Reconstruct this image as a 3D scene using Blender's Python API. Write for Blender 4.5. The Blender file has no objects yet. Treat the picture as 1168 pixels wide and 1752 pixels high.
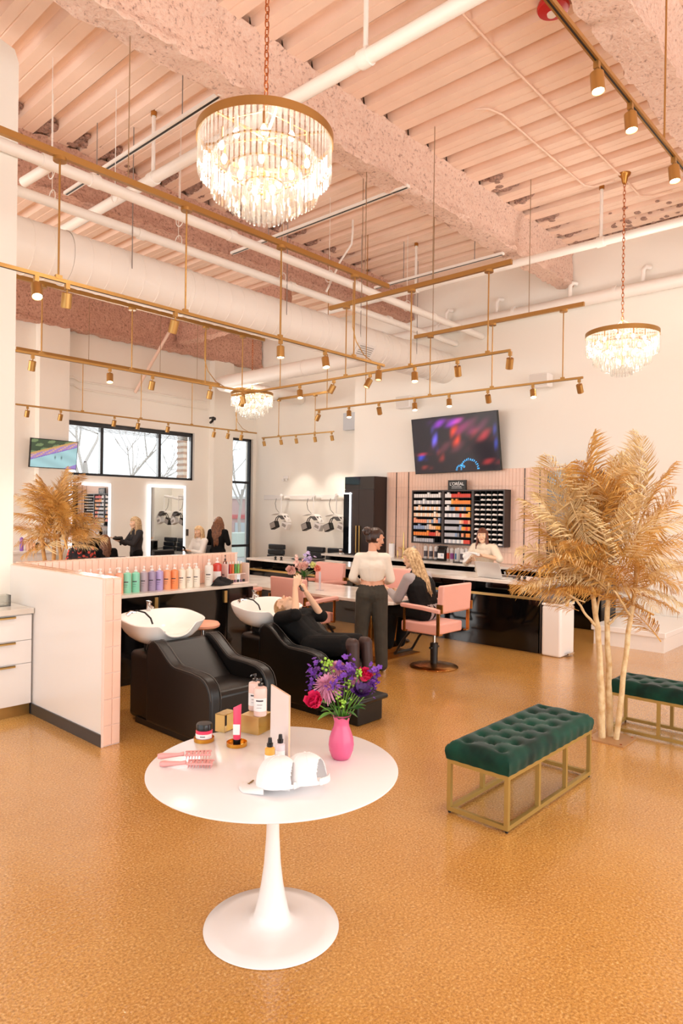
import bpy, bmesh, math, random
import numpy as np
from mathutils import Vector, Matrix, Euler
random.seed(7)
SC = bpy.context.scene
COL = SC.collection

# ------------------------------------------------------------------ camera
H_EYE = 1.87
YAW, PIT, ROL = -0.832607, -0.00357942, -0.0140212
def _cam_axes():
    f = np.array([math.cos(YAW)*math.cos(PIT), math.sin(YAW)*math.cos(PIT), math.sin(PIT)])
    r = np.cross(f, [0, 0, 1]); r /= np.linalg.norm(r); d = np.cross(f, r)
    c, s = math.cos(ROL), math.sin(ROL)
    M = np.array([c*r+s*d, -s*r+c*d, f])
    return M @ np.array([[0, 1, 0], [-1, 0, 0], [0, 0, 1.]])
CM = _cam_axes()
cam_d = bpy.data.cameras.new('camera'); cam = bpy.data.objects.new('camera', cam_d); COL.objects.link(cam)
right, down, fwd = CM
mw = Matrix.Identity(4)
for i in range(3):
    mw[i][0] = right[i]; mw[i][1] = -down[i]; mw[i][2] = -fwd[i]
mw[2][3] = H_EYE
cam.matrix_world = mw
cam_d.sensor_fit = 'VERTICAL'; cam_d.sensor_height = 36.0
cam_d.lens = 36.0*1169.0/1752.0
cam_d.clip_end = 300
SC.camera = cam

# ------------------------------------------------------------------ world, exposure, daylight
SC.view_settings.view_transform = 'Standard'; SC.view_settings.look = 'None'
SC.view_settings.gamma = 1.0; SC.view_settings.use_curve_mapping = False
SC.view_settings.exposure = -0.18
SC.cycles.use_denoising = True
SC.cycles.max_bounces = 10; SC.cycles.diffuse_bounces = 5; SC.cycles.glossy_bounces = 4
SC.cycles.transmission_bounces = 6; SC.cycles.transparent_max_bounces = 14
SC.cycles.caustics_reflective = False; SC.cycles.caustics_refractive = False
SC.cycles.sample_clamp_indirect = 6.0
world = bpy.data.worlds.new('overcast'); SC.world = world; world.use_nodes = True
wn = world.node_tree; wn.nodes.clear()
bg = wn.nodes.new('ShaderNodeBackground'); wo = wn.nodes.new('ShaderNodeOutputWorld')
bg.inputs[0].default_value = (0.94, 0.97, 1.0, 1); bg.inputs[1].default_value = 2.2
wn.links.new(bg.outputs[0], wo.inputs[0])

def area(name, loc, rot, sx, sy, power, col):
    l = bpy.data.lights.new(name, 'AREA'); l.shape = 'RECTANGLE'; l.size = sx; l.size_y = sy
    l.energy = power; l.color = col
    o = bpy.data.objects.new(name, l); COL.objects.link(o); o.location = loc; o.rotation_euler = rot
    return o
DAY = (1.0, 0.98, 0.94)
# daylight entering the storefront glazing behind and to the right of the photographer
area('daylight_front', (-2.9, 3.0, 2.3), (0, math.radians(-90), 0), 4.2, 8.4, 60, DAY)
area('daylight_side', (4.2, -4.4, 2.3), (math.radians(90), 0, 0), 11.5, 4.2, 420, DAY)
area('added_light_left', (-2.9, 10.6, 2.3), (0, math.radians(-90), 0), 4.2, 6.0, 420, DAY)  # added lamp, brightens the far-left zone through an unseen opening
area('daylight_window', (8.4, 14.6, 3.1), (math.radians(-90), 0, 0), 3.2, 1.1, 150, DAY)

def at(px, py, x=None, y=None, z=None, d=None):
    """point of the room seen at a pixel of the 1168x1752 photograph, on the plane given"""
    v = CM.T @ np.array([(px-584.0)/1169.0, (py-876.0)/1169.0, 1.0])
    if x is not None: t = x/v[0]
    elif y is not None: t = y/v[1]
    elif z is not None: t = (z-H_EYE)/v[2]
    else: t = d
    return Vector((t*v[0], t*v[1], H_EYE+t*v[2]))

# ------------------------------------------------------------------ materials
MATS = {}
def srgb(h):
    h = h.lstrip('#'); c = [int(h[i:i+2], 16)/255 for i in (0, 2, 4)]
    return tuple(x/12.92 if x <= .04045 else ((x+.055)/1.055)**2.4 for x in c)
def mat(name, hexc, rough=.5, metal=0, spec=.5, coat=0, emit=None, estr=0, noise=0, nscale=8, bump=0, bscale=60, trans=0, sheen=0, alpha=1, tint=None):
    if name in MATS: return MATS[name]
    m = bpy.data.materials.new(name); m.use_nodes = True; MATS[name] = m
    nt = m.node_tree; b = nt.nodes['Principled BSDF']
    c = srgb(hexc) if isinstance(hexc, str) else hexc
    b.inputs['Base Color'].default_value = (*c, 1); b.inputs['Roughness'].default_value = rough
    b.inputs['Metallic'].default_value = metal; b.inputs['Specular IOR Level'].default_value = spec
    b.inputs['Coat Weight'].default_value = coat; b.inputs['Coat Roughness'].default_value = .08
    b.inputs['Transmission Weight'].default_value = trans; b.inputs['Alpha'].default_value = alpha
    if sheen: b.inputs['Sheen Weight'].default_value = sheen; b.inputs['Sheen Roughness'].default_value = .4
    if emit: b.inputs['Emission Color'].default_value = (*srgb(emit), 1); b.inputs['Emission Strength'].default_value = estr
    if noise or bump:
        tc = nt.nodes.new('ShaderNodeTexCoord')
    if noise:
        n = nt.nodes.new('ShaderNodeTexNoise'); n.inputs['Scale'].default_value = nscale; n.inputs['Detail'].default_value = 5
        nt.links.new(tc.outputs['Object'], n.inputs['Vector'])
        mx = nt.nodes.new('ShaderNodeMix'); mx.data_type = 'RGBA'
        c2 = srgb(tint) if tint else tuple(x*(1-noise) for x in c)
        mx.inputs[6].default_value = (*c, 1); mx.inputs[7].default_value = (*c2, 1)
        rp = nt.nodes.new('ShaderNodeValToRGB'); rp.color_ramp.elements[0].position = .35; rp.color_ramp.elements[1].position = .68
        nt.links.new(n.outputs['Fac'], rp.inputs[0]); nt.links.new(rp.outputs[0], mx.inputs[0])
        nt.links.new(mx.outputs[2], b.inputs['Base Color'])
    if bump:
        n2 = nt.nodes.new('ShaderNodeTexNoise'); n2.inputs['Scale'].default_value = bscale; n2.inputs['Detail'].default_value = 3
        nt.links.new(tc.outputs['Object'], n2.inputs['Vector'])
        bp = nt.nodes.new('ShaderNodeBump'); bp.inputs['Strength'].default_value = bump; bp.inputs['Distance'].default_value = .01
        nt.links.new(n2.outputs['Fac'], bp.inputs['Height']); nt.links.new(bp.outputs[0], b.inputs['Normal'])
    return m
WHITE = mat('wall_paint', '#f4efe6', .55, bump=.04, bscale=40)
WHITE_G = mat('white_lacquer', '#f3efec', .22, spec=.5)
WHITE_T = mat('white_table_enamel', '#f2eff0', .25)
PIPE_W = mat('white_pipe_paint', '#f3ede6', .45)
BLACK_G = mat('black_gloss_panel', '#0b090a', .06, spec=.6)
BLACK = mat('black_satin', '#100e0e', .4)
DARKB = mat('dark_brown_panel', '#2a1d1a', .35)
LEATHER = mat('black_vinyl', '#0c0908', .38, spec=.45, bump=.08, bscale=220)
STITCH = mat('grey_stitching', '#5c5651', .7)
GOLD = mat('brushed_gold', '#c19a5c', .32, metal=1)
BRASS = mat('satin_brass', '#b48a50', .38, metal=.85)
GOLDP = mat('gold_paint', '#b0924f', .38, metal=.45)
BRONZE = mat('polished_bronze', '#b98545', .27, metal=1)
COPPER = mat('copper_metal', '#c47a48', .25, metal=.9)
CHROME = mat('chrome', '#d8d8d8', .12, metal=1)
PINKV = mat('pink_vinyl', '#f0b2a4', .42, noise=.04, nscale=3)
PINKT = mat('pink_glazed_tile', '#f6cfbb', .12, spec=.6, noise=.06, nscale=4, bump=.2, bscale=14)
PINKT2 = mat('pink_splashback_tile', '#f9d3bd', .3, spec=.4, noise=.05, nscale=4)
GROUT = mat('pale_pink_grout', '#f1d9cc', .8)
PINKP = mat('pink_ceiling_paint', '#f6d9c6', .7, noise=.05, nscale=3)
MARBLE = mat('white_marble', '#f4f0ea', .14, noise=.10, nscale=3, tint='#dcd3c8')
LED = mat('led_strip', '#ffffff', .5, emit='#eef6ff', estr=1.6)
LAMP_ON = mat('lamp_face_lit', '#ffffff', .5, emit='#ffe6c0', estr=30)
LAMP_DIM = mat('lamp_face_side', '#fff2d8', .3, emit='#ffdca8', estr=1.2)
BULB = mat('glowing_bulb', '#ffffff', .5, emit='#fff0da', estr=26)
PORC = mat('white_porcelain', '#f6f3ef', .08, spec=.6)
MIRROR = mat('mirror_silver', '#e6e8e8', .02, metal=1)
VELVET = mat('green_velvet', '#0a4334', .7, spec=.2, sheen=.18, noise=.35, nscale=6, tint='#04241c')
GREY = mat('dark_grey_plastic', '#3a3a3c', .4)
SKIN = mat('skin', '#dca588', .5, noise=.05, nscale=12)

def floor_mat():
    m = bpy.data.materials.new('sealed_speckled_floor'); m.use_nodes = True; nt = m.node_tree; N = nt.nodes; L = nt.links
    b = N['Principled BSDF']; tc = N.new('ShaderNodeTexCoord')
    def noise(s, d=4, r=.6):
        n = N.new('ShaderNodeTexNoise'); n.inputs['Scale'].default_value = s; n.inputs['Detail'].default_value = d
        n.inputs['Roughness'].default_value = r; L.new(tc.outputs['Object'], n.inputs['Vector']); return n
    def ramp(src, stops):
        r = N.new('ShaderNodeValToRGB'); cr = r.color_ramp
        while len(cr.elements) < len(stops): cr.elements.new(.5)
        for e, (p, c) in zip(cr.elements, stops): e.position = p; e.color = (*srgb(c), 1)
        L.new(src, r.inputs[0]); return r
    def mix(a, b_, f, mode='MIX'):
        x = N.new('ShaderNodeMix'); x.data_type = 'RGBA'; x.blend_type = mode
        if isinstance(f, float): x.inputs[0].default_value = f
        else: L.new(f, x.inputs[0])
        L.new(a, x.inputs[6]); L.new(b_, x.inputs[7]); return x.outputs[2]
    big = ramp(noise(.9, 6, .65).outputs['Fac'], [(.3, '#b8803c'), (.5, '#cc9448'), (.62, '#d6a158'), (.8, '#bd884c')])
    fine = ramp(noise(85, 3, .65).outputs['Fac'], [(.32, '#80552a'), (.46, '#c08846'), (.58, '#dba75c'), (.70, '#f4d79a')])
    col = mix(big.outputs[0], fine.outputs[0], .6)
    dark = ramp(noise(120, 2, .7).outputs['Fac'], [(.30, '#6d4522'), (.40, '#ffffff')])
    col = mix(col, dark.outputs[0], .45, 'MULTIPLY')
    L.new(col, b.inputs['Base Color'])
    b.inputs['Roughness'].default_value = .13; b.inputs['Specular IOR Level'].default_value = .55; b.inputs['Coat Weight'].default_value = .5; b.inputs['Coat Roughness'].default_value = .13
    v = N.new('ShaderNodeTexVoronoi'); v.inputs['Scale'].default_value = 60; L.new(tc.outputs['Object'], v.inputs['Vector'])
    n2 = noise(48, 3)
    ad = N.new('ShaderNodeMath'); ad.operation = 'ADD'; L.new(v.outputs['Distance'], ad.inputs[0]); L.new(n2.outputs['Fac'], ad.inputs[1])
    bp = N.new('ShaderNodeBump'); bp.inputs['Strength'].default_value = .42; bp.inputs['Distance'].default_value = .005
    L.new(ad.outputs[0], bp.inputs['Height']); L.new(bp.outputs[0], b.inputs['Normal'])
    return m
def spray_mat(name, base, lo, hi, sc=26):
    m = bpy.data.materials.new(name); m.use_nodes = True; nt = m.node_tree; N = nt.nodes; L = nt.links
    b = N['Principled BSDF']; tc = N.new('ShaderNodeTexCoord'); b.inputs['Roughness'].default_value = .9
    n = N.new('ShaderNodeTexNoise'); n.inputs['Scale'].default_value = sc; n.inputs['Detail'].default_value = 5; n.inputs['Roughness'].default_value = .7
    L.new(tc.outputs['Object'], n.inputs['Vector'])
    r = N.new('ShaderNodeValToRGB'); cr = r.color_ramp; cr.elements.new(.5)
    for e, (p, c) in zip(cr.elements, [(.32, lo), (.44, base), (.7, hi)]): e.position = p; e.color = (*srgb(c), 1)
    L.new(n.outputs['Fac'], r.inputs[0]); L.new(r.outputs[0], b.inputs['Base Color'])
    bp = N.new('ShaderNodeBump'); bp.inputs['Strength'].default_value = .9; bp.inputs['Distance'].default_value = .03
    L.new(n.outputs['Fac'], bp.inputs['Height']); L.new(bp.outputs[0], b.inputs['Normal'])
    return m
FLOORM = floor_mat()
SPRAY2 = spray_mat('sprayed_fireproofing_brown', '#cf9f8b', '#84604f', '#e6bba7')  # darker brown variant of the sprayed coat
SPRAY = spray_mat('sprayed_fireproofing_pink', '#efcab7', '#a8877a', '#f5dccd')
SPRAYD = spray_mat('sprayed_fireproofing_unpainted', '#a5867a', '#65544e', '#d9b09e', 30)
def glass_mat(name, col, tr=.9, rough=.0, gl=.12):
    m = bpy.data.materials.new(name); m.use_nodes = True; nt = m.node_tree; N = nt.nodes; L = nt.links; N.clear()
    t = N.new('ShaderNodeBsdfTransparent'); t.inputs[0].default_value = (*col, 1)
    g = N.new('ShaderNodeBsdfGlossy'); g.inputs['Roughness'].default_value = rough
    f = N.new('ShaderNodeFresnel'); f.inputs[0].default_value = 1.5
    mx = N.new('ShaderNodeMixShader'); ad = N.new('ShaderNodeMath'); ad.operation = 'ADD'; ad.inputs[1].default_value = gl
    o = N.new('ShaderNodeOutputMaterial')
    L.new(f.outputs[0], ad.inputs[0]); L.new(ad.outputs[0], mx.inputs[0]); L.new(t.outputs[0], mx.inputs[1]); L.new(g.outputs[0], mx.inputs[2]); L.new(mx.outputs[0], o.inputs[0])
    return m
GLASS = glass_mat('clear_window_glass', (.96, .98, .99), gl=0.0)
ACRYL = glass_mat('clear_acrylic', (.93, .94, .93), gl=.03)
def crystal_mat():
    m = bpy.data.materials.new('cut_crystal'); m.use_nodes = True; nt = m.node_tree; N = nt.nodes; L = nt.links; N.clear()
    t = N.new('ShaderNodeBsdfTransparent'); t.inputs[0].default_value = (.93, .92, .90, 1)
    g = N.new('ShaderNodeBsdfGlossy'); g.inputs['Roughness'].default_value = .06
    tr = N.new('ShaderNodeBsdfTranslucent'); tr.inputs[0].default_value = (.95, .93, .9, 1)
    df = N.new('ShaderNodeBsdfDiffuse'); df.inputs[0].default_value = (.9, .88, .85, 1)
    a = N.new('ShaderNodeMixShader'); b = N.new('ShaderNodeMixShader'); c = N.new('ShaderNodeMixShader'); o = N.new('ShaderNodeOutputMaterial')
    a.inputs[0].default_value = .20; b.inputs[0].default_value = .13; c.inputs[0].default_value = .35
    L.new(t.outputs[0], a.inputs[1]); L.new(g.outputs[0], a.inputs[2])
    L.new(tr.outputs[0], c.inputs[1]); L.new(df.outputs[0], c.inputs[2])
    L.new(a.outputs[0], b.inputs[1]); L.new(c.outputs[0], b.inputs[2]); L.new(b.outputs[0], o.inputs[0])
    return m
CRYSTAL = crystal_mat()

# ------------------------------------------------------------------ mesh helpers
class MB:
    def __init__(s): s.v = []; s.f = []; s.mi = []; s.T = None; s.cur = 0
    def add(s, vs, fs):
        o = len(s.v)
        if s.T is not None: vs = [tuple(s.T @ Vector(v)) for v in vs]
        s.v += [tuple(v) for v in vs]; s.f += [tuple(i+o for i in f) for f in fs]; s.mi += [s.cur]*len(fs); return s
    def bb(s, x0, x1, y0, y1, z0, z1):
        if x0 > x1: x0, x1 = x1, x0
        if y0 > y1: y0, y1 = y1, y0
        if z0 > z1: z0, z1 = z1, z0
        return s.add([(x0,y0,z0),(x1,y0,z0),(x1,y1,z0),(x0,y1,z0),(x0,y0,z1),(x1,y0,z1),(x1,y1,z1),(x0,y1,z1)],
                     [(0,3,2,1),(4,5,6,7),(0,1,5,4),(1,2,6,5),(2,3,7,6),(3,0,4,7)])
    def box(s, c, d, R=None):
        x, y, z = d[0]/2, d[1]/2, d[2]/2; c = Vector(c)
        vs = [Vector(p) for p in [(-x,-y,-z),(x,-y,-z),(x,y,-z),(-x,y,-z),(-x,-y,z),(x,-y,z),(x,y,z),(-x,y,z)]]
        if R is not None: vs = [R @ v for v in vs]
        return s.add([v+c for v in vs], [(0,3,2,1),(4,5,6,7),(0,1,5,4),(1,2,6,5),(2,3,7,6),(3,0,4,7)])
    def lathe(s, prof, c=(0,0,0), n=24, R=None, cap=True, arc=None):
        c = Vector(c); vs = []; fs = []; m = len(prof)
        for i in range(n):
            a = 2*math.pi*i/n
            for r, z in prof:
                p = Vector((r*math.cos(a), r*math.sin(a), z)); vs.append((R @ p if R is not None else p)+c)
        for i in range(n):
            j = (i+1) % n
            for k in range(m-1): fs.append((i*m+k, j*m+k, j*m+k+1, i*m+k+1))
        if cap:
            if prof[0][0] > 1e-6: fs.append(tuple(i*m for i in reversed(range(n))))
            if prof[-1][0] > 1e-6: fs.append(tuple(i*m+m-1 for i in range(n)))
        return s.add(vs, fs)
    def cyl(s, p0, p1, r0, r1=None, n=12, cap=True):
        p0 = Vector(p0); p1 = Vector(p1); d = p1-p0; L = d.length
        if L < 1e-7: return s
        q = d.to_track_quat('Z', 'Y').to_matrix()
        return s.lathe([(r0, 0), (r0 if r1 is None else r1, L)], p0, n, q, cap)
    def tube(s, pts, r, n=8, cap=True):
        pts = [Vector(p) for p in pts]; m = len(pts); vs = []; fs = []
        rs = r if isinstance(r, (list, tuple)) else [r]*m
        up = None
        for i, p in enumerate(pts):
            t = (pts[min(i+1, m-1)]-pts[max(i-1, 0)]).normalized()
            if up is None:
                up = Vector((0,0,1)) if abs(t.z) < .9 else Vector((1,0,0))
            a = t.cross(up).normalized(); up = a.cross(t).normalized()
            for k in range(n):
                th = 2*math.pi*k/n; vs.append(p+(a*math.cos(th)+up*math.sin(th))*rs[i])
        for i in range(m-1):
            for k in range(n):
                l = (k+1) % n; fs.append((i*n+k, i*n+l, (i+1)*n+l, (i+1)*n+k))
        if cap: fs.append(tuple(reversed(range(n)))); fs.append(tuple((m-1)*n+k for k in range(n)))
        return s.add(vs, fs)
    def sph(s, c, r, n=12, sc=(1,1,1), R=None):
        prof = [(math.cos(math.pi*(k/(n//2)-.5))*1, math.sin(math.pi*(k/(n//2)-.5))) for k in range(n//2+1)]
        c = Vector(c); vs = []; fs = []; m = len(prof)
        vs.append(Vector((0,0,-1))); 
        for k in range(1, m-1):
            for i in range(n): a = 2*math.pi*i/n; vs.append(Vector((prof[k][0]*math.cos(a), prof[k][0]*math.sin(a), prof[k][1])))
        vs.append(Vector((0,0,1))); last = len(vs)-1
        for i in range(n):
            j = (i+1) % n; fs.append((0, 1+j, 1+i)); fs.append((last, 1+(m-3)*n+i, 1+(m-3)*n+j))
            for k in range(m-3): fs.append((1+k*n+i, 1+k*n+j, 1+(k+1)*n+j, 1+(k+1)*n+i))
        out = []
        for v in vs:
            v = Vector((v.x*r*sc[0], v.y*r*sc[1], v.z*r*sc[2])); out.append((R @ v if R is not None else v)+c)
        return s.add(out, fs)
    def prism(s, poly, axis, a0, a1):
        """poly: 2-D points; axis 'x': poly is (y,z); 'y': (x,z); 'z': (x,y)"""
        n = len(poly); vs = []
        for a in (a0, a1):
            for p, q in poly: vs.append({'x': (a,p,q), 'y': (p,a,q), 'z': (p,q,a)}[axis])
        fs = [tuple(range(n)), tuple(reversed(range(n, 2*n)))]
        for i in range(n): j = (i+1) % n; fs.append((i, i+n, j+n, j))
        return s.add(vs, fs)
def link(name, mb, m, parent=None, smooth=40, bevel=0, bseg=2, sub=0, loc=None, rz=0, fixn=True):
    me = bpy.data.meshes.new(name); me.from_pydata(mb.v, [], mb.f)
    ms = m if isinstance(m, (list, tuple)) else [m]
    for x in ms: me.materials.append(x)
    if len(ms) > 1: me.polygons.foreach_set('material_index', mb.mi)
    if fixn:
        b = bmesh.new(); b.from_mesh(me); bmesh.ops.recalc_face_normals(b, faces=b.faces); b.to_mesh(me); b.free()
    if smooth:
        me.polygons.foreach_set('use_smooth', [True]*len(me.polygons)); me.set_sharp_from_angle(angle=math.radians(smooth))
    me.update()
    o = bpy.data.objects.new(name, me); COL.objects.link(o)
    if parent is not None: o.parent = parent
    if loc is not None: o.location = loc
    if rz: o.rotation_euler = (0, 0, rz)
    if bevel:
        bv = o.modifiers.new('b', 'BEVEL'); bv.width = bevel; bv.segments = bseg; bv.limit_method = 'ANGLE'; bv.angle_limit = math.radians(35)
    if sub:
        sb = o.modifiers.new('s', 'SUBSURF'); sb.levels = sub; sb.render_levels = sub
    return o
def tag(o, label=None, cat=None, group=None, kind=None):
    if label: o['label'] = label
    if cat: o['category'] = cat
    if group: o['group'] = group
    if kind: o['kind'] = kind
    return o
def thing(name, label, cat, loc=(0,0,0), rz=0, group=None):
    o = bpy.data.objects.new(name, None); COL.objects.link(o); o.empty_display_size = .1
    o.location = loc; o.rotation_euler = (0, 0, rz)
    return tag(o, label, cat, group)
def struct(name, mb, m, label=None, **k):
    o = link(name, mb, m, **k); return tag(o, label, None, None, 'structure')
def kids(o): return [c for c in bpy.data.objects if c.parent == o]
def copy_tree(o, loc, rz=0, label=None, group=None):
    ch = {}
    def cp(a, par):
        c = a.copy(); COL.objects.link(c); c.parent = par
        for b in TREE.get(a.name, []): cp(b, c)
        return c
    TREE = {}
    for b in bpy.data.objects:
        if b.parent: TREE.setdefault(b.parent.name, []).append(b)
    r = cp(o, None); r.location = loc; r.rotation_euler = (0, 0, rz)
    return tag(r, label, None, group)
def reuse(o, name, parent, loc, rot=None):
    """another object sharing o's mesh"""
    c = bpy.data.objects.new(name, o.data); COL.objects.link(c); c.parent = parent; c.location = loc
    if rot is not None: c.rotation_euler = rot
    for m in o.modifiers:
        if m.type == 'BEVEL':
            b = c.modifiers.new('b', 'BEVEL'); b.width = m.width; b.segments = m.segments; b.limit_method = 'ANGLE'; b.angle_limit = m.angle_limit
    return c
def txt(name, s, size, m, parent, loc, R, depth=.001, bold=0, align='CENTER'):
    cu = bpy.data.curves.new(name, 'FONT'); cu.body = s; cu.size = size; cu.extrude = depth; cu.align_x = align; cu.align_y = 'CENTER'; cu.offset = bold
    t = bpy.data.objects.new(name+'_tmp', cu); COL.objects.link(t)
    dg = bpy.context.evaluated_depsgraph_get(); me = bpy.data.meshes.new_from_object(t.evaluated_get(dg)); bpy.data.objects.remove(t)
    me.materials.clear(); me.materials.append(m)
    o = bpy.data.objects.new(name, me); COL.objects.link(o); o.parent = parent; o.location = loc; o.rotation_euler = R
    return o
def glow(name, parent, loc, kind='POINT', power=10, size=.05, col=(1, .90, .78), spot=None, rot=None):
    l = bpy.data.lights.new(name, kind); l.energy = power; l.color = col; l.shadow_soft_size = size
    if spot: l.spot_size = spot; l.spot_blend = .6
    o = bpy.data.objects.new(name, l); COL.objects.link(o); o.parent = parent; o.location = loc
    if rot is not None: o.rotation_euler = rot
    return o
R90 = math.pi/2
# ================================================================== STRUCTURE
DECK = 6.36
mb = MB(); mb.bb(-2.7, 12.3, -4.3, 14.2, -.1, 0); struct('floor', mb, FLOORM, 'glossy speckled amber floor')
# ceiling: ribbed steel deck, ribs along Y, laid as separate sheets
ceil_mb = MB(); ceil_mb.bb(-2.7, 12.4, -4.3, 14.3, DECK+.12, DECK+.2)
ceil_o = struct('ceiling', ceil_mb, PINKP, 'pink painted ribbed metal ceiling')
PITCH = .41
def deck_sheet(nr, ylen):
    m = MB(); prof = []
    for k in range(nr):
        x = k*PITCH
        prof += [(x, .0), (x+.02, .11), (x+.15, .11), (x+.17, .0), (x+.275, 0), (x+.285, .012), (x+.295, 0)]
    prof.append((nr*PITCH, 0))
    n = len(prof); vs = [(x, 0, z) for x, z in prof]+[(x, ylen, z) for x, z in prof]
    m.add(vs, [(i, i+1, i+1+n, i+n) for i in range(n-1)]); return m
proto = None
x = -2.6; i = 0
while x < 12.2:
    for (y0, yl) in ((-4.2, 5.7), (1.62, 3.38), (5.02, 3.38), (8.42, 5.7)):
        key = 'deck_%s' % yl
        if key not in MATS:
            o = link('deck_sheet', deck_sheet(3, yl), PINKP, ceil_o, smooth=0, loc=(x, y0, DECK), fixn=False); MATS[key] = o
        else: reuse(MATS[key], 'deck_sheet', ceil_o, (x, y0, DECK))
    x += 3*PITCH+.004
# walls
def struct_boxes(name, boxes, m, label, **k):
    b = MB()
    for q in boxes: b.bb(*q)
    return struct(name, b, m, label, smooth=0, **k)
WZ = 6.5
poly = [(-2.7, 0), (2.70, 0), (2.70, 6.05), (2.66, 6.16), (2.5, 6.2), (-2.7, 6.2)]
b = MB(); b.prism(poly, 'y', 6.66, 6.82); struct('wall_left', b, WHITE, 'white wall at the left edge', smooth=0)
struct_boxes('wall_back', [(11.35, 11.6, -4.3, 9.97, 0, WZ), (11.6, 11.95, 9.9, 9.97, 0, WZ)], WHITE, 'tall white wall behind the service counters')
struct_boxes('wall_alcove', [(11.95, 12.2, 9.97, 14.3, 0, WZ)], WHITE, 'white wall behind the hood dryers')
W1 = (6.73, 9.99, 2.53, 3.69); W2 = (11.12, 11.86, 0.05, 3.70)
struct_boxes('wall_window', [(-2.7, W1[0], 14, 14.3, 0, WZ), (W1[0], W1[1], 14, 14.3, 0, W1[2]), (W1[0], W1[1], 14, 14.3, W1[3], WZ),
    (W1[1], W2[0], 14, 14.3, 0, WZ), (W2[0], W2[1], 14, 14.3, W2[3], WZ), (W2[1], 12.2, 14, 14.3, 0, WZ), (W2[0], W2[1], 14, 14.3, -.1, .05)], WHITE, 'white far wall with high windows')
# side and front walls with storefront openings, outside the frame; the far-left opening is added for light
struct_boxes('wall_right', [(-2.7, -1.6, -4.3, -4.1, 0, WZ), (10, 11.4, -4.3, -4.1, 0, WZ), (-1.6, 10, -4.3, -4.1, 4.4, WZ), (-1.6, 10, -4.3, -4.1, 0, .15)]+
    [(x, x+.1, -4.3, -4.1, .15, 4.4) for x in (1.2, 4.1, 7)], WHITE, 'storefront wall on the right')
struct_boxes('wall_front', [(-2.7, -2.5, -4.3, -1.2, 0, WZ), (-2.7, -2.5, 6.0, 7.4, 0, WZ), (-2.7, -2.5, 13.7, 14.3, 0, WZ), (-2.7, -2.5, -1.2, 6.0, 4.4, WZ), (-2.7, -2.5, -1.2, 6.0, 0, .15), (-2.7, -2.5, 7.4, 13.7, 4.4, WZ), (-2.7, -2.5, 7.4, 13.7, 0, .15)]+
    [(-2.7, -2.5, y, y+.1, .15, 4.4) for y in (1.1, 3.6, 9.5, 11.6)], WHITE, 'storefront wall behind the photographer')
# pilasters and baseboards
struct_boxes('trim_1', [(6.08, 6.70, 13.8, 14, 0, 5.78)], WHITE, 'white pilaster left of the high window')
struct_boxes('trim_2', [(10.42, 11.02, 13.8, 14, 0, 5.78)], WHITE, 'white pilaster right of the high window')
struct_boxes('baseboard_back', [(11.335, 11.35, -4.1, 4.3, 0, .1)], WHITE_G, 'white baseboard')
struct_boxes('trim_3', [(11.83, 11.95, 10.0, 10.75, 3.72, 4.12)], mat('grey_band', '#c9ccd2', .6), 'grey panel high above the dryers')  # grey band on the dryer wall, built as a slightly proud box
# window frames with panes
FR = mat('charcoal_frame', '#23252b', .4)
def window(n, X0, X1, Z0, Z1, vm, hm, label):
    t = tag(thing('window_%d' % n, label, None, (X0, 14.08, Z0)), kind='structure')
    w, h = X1-X0, Z1-Z0; f = .055
    m = MB(); m.bb(0, w, 0, .09, 0, f).bb(0, w, 0, .09, h-f, h).bb(0, f, 0, .09, 0, h).bb(w-f, w, 0, .09, 0, h)
    link('window_frame', m, FR, t, smooth=0)
    xs = [f]+[v-X0 for v in vm]+[w-f]; zs = [f]+[v-Z0 for v in hm]+[h-f]
    for v in vm: m = MB(); m.bb(v-X0-.035, v-X0+.035, -.01, .09, f, h-f); link('mullion', m, FR, t, smooth=0)
    for v in hm: m = MB(); m.bb(f, w-f, 0, .08, v-Z0-.03, v-Z0+.03); link('transom', m, FR, t, smooth=0)
    for i in range(len(xs)-1):
        for j in range(len(zs)-1):
            m = MB(); m.bb(xs[i], xs[i+1], .04, .046, zs[j], zs[j+1]); link('pane', m, GLASS, t, smooth=0)
    return t
w1 = window(1, *W1, [at(177, 775, y=14)[0], at(276, 775, y=14)[0]], [], 'high black framed window with three panes')
m = MB()
for k in range(5): m.bb(.06, W1[1]-W1[0]-.06, -.02, .02, 1.06-k*.022, 1.07-k*.022)
m.bb(.06, W1[1]-W1[0]-.06, -.03, .03, 1.065, 1.11); link('blind', m, FR, w1, smooth=0)
window(2, *W2, [], [at(412, 825, y=14)[2], at(412, 934, y=14)[2]], 'tall narrow black framed window in the far corner')
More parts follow.
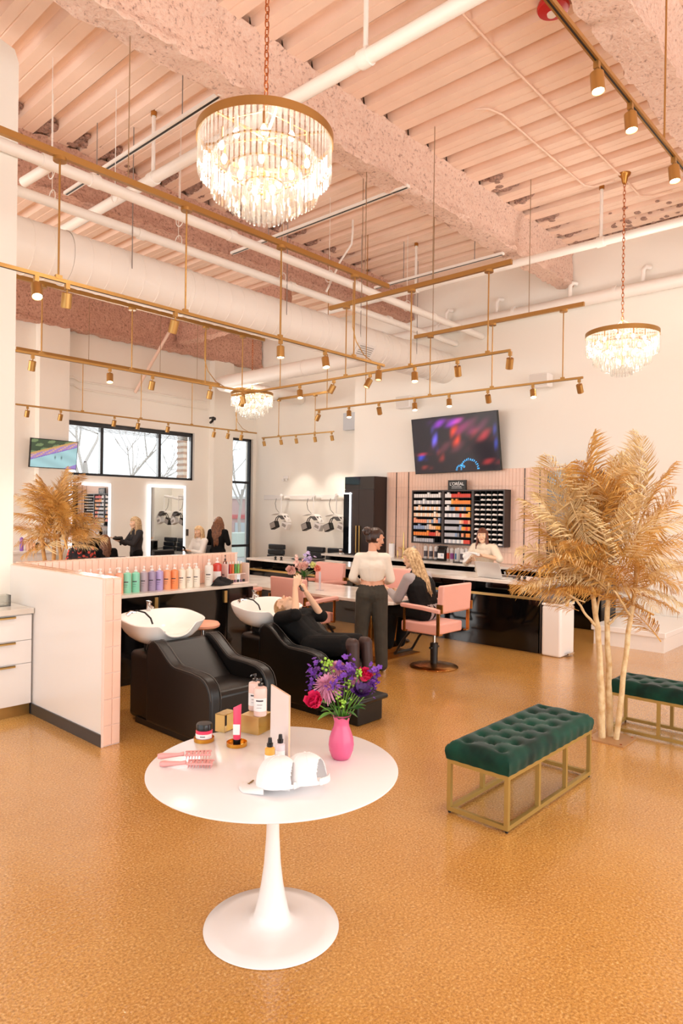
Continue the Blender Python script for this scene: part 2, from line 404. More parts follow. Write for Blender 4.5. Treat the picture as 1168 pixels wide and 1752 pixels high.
# beams with sprayed fireproofing
def beam(x0, x1, y0, y1, z0, z1, label, m=None, flange=.05, lump=.022, ax='x'):
    """I-beam profile with lumpy sprayed surface"""
    w = (y1-y0)
    prof = [(y0, z0), (y0-.0, z0+flange), (y0+w*.12, z0+flange+.05), (y0+w*.12, z1-.1), (y0-.02, z1), (y1+.02, z1), (y1-w*.12, z1-.1), (y1-w*.12, z0+flange+.05), (y1, z0+flange), (y1, z0)]
    P = []
    for i in range(len(prof)):
        a, b_ = prof[i], prof[(i+1) % len(prof)]; L = math.dist(a, b_); k = max(1, int(L/.09))
        for j in range(k): P.append((a[0]+(b_[0]-a[0])*j/k, a[1]+(b_[1]-a[1])*j/k))
    n = len(P); L = x1-x0; st = max(2, int(L/.09)); vs = []; fs = []
    rnd = random.Random(len(label)*7+int(x0*10))
    for i in range(st+1):
        for (p, q) in P:
            a, c, d = [rnd.uniform(-lump, lump) for _ in range(3)]
            xx = x0+L*i/st+(a if 0 < i < st else 0)
            vs.append((xx, p+c, q+d) if ax == 'x' else (p+c, xx, q+d))
    for i in range(st):
        for k in range(n): l = (k+1) % n; fs.append((i*n+k, i*n+l, (i+1)*n+l, (i+1)*n+k))
    fs.append(tuple(range(n))); fs.append(tuple(st*n+k for k in range(n)))
    b = MB(); b.add(vs, fs); return struct('ceiling_beam', b, m or SPRAY, label, smooth=60)
beam(-2.5, 11.33, 4.98, 5.26, 5.76, 6.37, 'wide pink sprayed beam crossing behind the near chandelier')
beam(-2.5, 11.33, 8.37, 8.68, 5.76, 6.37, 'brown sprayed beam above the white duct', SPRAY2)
beam(-2.5, 11.33, 1.92, 2.27, 5.76, 6.37, 'pink sprayed beam at the upper right corner')
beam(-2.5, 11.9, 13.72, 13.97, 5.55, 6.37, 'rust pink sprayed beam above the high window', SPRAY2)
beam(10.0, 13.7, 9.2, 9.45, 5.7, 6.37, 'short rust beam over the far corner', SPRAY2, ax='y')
# dark unpainted overspray clumps between the ribs where they meet the beams
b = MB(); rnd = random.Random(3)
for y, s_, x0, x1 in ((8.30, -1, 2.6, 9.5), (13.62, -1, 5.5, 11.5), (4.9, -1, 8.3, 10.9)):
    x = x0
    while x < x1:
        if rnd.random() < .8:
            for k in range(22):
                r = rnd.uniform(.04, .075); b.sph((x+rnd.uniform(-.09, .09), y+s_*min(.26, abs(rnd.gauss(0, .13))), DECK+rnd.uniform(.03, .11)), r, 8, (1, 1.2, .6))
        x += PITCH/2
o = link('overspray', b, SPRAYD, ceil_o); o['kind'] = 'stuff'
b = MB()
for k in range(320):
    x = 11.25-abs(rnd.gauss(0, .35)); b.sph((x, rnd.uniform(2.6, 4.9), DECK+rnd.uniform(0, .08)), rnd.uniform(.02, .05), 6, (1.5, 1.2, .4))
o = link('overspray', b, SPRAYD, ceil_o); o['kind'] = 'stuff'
# ================================================================== DUCTS, PIPES, STRIPS
def pipe(name, pts, r, m, label, cat='pipe', group=None, n=12, fit=()):
    t = thing(name, label, cat, pts[0], 0, group); o0 = Vector(pts[0])
    b = MB(); b.tube([Vector(p)-o0 for p in pts], r, n); link('pipe_run' if name != 'air_duct' else 'duct_run', b, m, t, smooth=50)
    for (p, q, rr) in fit:
        b = MB(); b.cyl(Vector(p)-o0, Vector(q)-o0, rr, n=n); link('coupling', b, m, t)
    return t
def bend(p, q, r, frm, to, n=5):
    """quarter bend"""
    c = Vector(p); a = Vector(frm).normalized(); b = Vector(to).normalized()
    return [c-a*r*(1-math.sin(t))+b*r*(1-math.cos(t)) for t in [math.pi/2*k/n for k in range(n+1)]]
# main duct
DY, DZ, DR = 7.62, 4.69, .30
t = thing('air_duct', 'huge round white spiral duct crossing the room under the ceiling', 'duct', (2.6, DY, DZ))
b = MB(); b.tube([(0,0,0), (8.77,0,0)], DR, 40); link('duct_run', b, PIPE_W, t, smooth=50)
b = MB()
for k in range(40):
    x = .12+k*.22
    if x < 8.7: b.tube([(x, 0, 0), (x+.012, 0, 0)], DR+.004, 40)
link('spiral_seam', b, PIPE_W, t)['kind'] = 'stuff'
for x in (1.0, 2.6, 5.1, 6.6, 8.1): b = MB(); b.tube([(x, 0, 0), (x+.05, 0, 0)], DR+.009, 40); link('coupling', b, PIPE_W, t)
q = at(622, 607, x=None, y=DY-DR*.8)
Rg = Matrix.Rotation(math.radians(35), 3, 'X')
b = MB(); b.box((q.x-2.6, -DR*.86, -DR*.62), (.42, .22, .02), Matrix.Rotation(math.radians(-52), 3, 'X')); g = link('register', b, WHITE_G, t, smooth=0)
b = MB()
for k in range(5): b.box(Vector((q.x-2.6, -DR*.86, -DR*.62))+Matrix.Rotation(math.radians(-52), 3, 'X') @ Vector((0, -.07+k*.035, -.012)), (.34, .012, .008), Matrix.Rotation(math.radians(-52), 3, 'X'))
link('slat', b, mat('grey_register_slats', '#9a9894', .5), g, smooth=0)
for x in (1.7, 4.2, 5.85, 7.4): b = MB(); b.tube([(x, -DR, 0), (x, -DR-.0, DECK-DZ+.02)], .006, 6); link('hanger_rod', b, mat('grey_rod', '#8f8580', .5), t)
# branch duct running back then across the far corner
P0 = Vector((9.35, DY+.05, 4.62)); q = at(372, 648, x=9.35); yb = min(q.y, 13.3)
pts = [P0, (9.35, yb-.3, 4.62), (9.38, yb-.12, 4.62), (9.47, yb-.02, 4.62), (9.62, yb, 4.62), (11.93, yb, 4.62)]
pipe('air_duct', pts, .15, PIPE_W, 'smaller white branch duct bending round in the far corner', 'duct', n=24, fit=[((9.35, 9.5, 4.62), (9.35, 9.56, 4.62), .156), ((10.6, yb, 4.62), (10.66, yb, 4.62), .156)])
# long round duct along the back wall
pts = [(11.17, -3.9, 5.47), (11.17, 9.0, 5.42), (11.19, 9.2, 5.42), (11.25, 9.3, 5.42), (11.34, 9.33, 5.42)]
pipe('air_duct', pts, .1, PIPE_W, 'long white pipe duct running high along the back wall', 'duct', n=20, fit=[((11.17, y, 5.46), (11.17, y+.05, 5.46), .106) for y in (2.6, 4.2, 6.0, 7.6)])
b = MB()
for k, y in enumerate((3.8, 5.0, 6.4, 7.5)):
    pipe('vent_pipe', [(11.2, y, 5.5), (11.2, y, 5.72), (11.22, y-.03, 5.78), (11.3, y-.08, 5.78)], .035, PIPE_W, '%s white pipe stub rising from the high back wall duct' % ['rightmost', 'second from right', 'third from right', 'leftmost'][k], 'pipe', 'pipe stubs on the back wall duct')
# pipes along the beams
pipe('water_pipe', [(-2.4, 6.50, 5.20), (11.34, 6.78, 5.18)], .058, PIPE_W, 'upper of the two white pipes running beside the duct', fit=[((x, 6.55+.0204*x, 5.196), (x+.1, 6.552+.0204*x, 5.196), .07) for x in (2.9, 3.4, 5.2, 7.6, 9.6)])
pipe('water_pipe', [(2.7, 7.38, 5.17), (11.34, 7.36, 5.13)], .055, PIPE_W, 'lower of the two white pipes running beside the duct', fit=[((x, 7.37, 5.155), (x+.09, 7.37, 5.155), .065) for x in (4.4, 6.9, 9.2)])
pipe('water_pipe', [at(92, 280, y=6.62), at(40, 312, y=7.1)], .05, PIPE_W, 'white pipe branch forking off by the left wall')
# sprinkler mains along Y
def drop(x, y, z, r=.026):
    b = MB(); b.cyl((x, y, z), (x, y, DECK+.02), r, n=10); return b
def main(X, Y0, Y1, Z, r, drops, label):
    t = thing('sprinkler_pipe', label, 'pipe', (X, Y0, Z))
    b = MB(); b.tube([(0,0,0), (0, Y1-Y0, 0)], r, 14); link('pipe_run', b, PIPE_W, t)
    for y in drops:
        b = MB(); b.cyl((0, y-Y0, 0), (0, y-Y0, DECK-Z), .022, n=10); d = link('riser', b, PIPE_W, t)
        b = MB(); b.cyl((0, y-Y0, DECK-Z-.05), (0, y-Y0, DECK-Z+.01), .035, n=10); link('flange', b, BRONZE, d)
        b = MB(); b.tube([(0, y-Y0-.05, 0), (0, y-Y0+.05, 0)], r*1.22, 14); link('coupling', b, PIPE_W, t)
main(4.28, -2.0, 9.3, 5.60, .062, [at(625, 100, x=4.28).y, at(262, 290, x=4.28).y], 'thick white pipe passing behind the near chandelier')
main(9.30, -2.0, 10.4, 5.59, .058, [at(1028, 395, x=9.3).y, at(711, 485, x=9.3).y], 'white pipe slanting down from the right edge to the duct')
def strip(X, Y0, Y1, Z, label):
    t = thing('ceiling_track', label, 'track', (X, Y0, Z))
    b = MB(); b.bb(-.03, .03, 0, Y1-Y0, 0, .035); link('channel', b, PIPE_W, t, smooth=0)
    b = MB(); b.bb(-.011, .011, .02, Y1-Y0-.02, -.004, .001); link('slot', b, BLACK, t, smooth=0)
    for f in (.2, .75): b = MB(); b.cyl((0, (Y1-Y0)*f, .03), (0, (Y1-Y0)*f, DECK-Z+.02), .006, n=6); link('hanger_rod', b, MATS['grey_rod'], t)
    return t
for z, p, q, lab in ((5.75, (380, 165), (110, 333), 'slotted white ceiling channel left of the near chandelier'),
                ):
    a = at(*p, z=z); c = at(*q, z=z); strip((a.x+c.x)/2, a.y, c.y, z, lab)
a = at(584, 365, z=5.75); c = at(395, 435, z=5.75); strip((a.x+c.x)/2, a.y-1.1, c.y, 5.75, 'slotted white ceiling channel behind the near chandelier')
a = at(862, 436, z=5.7); c = at(640, 494, z=5.7); strip((a.x+c.x)/2, a.y, c.y, 5.7, 'slotted white ceiling channel near the back wall')
# thin pink conduits on the deck
def cpts(*ps): return [at(x, y, z=6.335) for x, y in ps]
pipe('conduit', cpts((700, -70), (779, 10), (860, 98), (960, 200), (1060, 299)), .012, PINKP, 'long pink conduit leading to the far right chandelier canopy', 'conduit', n=8)
pipe('conduit', cpts((812, 187), (835, 186), (859, 196), (930, 258), (999, 317), (1015, 320), (1051, 309)), .012, PINKP, 'bent pink conduit beside the far right chandelier canopy', 'conduit', n=8)
pipe('conduit', cpts((1070, 308), (1094, 335), (1115, 336), (1150, 327)), .012, PINKP, 'short pink conduit right of the chandelier canopy', 'conduit', n=8)
# loose thin suspension wires over the pipes
for k, (px, y0, y1, yy) in enumerate(((88, 145, 300, 6.8), (197, 155, 310, 6.8), (307, 300, 420, 6.8), (563, 360, 470, 6.8), (696, 400, 505, 6.8), (89, 290, 350, 7.4), (305, 370, 425, 7.4), (483, 370, 470, 7.4))):
    p = at(px, y1, y=yy); t = thing('pipe_hanger', 'thin wire hanger looped round the %s white pipe, %s' % (('upper', ['leftmost', 'second from left', 'third from left', 'fourth from left', 'rightmost'][k]) if k < 5 else ('lower', ['leftmost', 'middle one', 'rightmost'][k-5])), 'hanger', (p.x, yy, 5.2), 0, 'wire hangers of the white pipes')
    b = MB(); b.tube([(0, 0, .08), (0, 0, DECK-5.18)], .004, 5); link('wire', b, PIPE_W, t)
    b = MB(); b.tube([(0, .075*math.cos(a), .0+.085*math.sin(a)+.03) for a in [i*math.pi/6 for i in range(13)]], .006, 5, cap=False); link('loop', b, PIPE_W, t)

pipe('brace', [at(296, 556, y=13.45), at(231, 672, y=13.93)], .035, PINKP, 'pink diagonal brace leaning on the far wall above the window', 'brace')
_q = at(603, 400, y=7.05)
pipe('conduit', [Vector((_q.x, 7.05, DECK+.03)), _q, at(601, 418, y=7.05), at(582, 447, y=7.05), at(558, 499, y=7.05)], .016, PIPE_W, 'white bent conduit slanting behind the end of the long upper rail', 'conduit', n=8)
for k, dy in enumerate((0, 13)):
    pipe('conduit', [at(112, 645+dy, y=13.96), at(125, 645+dy, y=13.96), at(136, 652+dy, y=13.96), at(355, 688+dy, y=13.96)], .02, WHITE, '%s of two white conduits on the far wall above the window' % ('lower' if k else 'upper'), 'conduit', n=8)
# ================================================================== TRACK LIGHTS
HEADS = []
def head_mesh():
    """barrel hanging from its clip; local -Z is the beam"""
    b = MB(); b.lathe([(.036, 0.0), (.040, -.004), (.040, -.115), (.036, -.118), (.034, -.105)], (0,0,0), 18); return b
_hp = {}
def spot_head(parent, loc, yaw, tilt, lit, power=0, sc=1.0):
    cl = link('clip', MB().bb(-.016, .016, -.016, .016, -.045, 0), BRASS, parent, smooth=0, loc=loc) if 'c' not in _hp else reuse(_hp['c'], 'clip', parent, loc)
    _hp.setdefault('c', cl)
    R = Euler((tilt, 0, yaw))
    arm = link('yoke', MB().cyl((0, 0, -.04), (0, 0, -.085), .008, n=8), BRASS, parent, loc=loc) if 'y' not in _hp else reuse(_hp['y'], 'yoke', parent, loc)
    _hp.setdefault('y', arm)
    l2 = Vector(loc)+Vector((0, 0, -.07))
    if 'h' not in _hp: h = link('spot_barrel', head_mesh(), BRASS, parent, loc=l2); h.rotation_euler = R; _hp['h'] = h
    else: h = reuse(_hp['h'], 'spot_barrel', parent, l2, R)
    key = 'f1' if lit else 'f0'
    if key not in _hp:
        f = link('lens', MB().lathe([(.001, -.112), (.034, -.112)], (0,0,0), 18, cap=False), LAMP_ON if lit else LAMP_DIM, h, smooth=0); _hp[key] = f
    else: f = reuse(_hp[key], 'lens', h, (0,0,0))
    if power: glow('spot_beam', h, (0, 0, -.14), 'SPOT', power*2.6, .03, (1, .90, .77), math.radians(75))
def track(label, ax, plane, zl, a0, a1, zu=None, u0=None, u1=None, rods=(), heads=(), susp=(), curved=None, lone=(), thick=False):
    """ax 'x': the rails run along X at Y=plane. heads: (pos, yaw, tilt, lit, power)"""
    org = (a0, plane, zl) if ax == 'x' else (plane, a0, zl)
    t = thing('track_light', label, 'track light', org, 0, 'brass track lights')
    P = (lambda a, z, o=0: (a-a0, o, z-zl)) if ax == 'x' else (lambda a, z, o=0: (o, a-a0, z-zl))
    w = .018 if thick else .0115
    b = MB(); p, q = P(a0, zl), P(a1, zl)
    if ax == 'x': b.bb(0, q[0], -w, w, -.014, .014)
    else: b.bb(-w, w, min(0, q[1]), max(0, q[1]), -.014, .014)
    link('lamp_rail', b, BRASS, t, smooth=0)
    b = MB()
    if ax == 'x': b.bb(.02, q[0]-.02, -.005, .005, -.016, -.012)
    else: b.bb(-.005, .005, min(0, q[1])+.02, max(0, q[1])-.02, -.016, -.012)
    link('slot', b, BLACK, t, smooth=0)
    if zu:
        b = MB(); p, q = P(u0, zu), P(u1, zu)
        if ax == 'x': b.bb(p[0], q[0], -.019, .019, p[2]-.026, p[2]+.026)
        else: b.bb(-.019, .019, min(p[1], q[1]), max(p[1], q[1]), p[2]-.026, p[2]+.026)
        link('upper_rail', b, BRASS, t, smooth=0)
    for r in rods:
        b = MB(); b.cyl(P(r, zl), P(r, zu-.03), .008, n=8); rd = link('rod', b, BRASS, t)
        b = MB(); b.cyl(P(r, zu-.055), P(r, zu-.026), .05, n=16); link('canopy', b, BRASS, t)
        b = MB(); c = P(r, zl+.02); b.box(c, (.05, .03, .03) if ax == 'x' else (.03, .05, .03)); link('coupler', b, BRASS, t, smooth=0)
    for r in lone:
        b = MB(); b.cyl(P(r, zl), P(r, DECK+.02), .007, n=8); link('rod', b, BRASS, t)
    for r in susp:
        b = MB(); b.cyl(P(r, zu), P(r, DECK+.02), .005, n=6); link('hanger_rod', b, mat('dull_brass_rod', '#9c8062', .5, .4), t)
    if curved:
        r, d = curved; b = MB()
        pts = [P(r, zu-.1, .02), P(r, zl+.35, .02), P(r+d*.06, zl+.2, .02), P(r+d*.2, zl+.07, .02), P(r+d*.36, zl+.015, .02)]
        b.tube(pts, .006, 6); link('feed_cable', b, BRASS, t)
    for (hpos, yaw, tilt, lit, pw) in heads: spot_head(t, P(hpos, zl-.012), yaw, tilt, lit, pw)
    return t
def X_(px, py, y): return at(px, py, y=y).x
def Y_(px, py, x): return at(px, py, x=x).y
rh = random.Random(11)
def hd(pos, lit=0, pw=0, yaw=None, tilt=None):
    return (pos, rh.uniform(-2.5, 2.5) if yaw is None else yaw, rh.uniform(.12, .45) if tilt is None else tilt, lit, pw)
CAMYAW = math.atan2(-1, 0)
ZU, ZL = 4.56, 3.60
y1 = 5.15
track('long brass double rail track light nearest on the left, below the near chandelier', 'x', y1, ZL, -1.6, X_(657, 626, y1), ZU, -1.6, X_(664, 484, y1),
      [X_(100, 470, y1), X_(317, 530, y1), X_(479, 580, y1), X_(605, 612, y1)],
      [hd(X_(62, 470, y1), 1, 14, 2.9, .5), hd(X_(115, 480, y1), 0, 18), hd(X_(300, 527, y1), 0, 22, 0, .4), hd(X_(480, 578, y1), 1, 18, 2.6, .1), hd(X_(556, 600, y1), 1, 16, 2.8, .3), hd(X_(648, 625, y1), 0, 18)],
      [X_(220, 260, y1), X_(436, 390, y1), X_(627, 300, y1)], (X_(605, 600, y1), 1))
y2 = 7.97
track('brass track light hidden behind the white duct, with a lamp rail below it', 'x', y2, 3.62, 2.8, X_(436, 668, y2), 4.46, 2.8, X_(452, 577, y2),
      [X_(71, 600, y2), X_(225, 635, y2), X_(351, 650, y2), X_(414, 660, y2)],
      [hd(X_(56, 606, y2), 0, 14, 0, .3), hd(X_(188, 630, y2), 1, 12, 2.7, .3), hd(X_(261, 645, y2), 0, 14), hd(X_(360, 660, y2), 0, 14, 0, .3), hd(X_(414, 668, y2), 0, 0)], [], (X_(351, 640, y2), 1))
y3 = 12.05
track('brass track light farthest back, in front of the high window', 'x', y3, ZL, 4.9, X_(439, 741, y3), ZU, 4.9, X_(433, 668, y3),
      [X_(141, 700, y3), X_(241, 710, y3), X_(328, 722, y3), X_(404, 735, y3)],
      [hd(X_(x, 710, y3), 0, p, 0, .35) for x, p in ((47, 14), (104, 0), (196, 14), (237, 0), (288, 14), (367, 14), (391, 0), (414, 14))],
      [X_(153, 510, y3), X_(275, 540, y3), X_(338, 560, y3)], (X_(404, 720, y3), 1))
x4 = 6.62
track('brass track light running left to right over the pink chairs', 'y', x4, ZL, Y_(396, 674, x4), Y_(873, 602, x4), 4.55, Y_(564, 533, x4), Y_(875, 454, x4),
      [Y_(591, 640, x4), Y_(702, 630, x4), Y_(834, 607, x4)],
      [hd(Y_(x, 640, x4), l, p, yw, .3 if l else .5) for x, l, p, yw in ((417, 0, 0, 0), (513, 1, 12, 2.6), (571, 0, 16, .5), (633, 0, 16, 1.2), (709, 1, 16, 2.3), (782, 0, 18, -1.2), (872, 0, 18, -.9))],
      [Y_(741, 400, x4), Y_(620, 400, x4)], None, [Y_(479, 660, x4)])
x5 = 8.52
track('brass track light running left to right over the black counter', 'y', x5, ZL, Y_(540, 700, x5), Y_(997, 648, x5), 4.54, Y_(709, 579, x5), Y_(999, 523, x5),
      [Y_(735, 670, x5), Y_(841, 660, x5), Y_(962, 652, x5)],
      [hd(Y_(x, 680, x5), l, p*1.3, yw, .35 if l else .58) for x, l, p, yw in ((546, 0, 0, 0), (597, 1, 14, 2.4), (648, 0, 20, -1.2), (709, 1, 14, 2.4), (768, 1, 14, 2.3), (834, 0, 20, -1.3), (911, 1, 14, 2.3), (990, 0, 20, -1.5))],
      [Y_(741, 500, x5), Y_(905, 500, x5)], None, [Y_(625, 690, x5), Y_(559, 700, x5)])
x6 = 11.1
track('small brass track light in the far corner by the hood dryers', 'y', x6, ZL, Y_(448, 748, x6), Y_(571, 740, x6), 4.5, Y_(455, 681, x6), Y_(567, 664, x6),
      [Y_(477, 700, x6), Y_(539, 700, x6)], [hd(Y_(x, 745, x6), 0, p, -1.5, .3) for x, p in ((451, 0), (480, 22), (506, 0), (538, 22), (567, 16))], [], None, [])
y7 = 1.64
track('thick brass track light crossing the upper right corner', 'x', y7, ZU, 1.4, 6.2, None, None, None, [],
      [hd(X_(1021, 97, y7), 1, 20, 2.7, .12), hd(X_(1078, 180, y7), 1, 20, 2.7, .12), hd(X_(1152, 285, y7), 1, 20, 2.7, .12)], [], None, [X_(1136, 235, y7)], thick=True)
# red alarm strobe on the deck
q = at(946, 14, z=6.3); t = thing('alarm_strobe', 'round red fire alarm strobe on the pink ceiling', 'alarm', q)
b = MB(); b.lathe([(.02, .05), (.13, .04), (.14, .0), (.13, -.02), (.06, -.03), (.0, -.03)], (0,0,0), 28); link('housing', b, mat('alarm_red', '#c21713', .3), t)
b = MB(); b.lathe([(.045, -.028), (.04, -.045), (0, -.05)], (.02, .02, 0), 14); link('strobe_lens', b, mat('strobe_lens', '#f3f0ee', .1), t)

# ================================================================== CHANDELIERS
def chandelier(label, C, top, full, bulbs_w):
    """C = centre of the crown ring; parts in local coordinates"""
    t = thing('chandelier', label, 'chandelier', C, 0, 'tiered crystal chandeliers')
    b = MB(); b.lathe([(.452, -.012), (.462, -.03), (.462, .03), (.455, .034), (.448, .03), (.448, -.008), (.452, -.012)], (0,0,0), 64, cap=False); link('crown_ring', b, BRASS, t)
    b = MB()
    for k in range(3): a = k*math.pi/3; b.box((0,0,.015), (.9, .014, .014), Matrix.Rotation(a, 3, 'Z'))
    b.cyl((0,0,.0), (0,0,.10), .016); b.cyl((0,0,-.40), (0,0,0), .012); link('crossbar', b, BRASS, t)
    tiers = ((.445, -.005, .245, 72, .027), (.355, -.13, .25, 58, .027), (.25, -.22, .235, 42, .026), (.13, -.31, .22, 22, .025))
    for (r, z, L, n, w) in tiers:
        b = MB(); b.lathe([(r-.006, z-.004), (r+.006, z-.004), (r+.006, z+.006), (r-.006, z+.006), (r-.006, z-.004)], (0,0,0), 48, cap=False); fr = link('tier_frame', b, BRASS, t)
        pm = MB(); hw = w/2
        pm.add([(-hw, 0, 0), (0, -hw*.55, 0), (hw, 0, 0), (0, hw*.55, 0), (-hw, 0, -L), (0, -hw*.55, -L), (hw, 0, -L), (0, hw*.55, -L), (0, 0, -L-.012)],
               [(0,1,5,4), (1,2,6,5), (2,3,7,6), (3,0,4,7), (0,3,2,1), (4,5,8), (5,6,8), (6,7,8), (7,4,8)])
        if full:
            key = 'cr%d' % n
            for k in range(n):
                a = 2*math.pi*k/n; loc = (r*math.cos(a), r*math.sin(a), z)
                if k == 0: o = link('crystal', pm, CRYSTAL, t, smooth=0, loc=loc, rz=a+R90); MATS[key] = o
                else: reuse(MATS[key], 'crystal', t, loc, (0, 0, a+R90))
        else:
            al = MB()
            for k in range(n):
                a = 2*math.pi*k/n; al.T = Matrix.Translation((r*math.cos(a), r*math.sin(a), z)) @ Matrix.Rotation(a+R90, 4, 'Z'); al.add(pm.v, pm.f)
            o = link('crystal_tier', al, CRYSTAL, t, smooth=0); o['kind'] = 'stuff'
    for k, (r, z, n) in enumerate(((.30, -.08, 10), (.18, -.2, 7), (.07, -.34, 3))):
        for j in range(n):
            a = 2*math.pi*(j+.3)/n; b = MB(); b.cyl((r*math.cos(a), r*math.sin(a), z+.02), (r*math.cos(a), r*math.sin(a), z+.10), .012, n=8); s = link('candle_socket', b, BRASS, t)
            b = MB(); b.sph((r*math.cos(a), r*math.sin(a), z-.015), .02, 10, (1, 1, 1.7)); link('bulb', b, BULB, s)
    for j in range(3):
        a = 2*math.pi*(j+.5)/3; b = MB()
        b.tube([(.3*math.cos(a), .3*math.sin(a), .02), (0, 0, .20)], .004, 6); link('stay', b, BRASS, t)
    # chain up to the canopy
    b = MB(); z = .16; k = 0; top_z = top-C[2]
    while z < top_z-.1:
        a = R90*(k % 2)
        b.tube([(.016*math.cos(u)*math.cos(a), .016*math.cos(u)*math.sin(a), z+.034*math.sin(u)) for u in [i*math.pi/5 for i in range(11)]], .0045, 5, cap=False); z += .052; k += 1
    b.cyl((0,0,.1), (0,0,.17), .01); o = link('chain', b, COPPER, t)
    b = MB(); b.lathe([(.012, -.14), (.03, -.12), (.045, -.05), (.075, -.02), (.08, 0), (.0, 0)], (0, 0, top_z), 20); link('ceiling_canopy', b, BRONZE, t)
    glow('bulb_light', t, (0, 0, -.02), 'POINT', bulbs_w, .12, (1, .93, .84))
    glow('bulb_light', t, (0, 0, .16), 'POINT', bulbs_w*.4, .1, (1, .93, .84))
    return t
def ch_at(px, py, wpx): return at(px, py, d=1169*.92/wpx)
C1 = ch_at(454, 240, 232); C2 = ch_at(1064, 573, 119); C3 = ch_at(431, 675, 72)
chandelier('largest crystal chandelier, hanging near the top centre', C1, DECK, True, 42)
chandelier('crystal chandelier hanging on the right above the palm', C2, DECK, False, 55)
chandelier('small looking crystal chandelier far off in front of the corner', C3, DECK, False, 55)
print('chandeliers', C1, C2, C3)
# small things high on the walls
def wall_speaker(px, py, label):
    p = at(px, py, x=11.1); t = thing('wall_speaker', label, 'speaker', p)
    b = MB(); b.box((0,0,0), (.2, .36, .24)); link('cabinet', b, WHITE_G, t, bevel=.02)
    b = MB(); b.box((-.104, 0, 0), (.006, .32, .2)); link('grille', b, mat('speaker_grille', '#dcd6cf', .8), t, smooth=0)
    b = MB(); b.cyl((.08, 0, 0), (.25, 0, 0), .03); link('bracket', b, WHITE_G, t)
wall_speaker(693, 689, 'white wall speaker above the screen, behind the rail'); wall_speaker(925, 652, 'white wall speaker high between screen and right chandelier')
p = at(489, 818, x=11.93); t = thing('sensor_box', 'small white twin lamp fitting on the dryer wall', 'fitting', p)
b = MB(); b.box((0,0,.02), (.05, .16, .08)); link('housing', b, WHITE_G, t, bevel=.01)
for s in (-1, 1): b = MB(); b.sph((-.04, s*.06, -.05), .035, 10); link('lamp_head', b, WHITE_G, t)
p = at(363, 719, y=13.9); t = thing('security_camera', 'small black camera on the wall right of the window', 'camera', p+Vector((0, -.03, 0)))
b = MB(); b.cyl((0, .12, .06), (0, .0, .06), .03); link('bracket', b, BLACK, t)
b = MB(); b.sph((0, -.03, .03), .06, 12); b.cyl((-.1, -.02, -.08), (0, -.02, 0), .03); link('lens_body', b, BLACK, t)
p = at(320, 911, y=13.99); t = thing('wall_outlet', 'dark outlet plate right of the second mirror', 'outlet', p)
b = MB(); b.bb(-.035, .035, -.01, 0, -.08, .08); link('plate', b, mat('dark_plate', '#4a3d36', .4), t, bevel=.004)
# ================================================================== HALF WALL WITH TILES
HWZ = 1.314
b = MB(); b.bb(2.68, 2.83, 4.915, 6.885, 0, HWZ-.012).bb(2.83, 5.48, 6.755, 6.885, 0, HWZ-.012)
hw = struct('wall_partition', b, WHITE_G, 'L shaped half wall with white outer panel and pink tiles', smooth=0)
def tile_mesh(w, h, t=.009, g=.0016):
    """tile lying in local x (w), z (h), proud towards local -y"""
    i = .005; m = MB(); x0, x1, z0, z1 = g, w-g, g, h-g
    m.add([(x0,0,z0),(x1,0,z0),(x1,0,z1),(x0,0,z1),(x0,-t*.6,z0),(x1,-t*.6,z0),(x1,-t*.6,z1),(x0,-t*.6,z1),(x0+i,-t,z0+i),(x1-i,-t,z0+i),(x1-i,-t,z1-i),(x0+i,-t,z1-i)],
          [(0,1,5,4),(1,2,6,5),(2,3,7,6),(3,0,4,7),(4,5,9,8),(5,6,10,9),(6,7,11,10),(7,4,8,11),(8,9,10,11)]); return m
_tl = {}
def tile(parent, w, h, loc, rot=(0,0,0)):
    k = (round(w, 3), round(h, 3))
    if k not in _tl: o = link('tile', tile_mesh(w, h), PINKT, parent, smooth=25, loc=loc, fixn=False); o.rotation_euler = rot; _tl[k] = o; return o
    return reuse(_tl[k], 'tile', parent, loc, rot)
# end cap: two columns facing -Y
zs = [HWZ-.01, HWZ-.135] + [HWZ-.135-.204*k for k in range(1, 6)] + [.004]
for c in range(2):
    for i in range(len(zs)-1): tile(hw, .071, zs[i]-zs[i+1], (2.688+c*.071, 4.915, zs[i+1]))
# inner long face (facing -Y), from the shelf up, and top cap
TW = .0705
n2 = int((5.48-2.83)/TW)
for c in range(n2):
    for z0, z1 in ((.96, 1.10), (1.10, HWZ-.01)): tile(hw, TW, z1-z0, (2.84+c*TW, 6.755, z0))
for c in range(n2+1): tile(hw, TW, .131, (2.82+c*TW, 6.755, HWZ-.012), (-R90, 0, 0))
for c in range(26): tile(hw, .15, TW, (2.68, 4.915+c*TW, HWZ-.012), (-R90, 0, 0)) if False else None
for c in range(9):
    for s in range(2): tile(hw, .072, .204, (2.684+s*.072, 4.92+c*.204, HWZ-.012), (-R90, 0, 0))
al = MB()
tm = {}
for c in range(26):
    for i in range(len(zs)-1):
        m = tile_mesh(TW, zs[i]-zs[i+1]); al.T = Matrix.Translation((2.83, 4.92+c*TW, zs[i+1])) @ Matrix.Rotation(R90, 4, 'Z'); al.add(m.v, m.f)
for c in range(2):
    for z0, z1 in ((.0, .2), (.2, .4), (.4, .6), (.6, .8), (.8, 1.0), (1.0, 1.2), (1.2, 1.3)):
        m = tile_mesh(.065, z1-z0); al.T = Matrix.Translation((5.48, 6.755+c*.065, z0)) @ Matrix.Rotation(R90, 4, 'Z'); al.add(m.v, m.f)
link('tile_field', al, PINKT, hw, smooth=25)['kind'] = 'stuff'
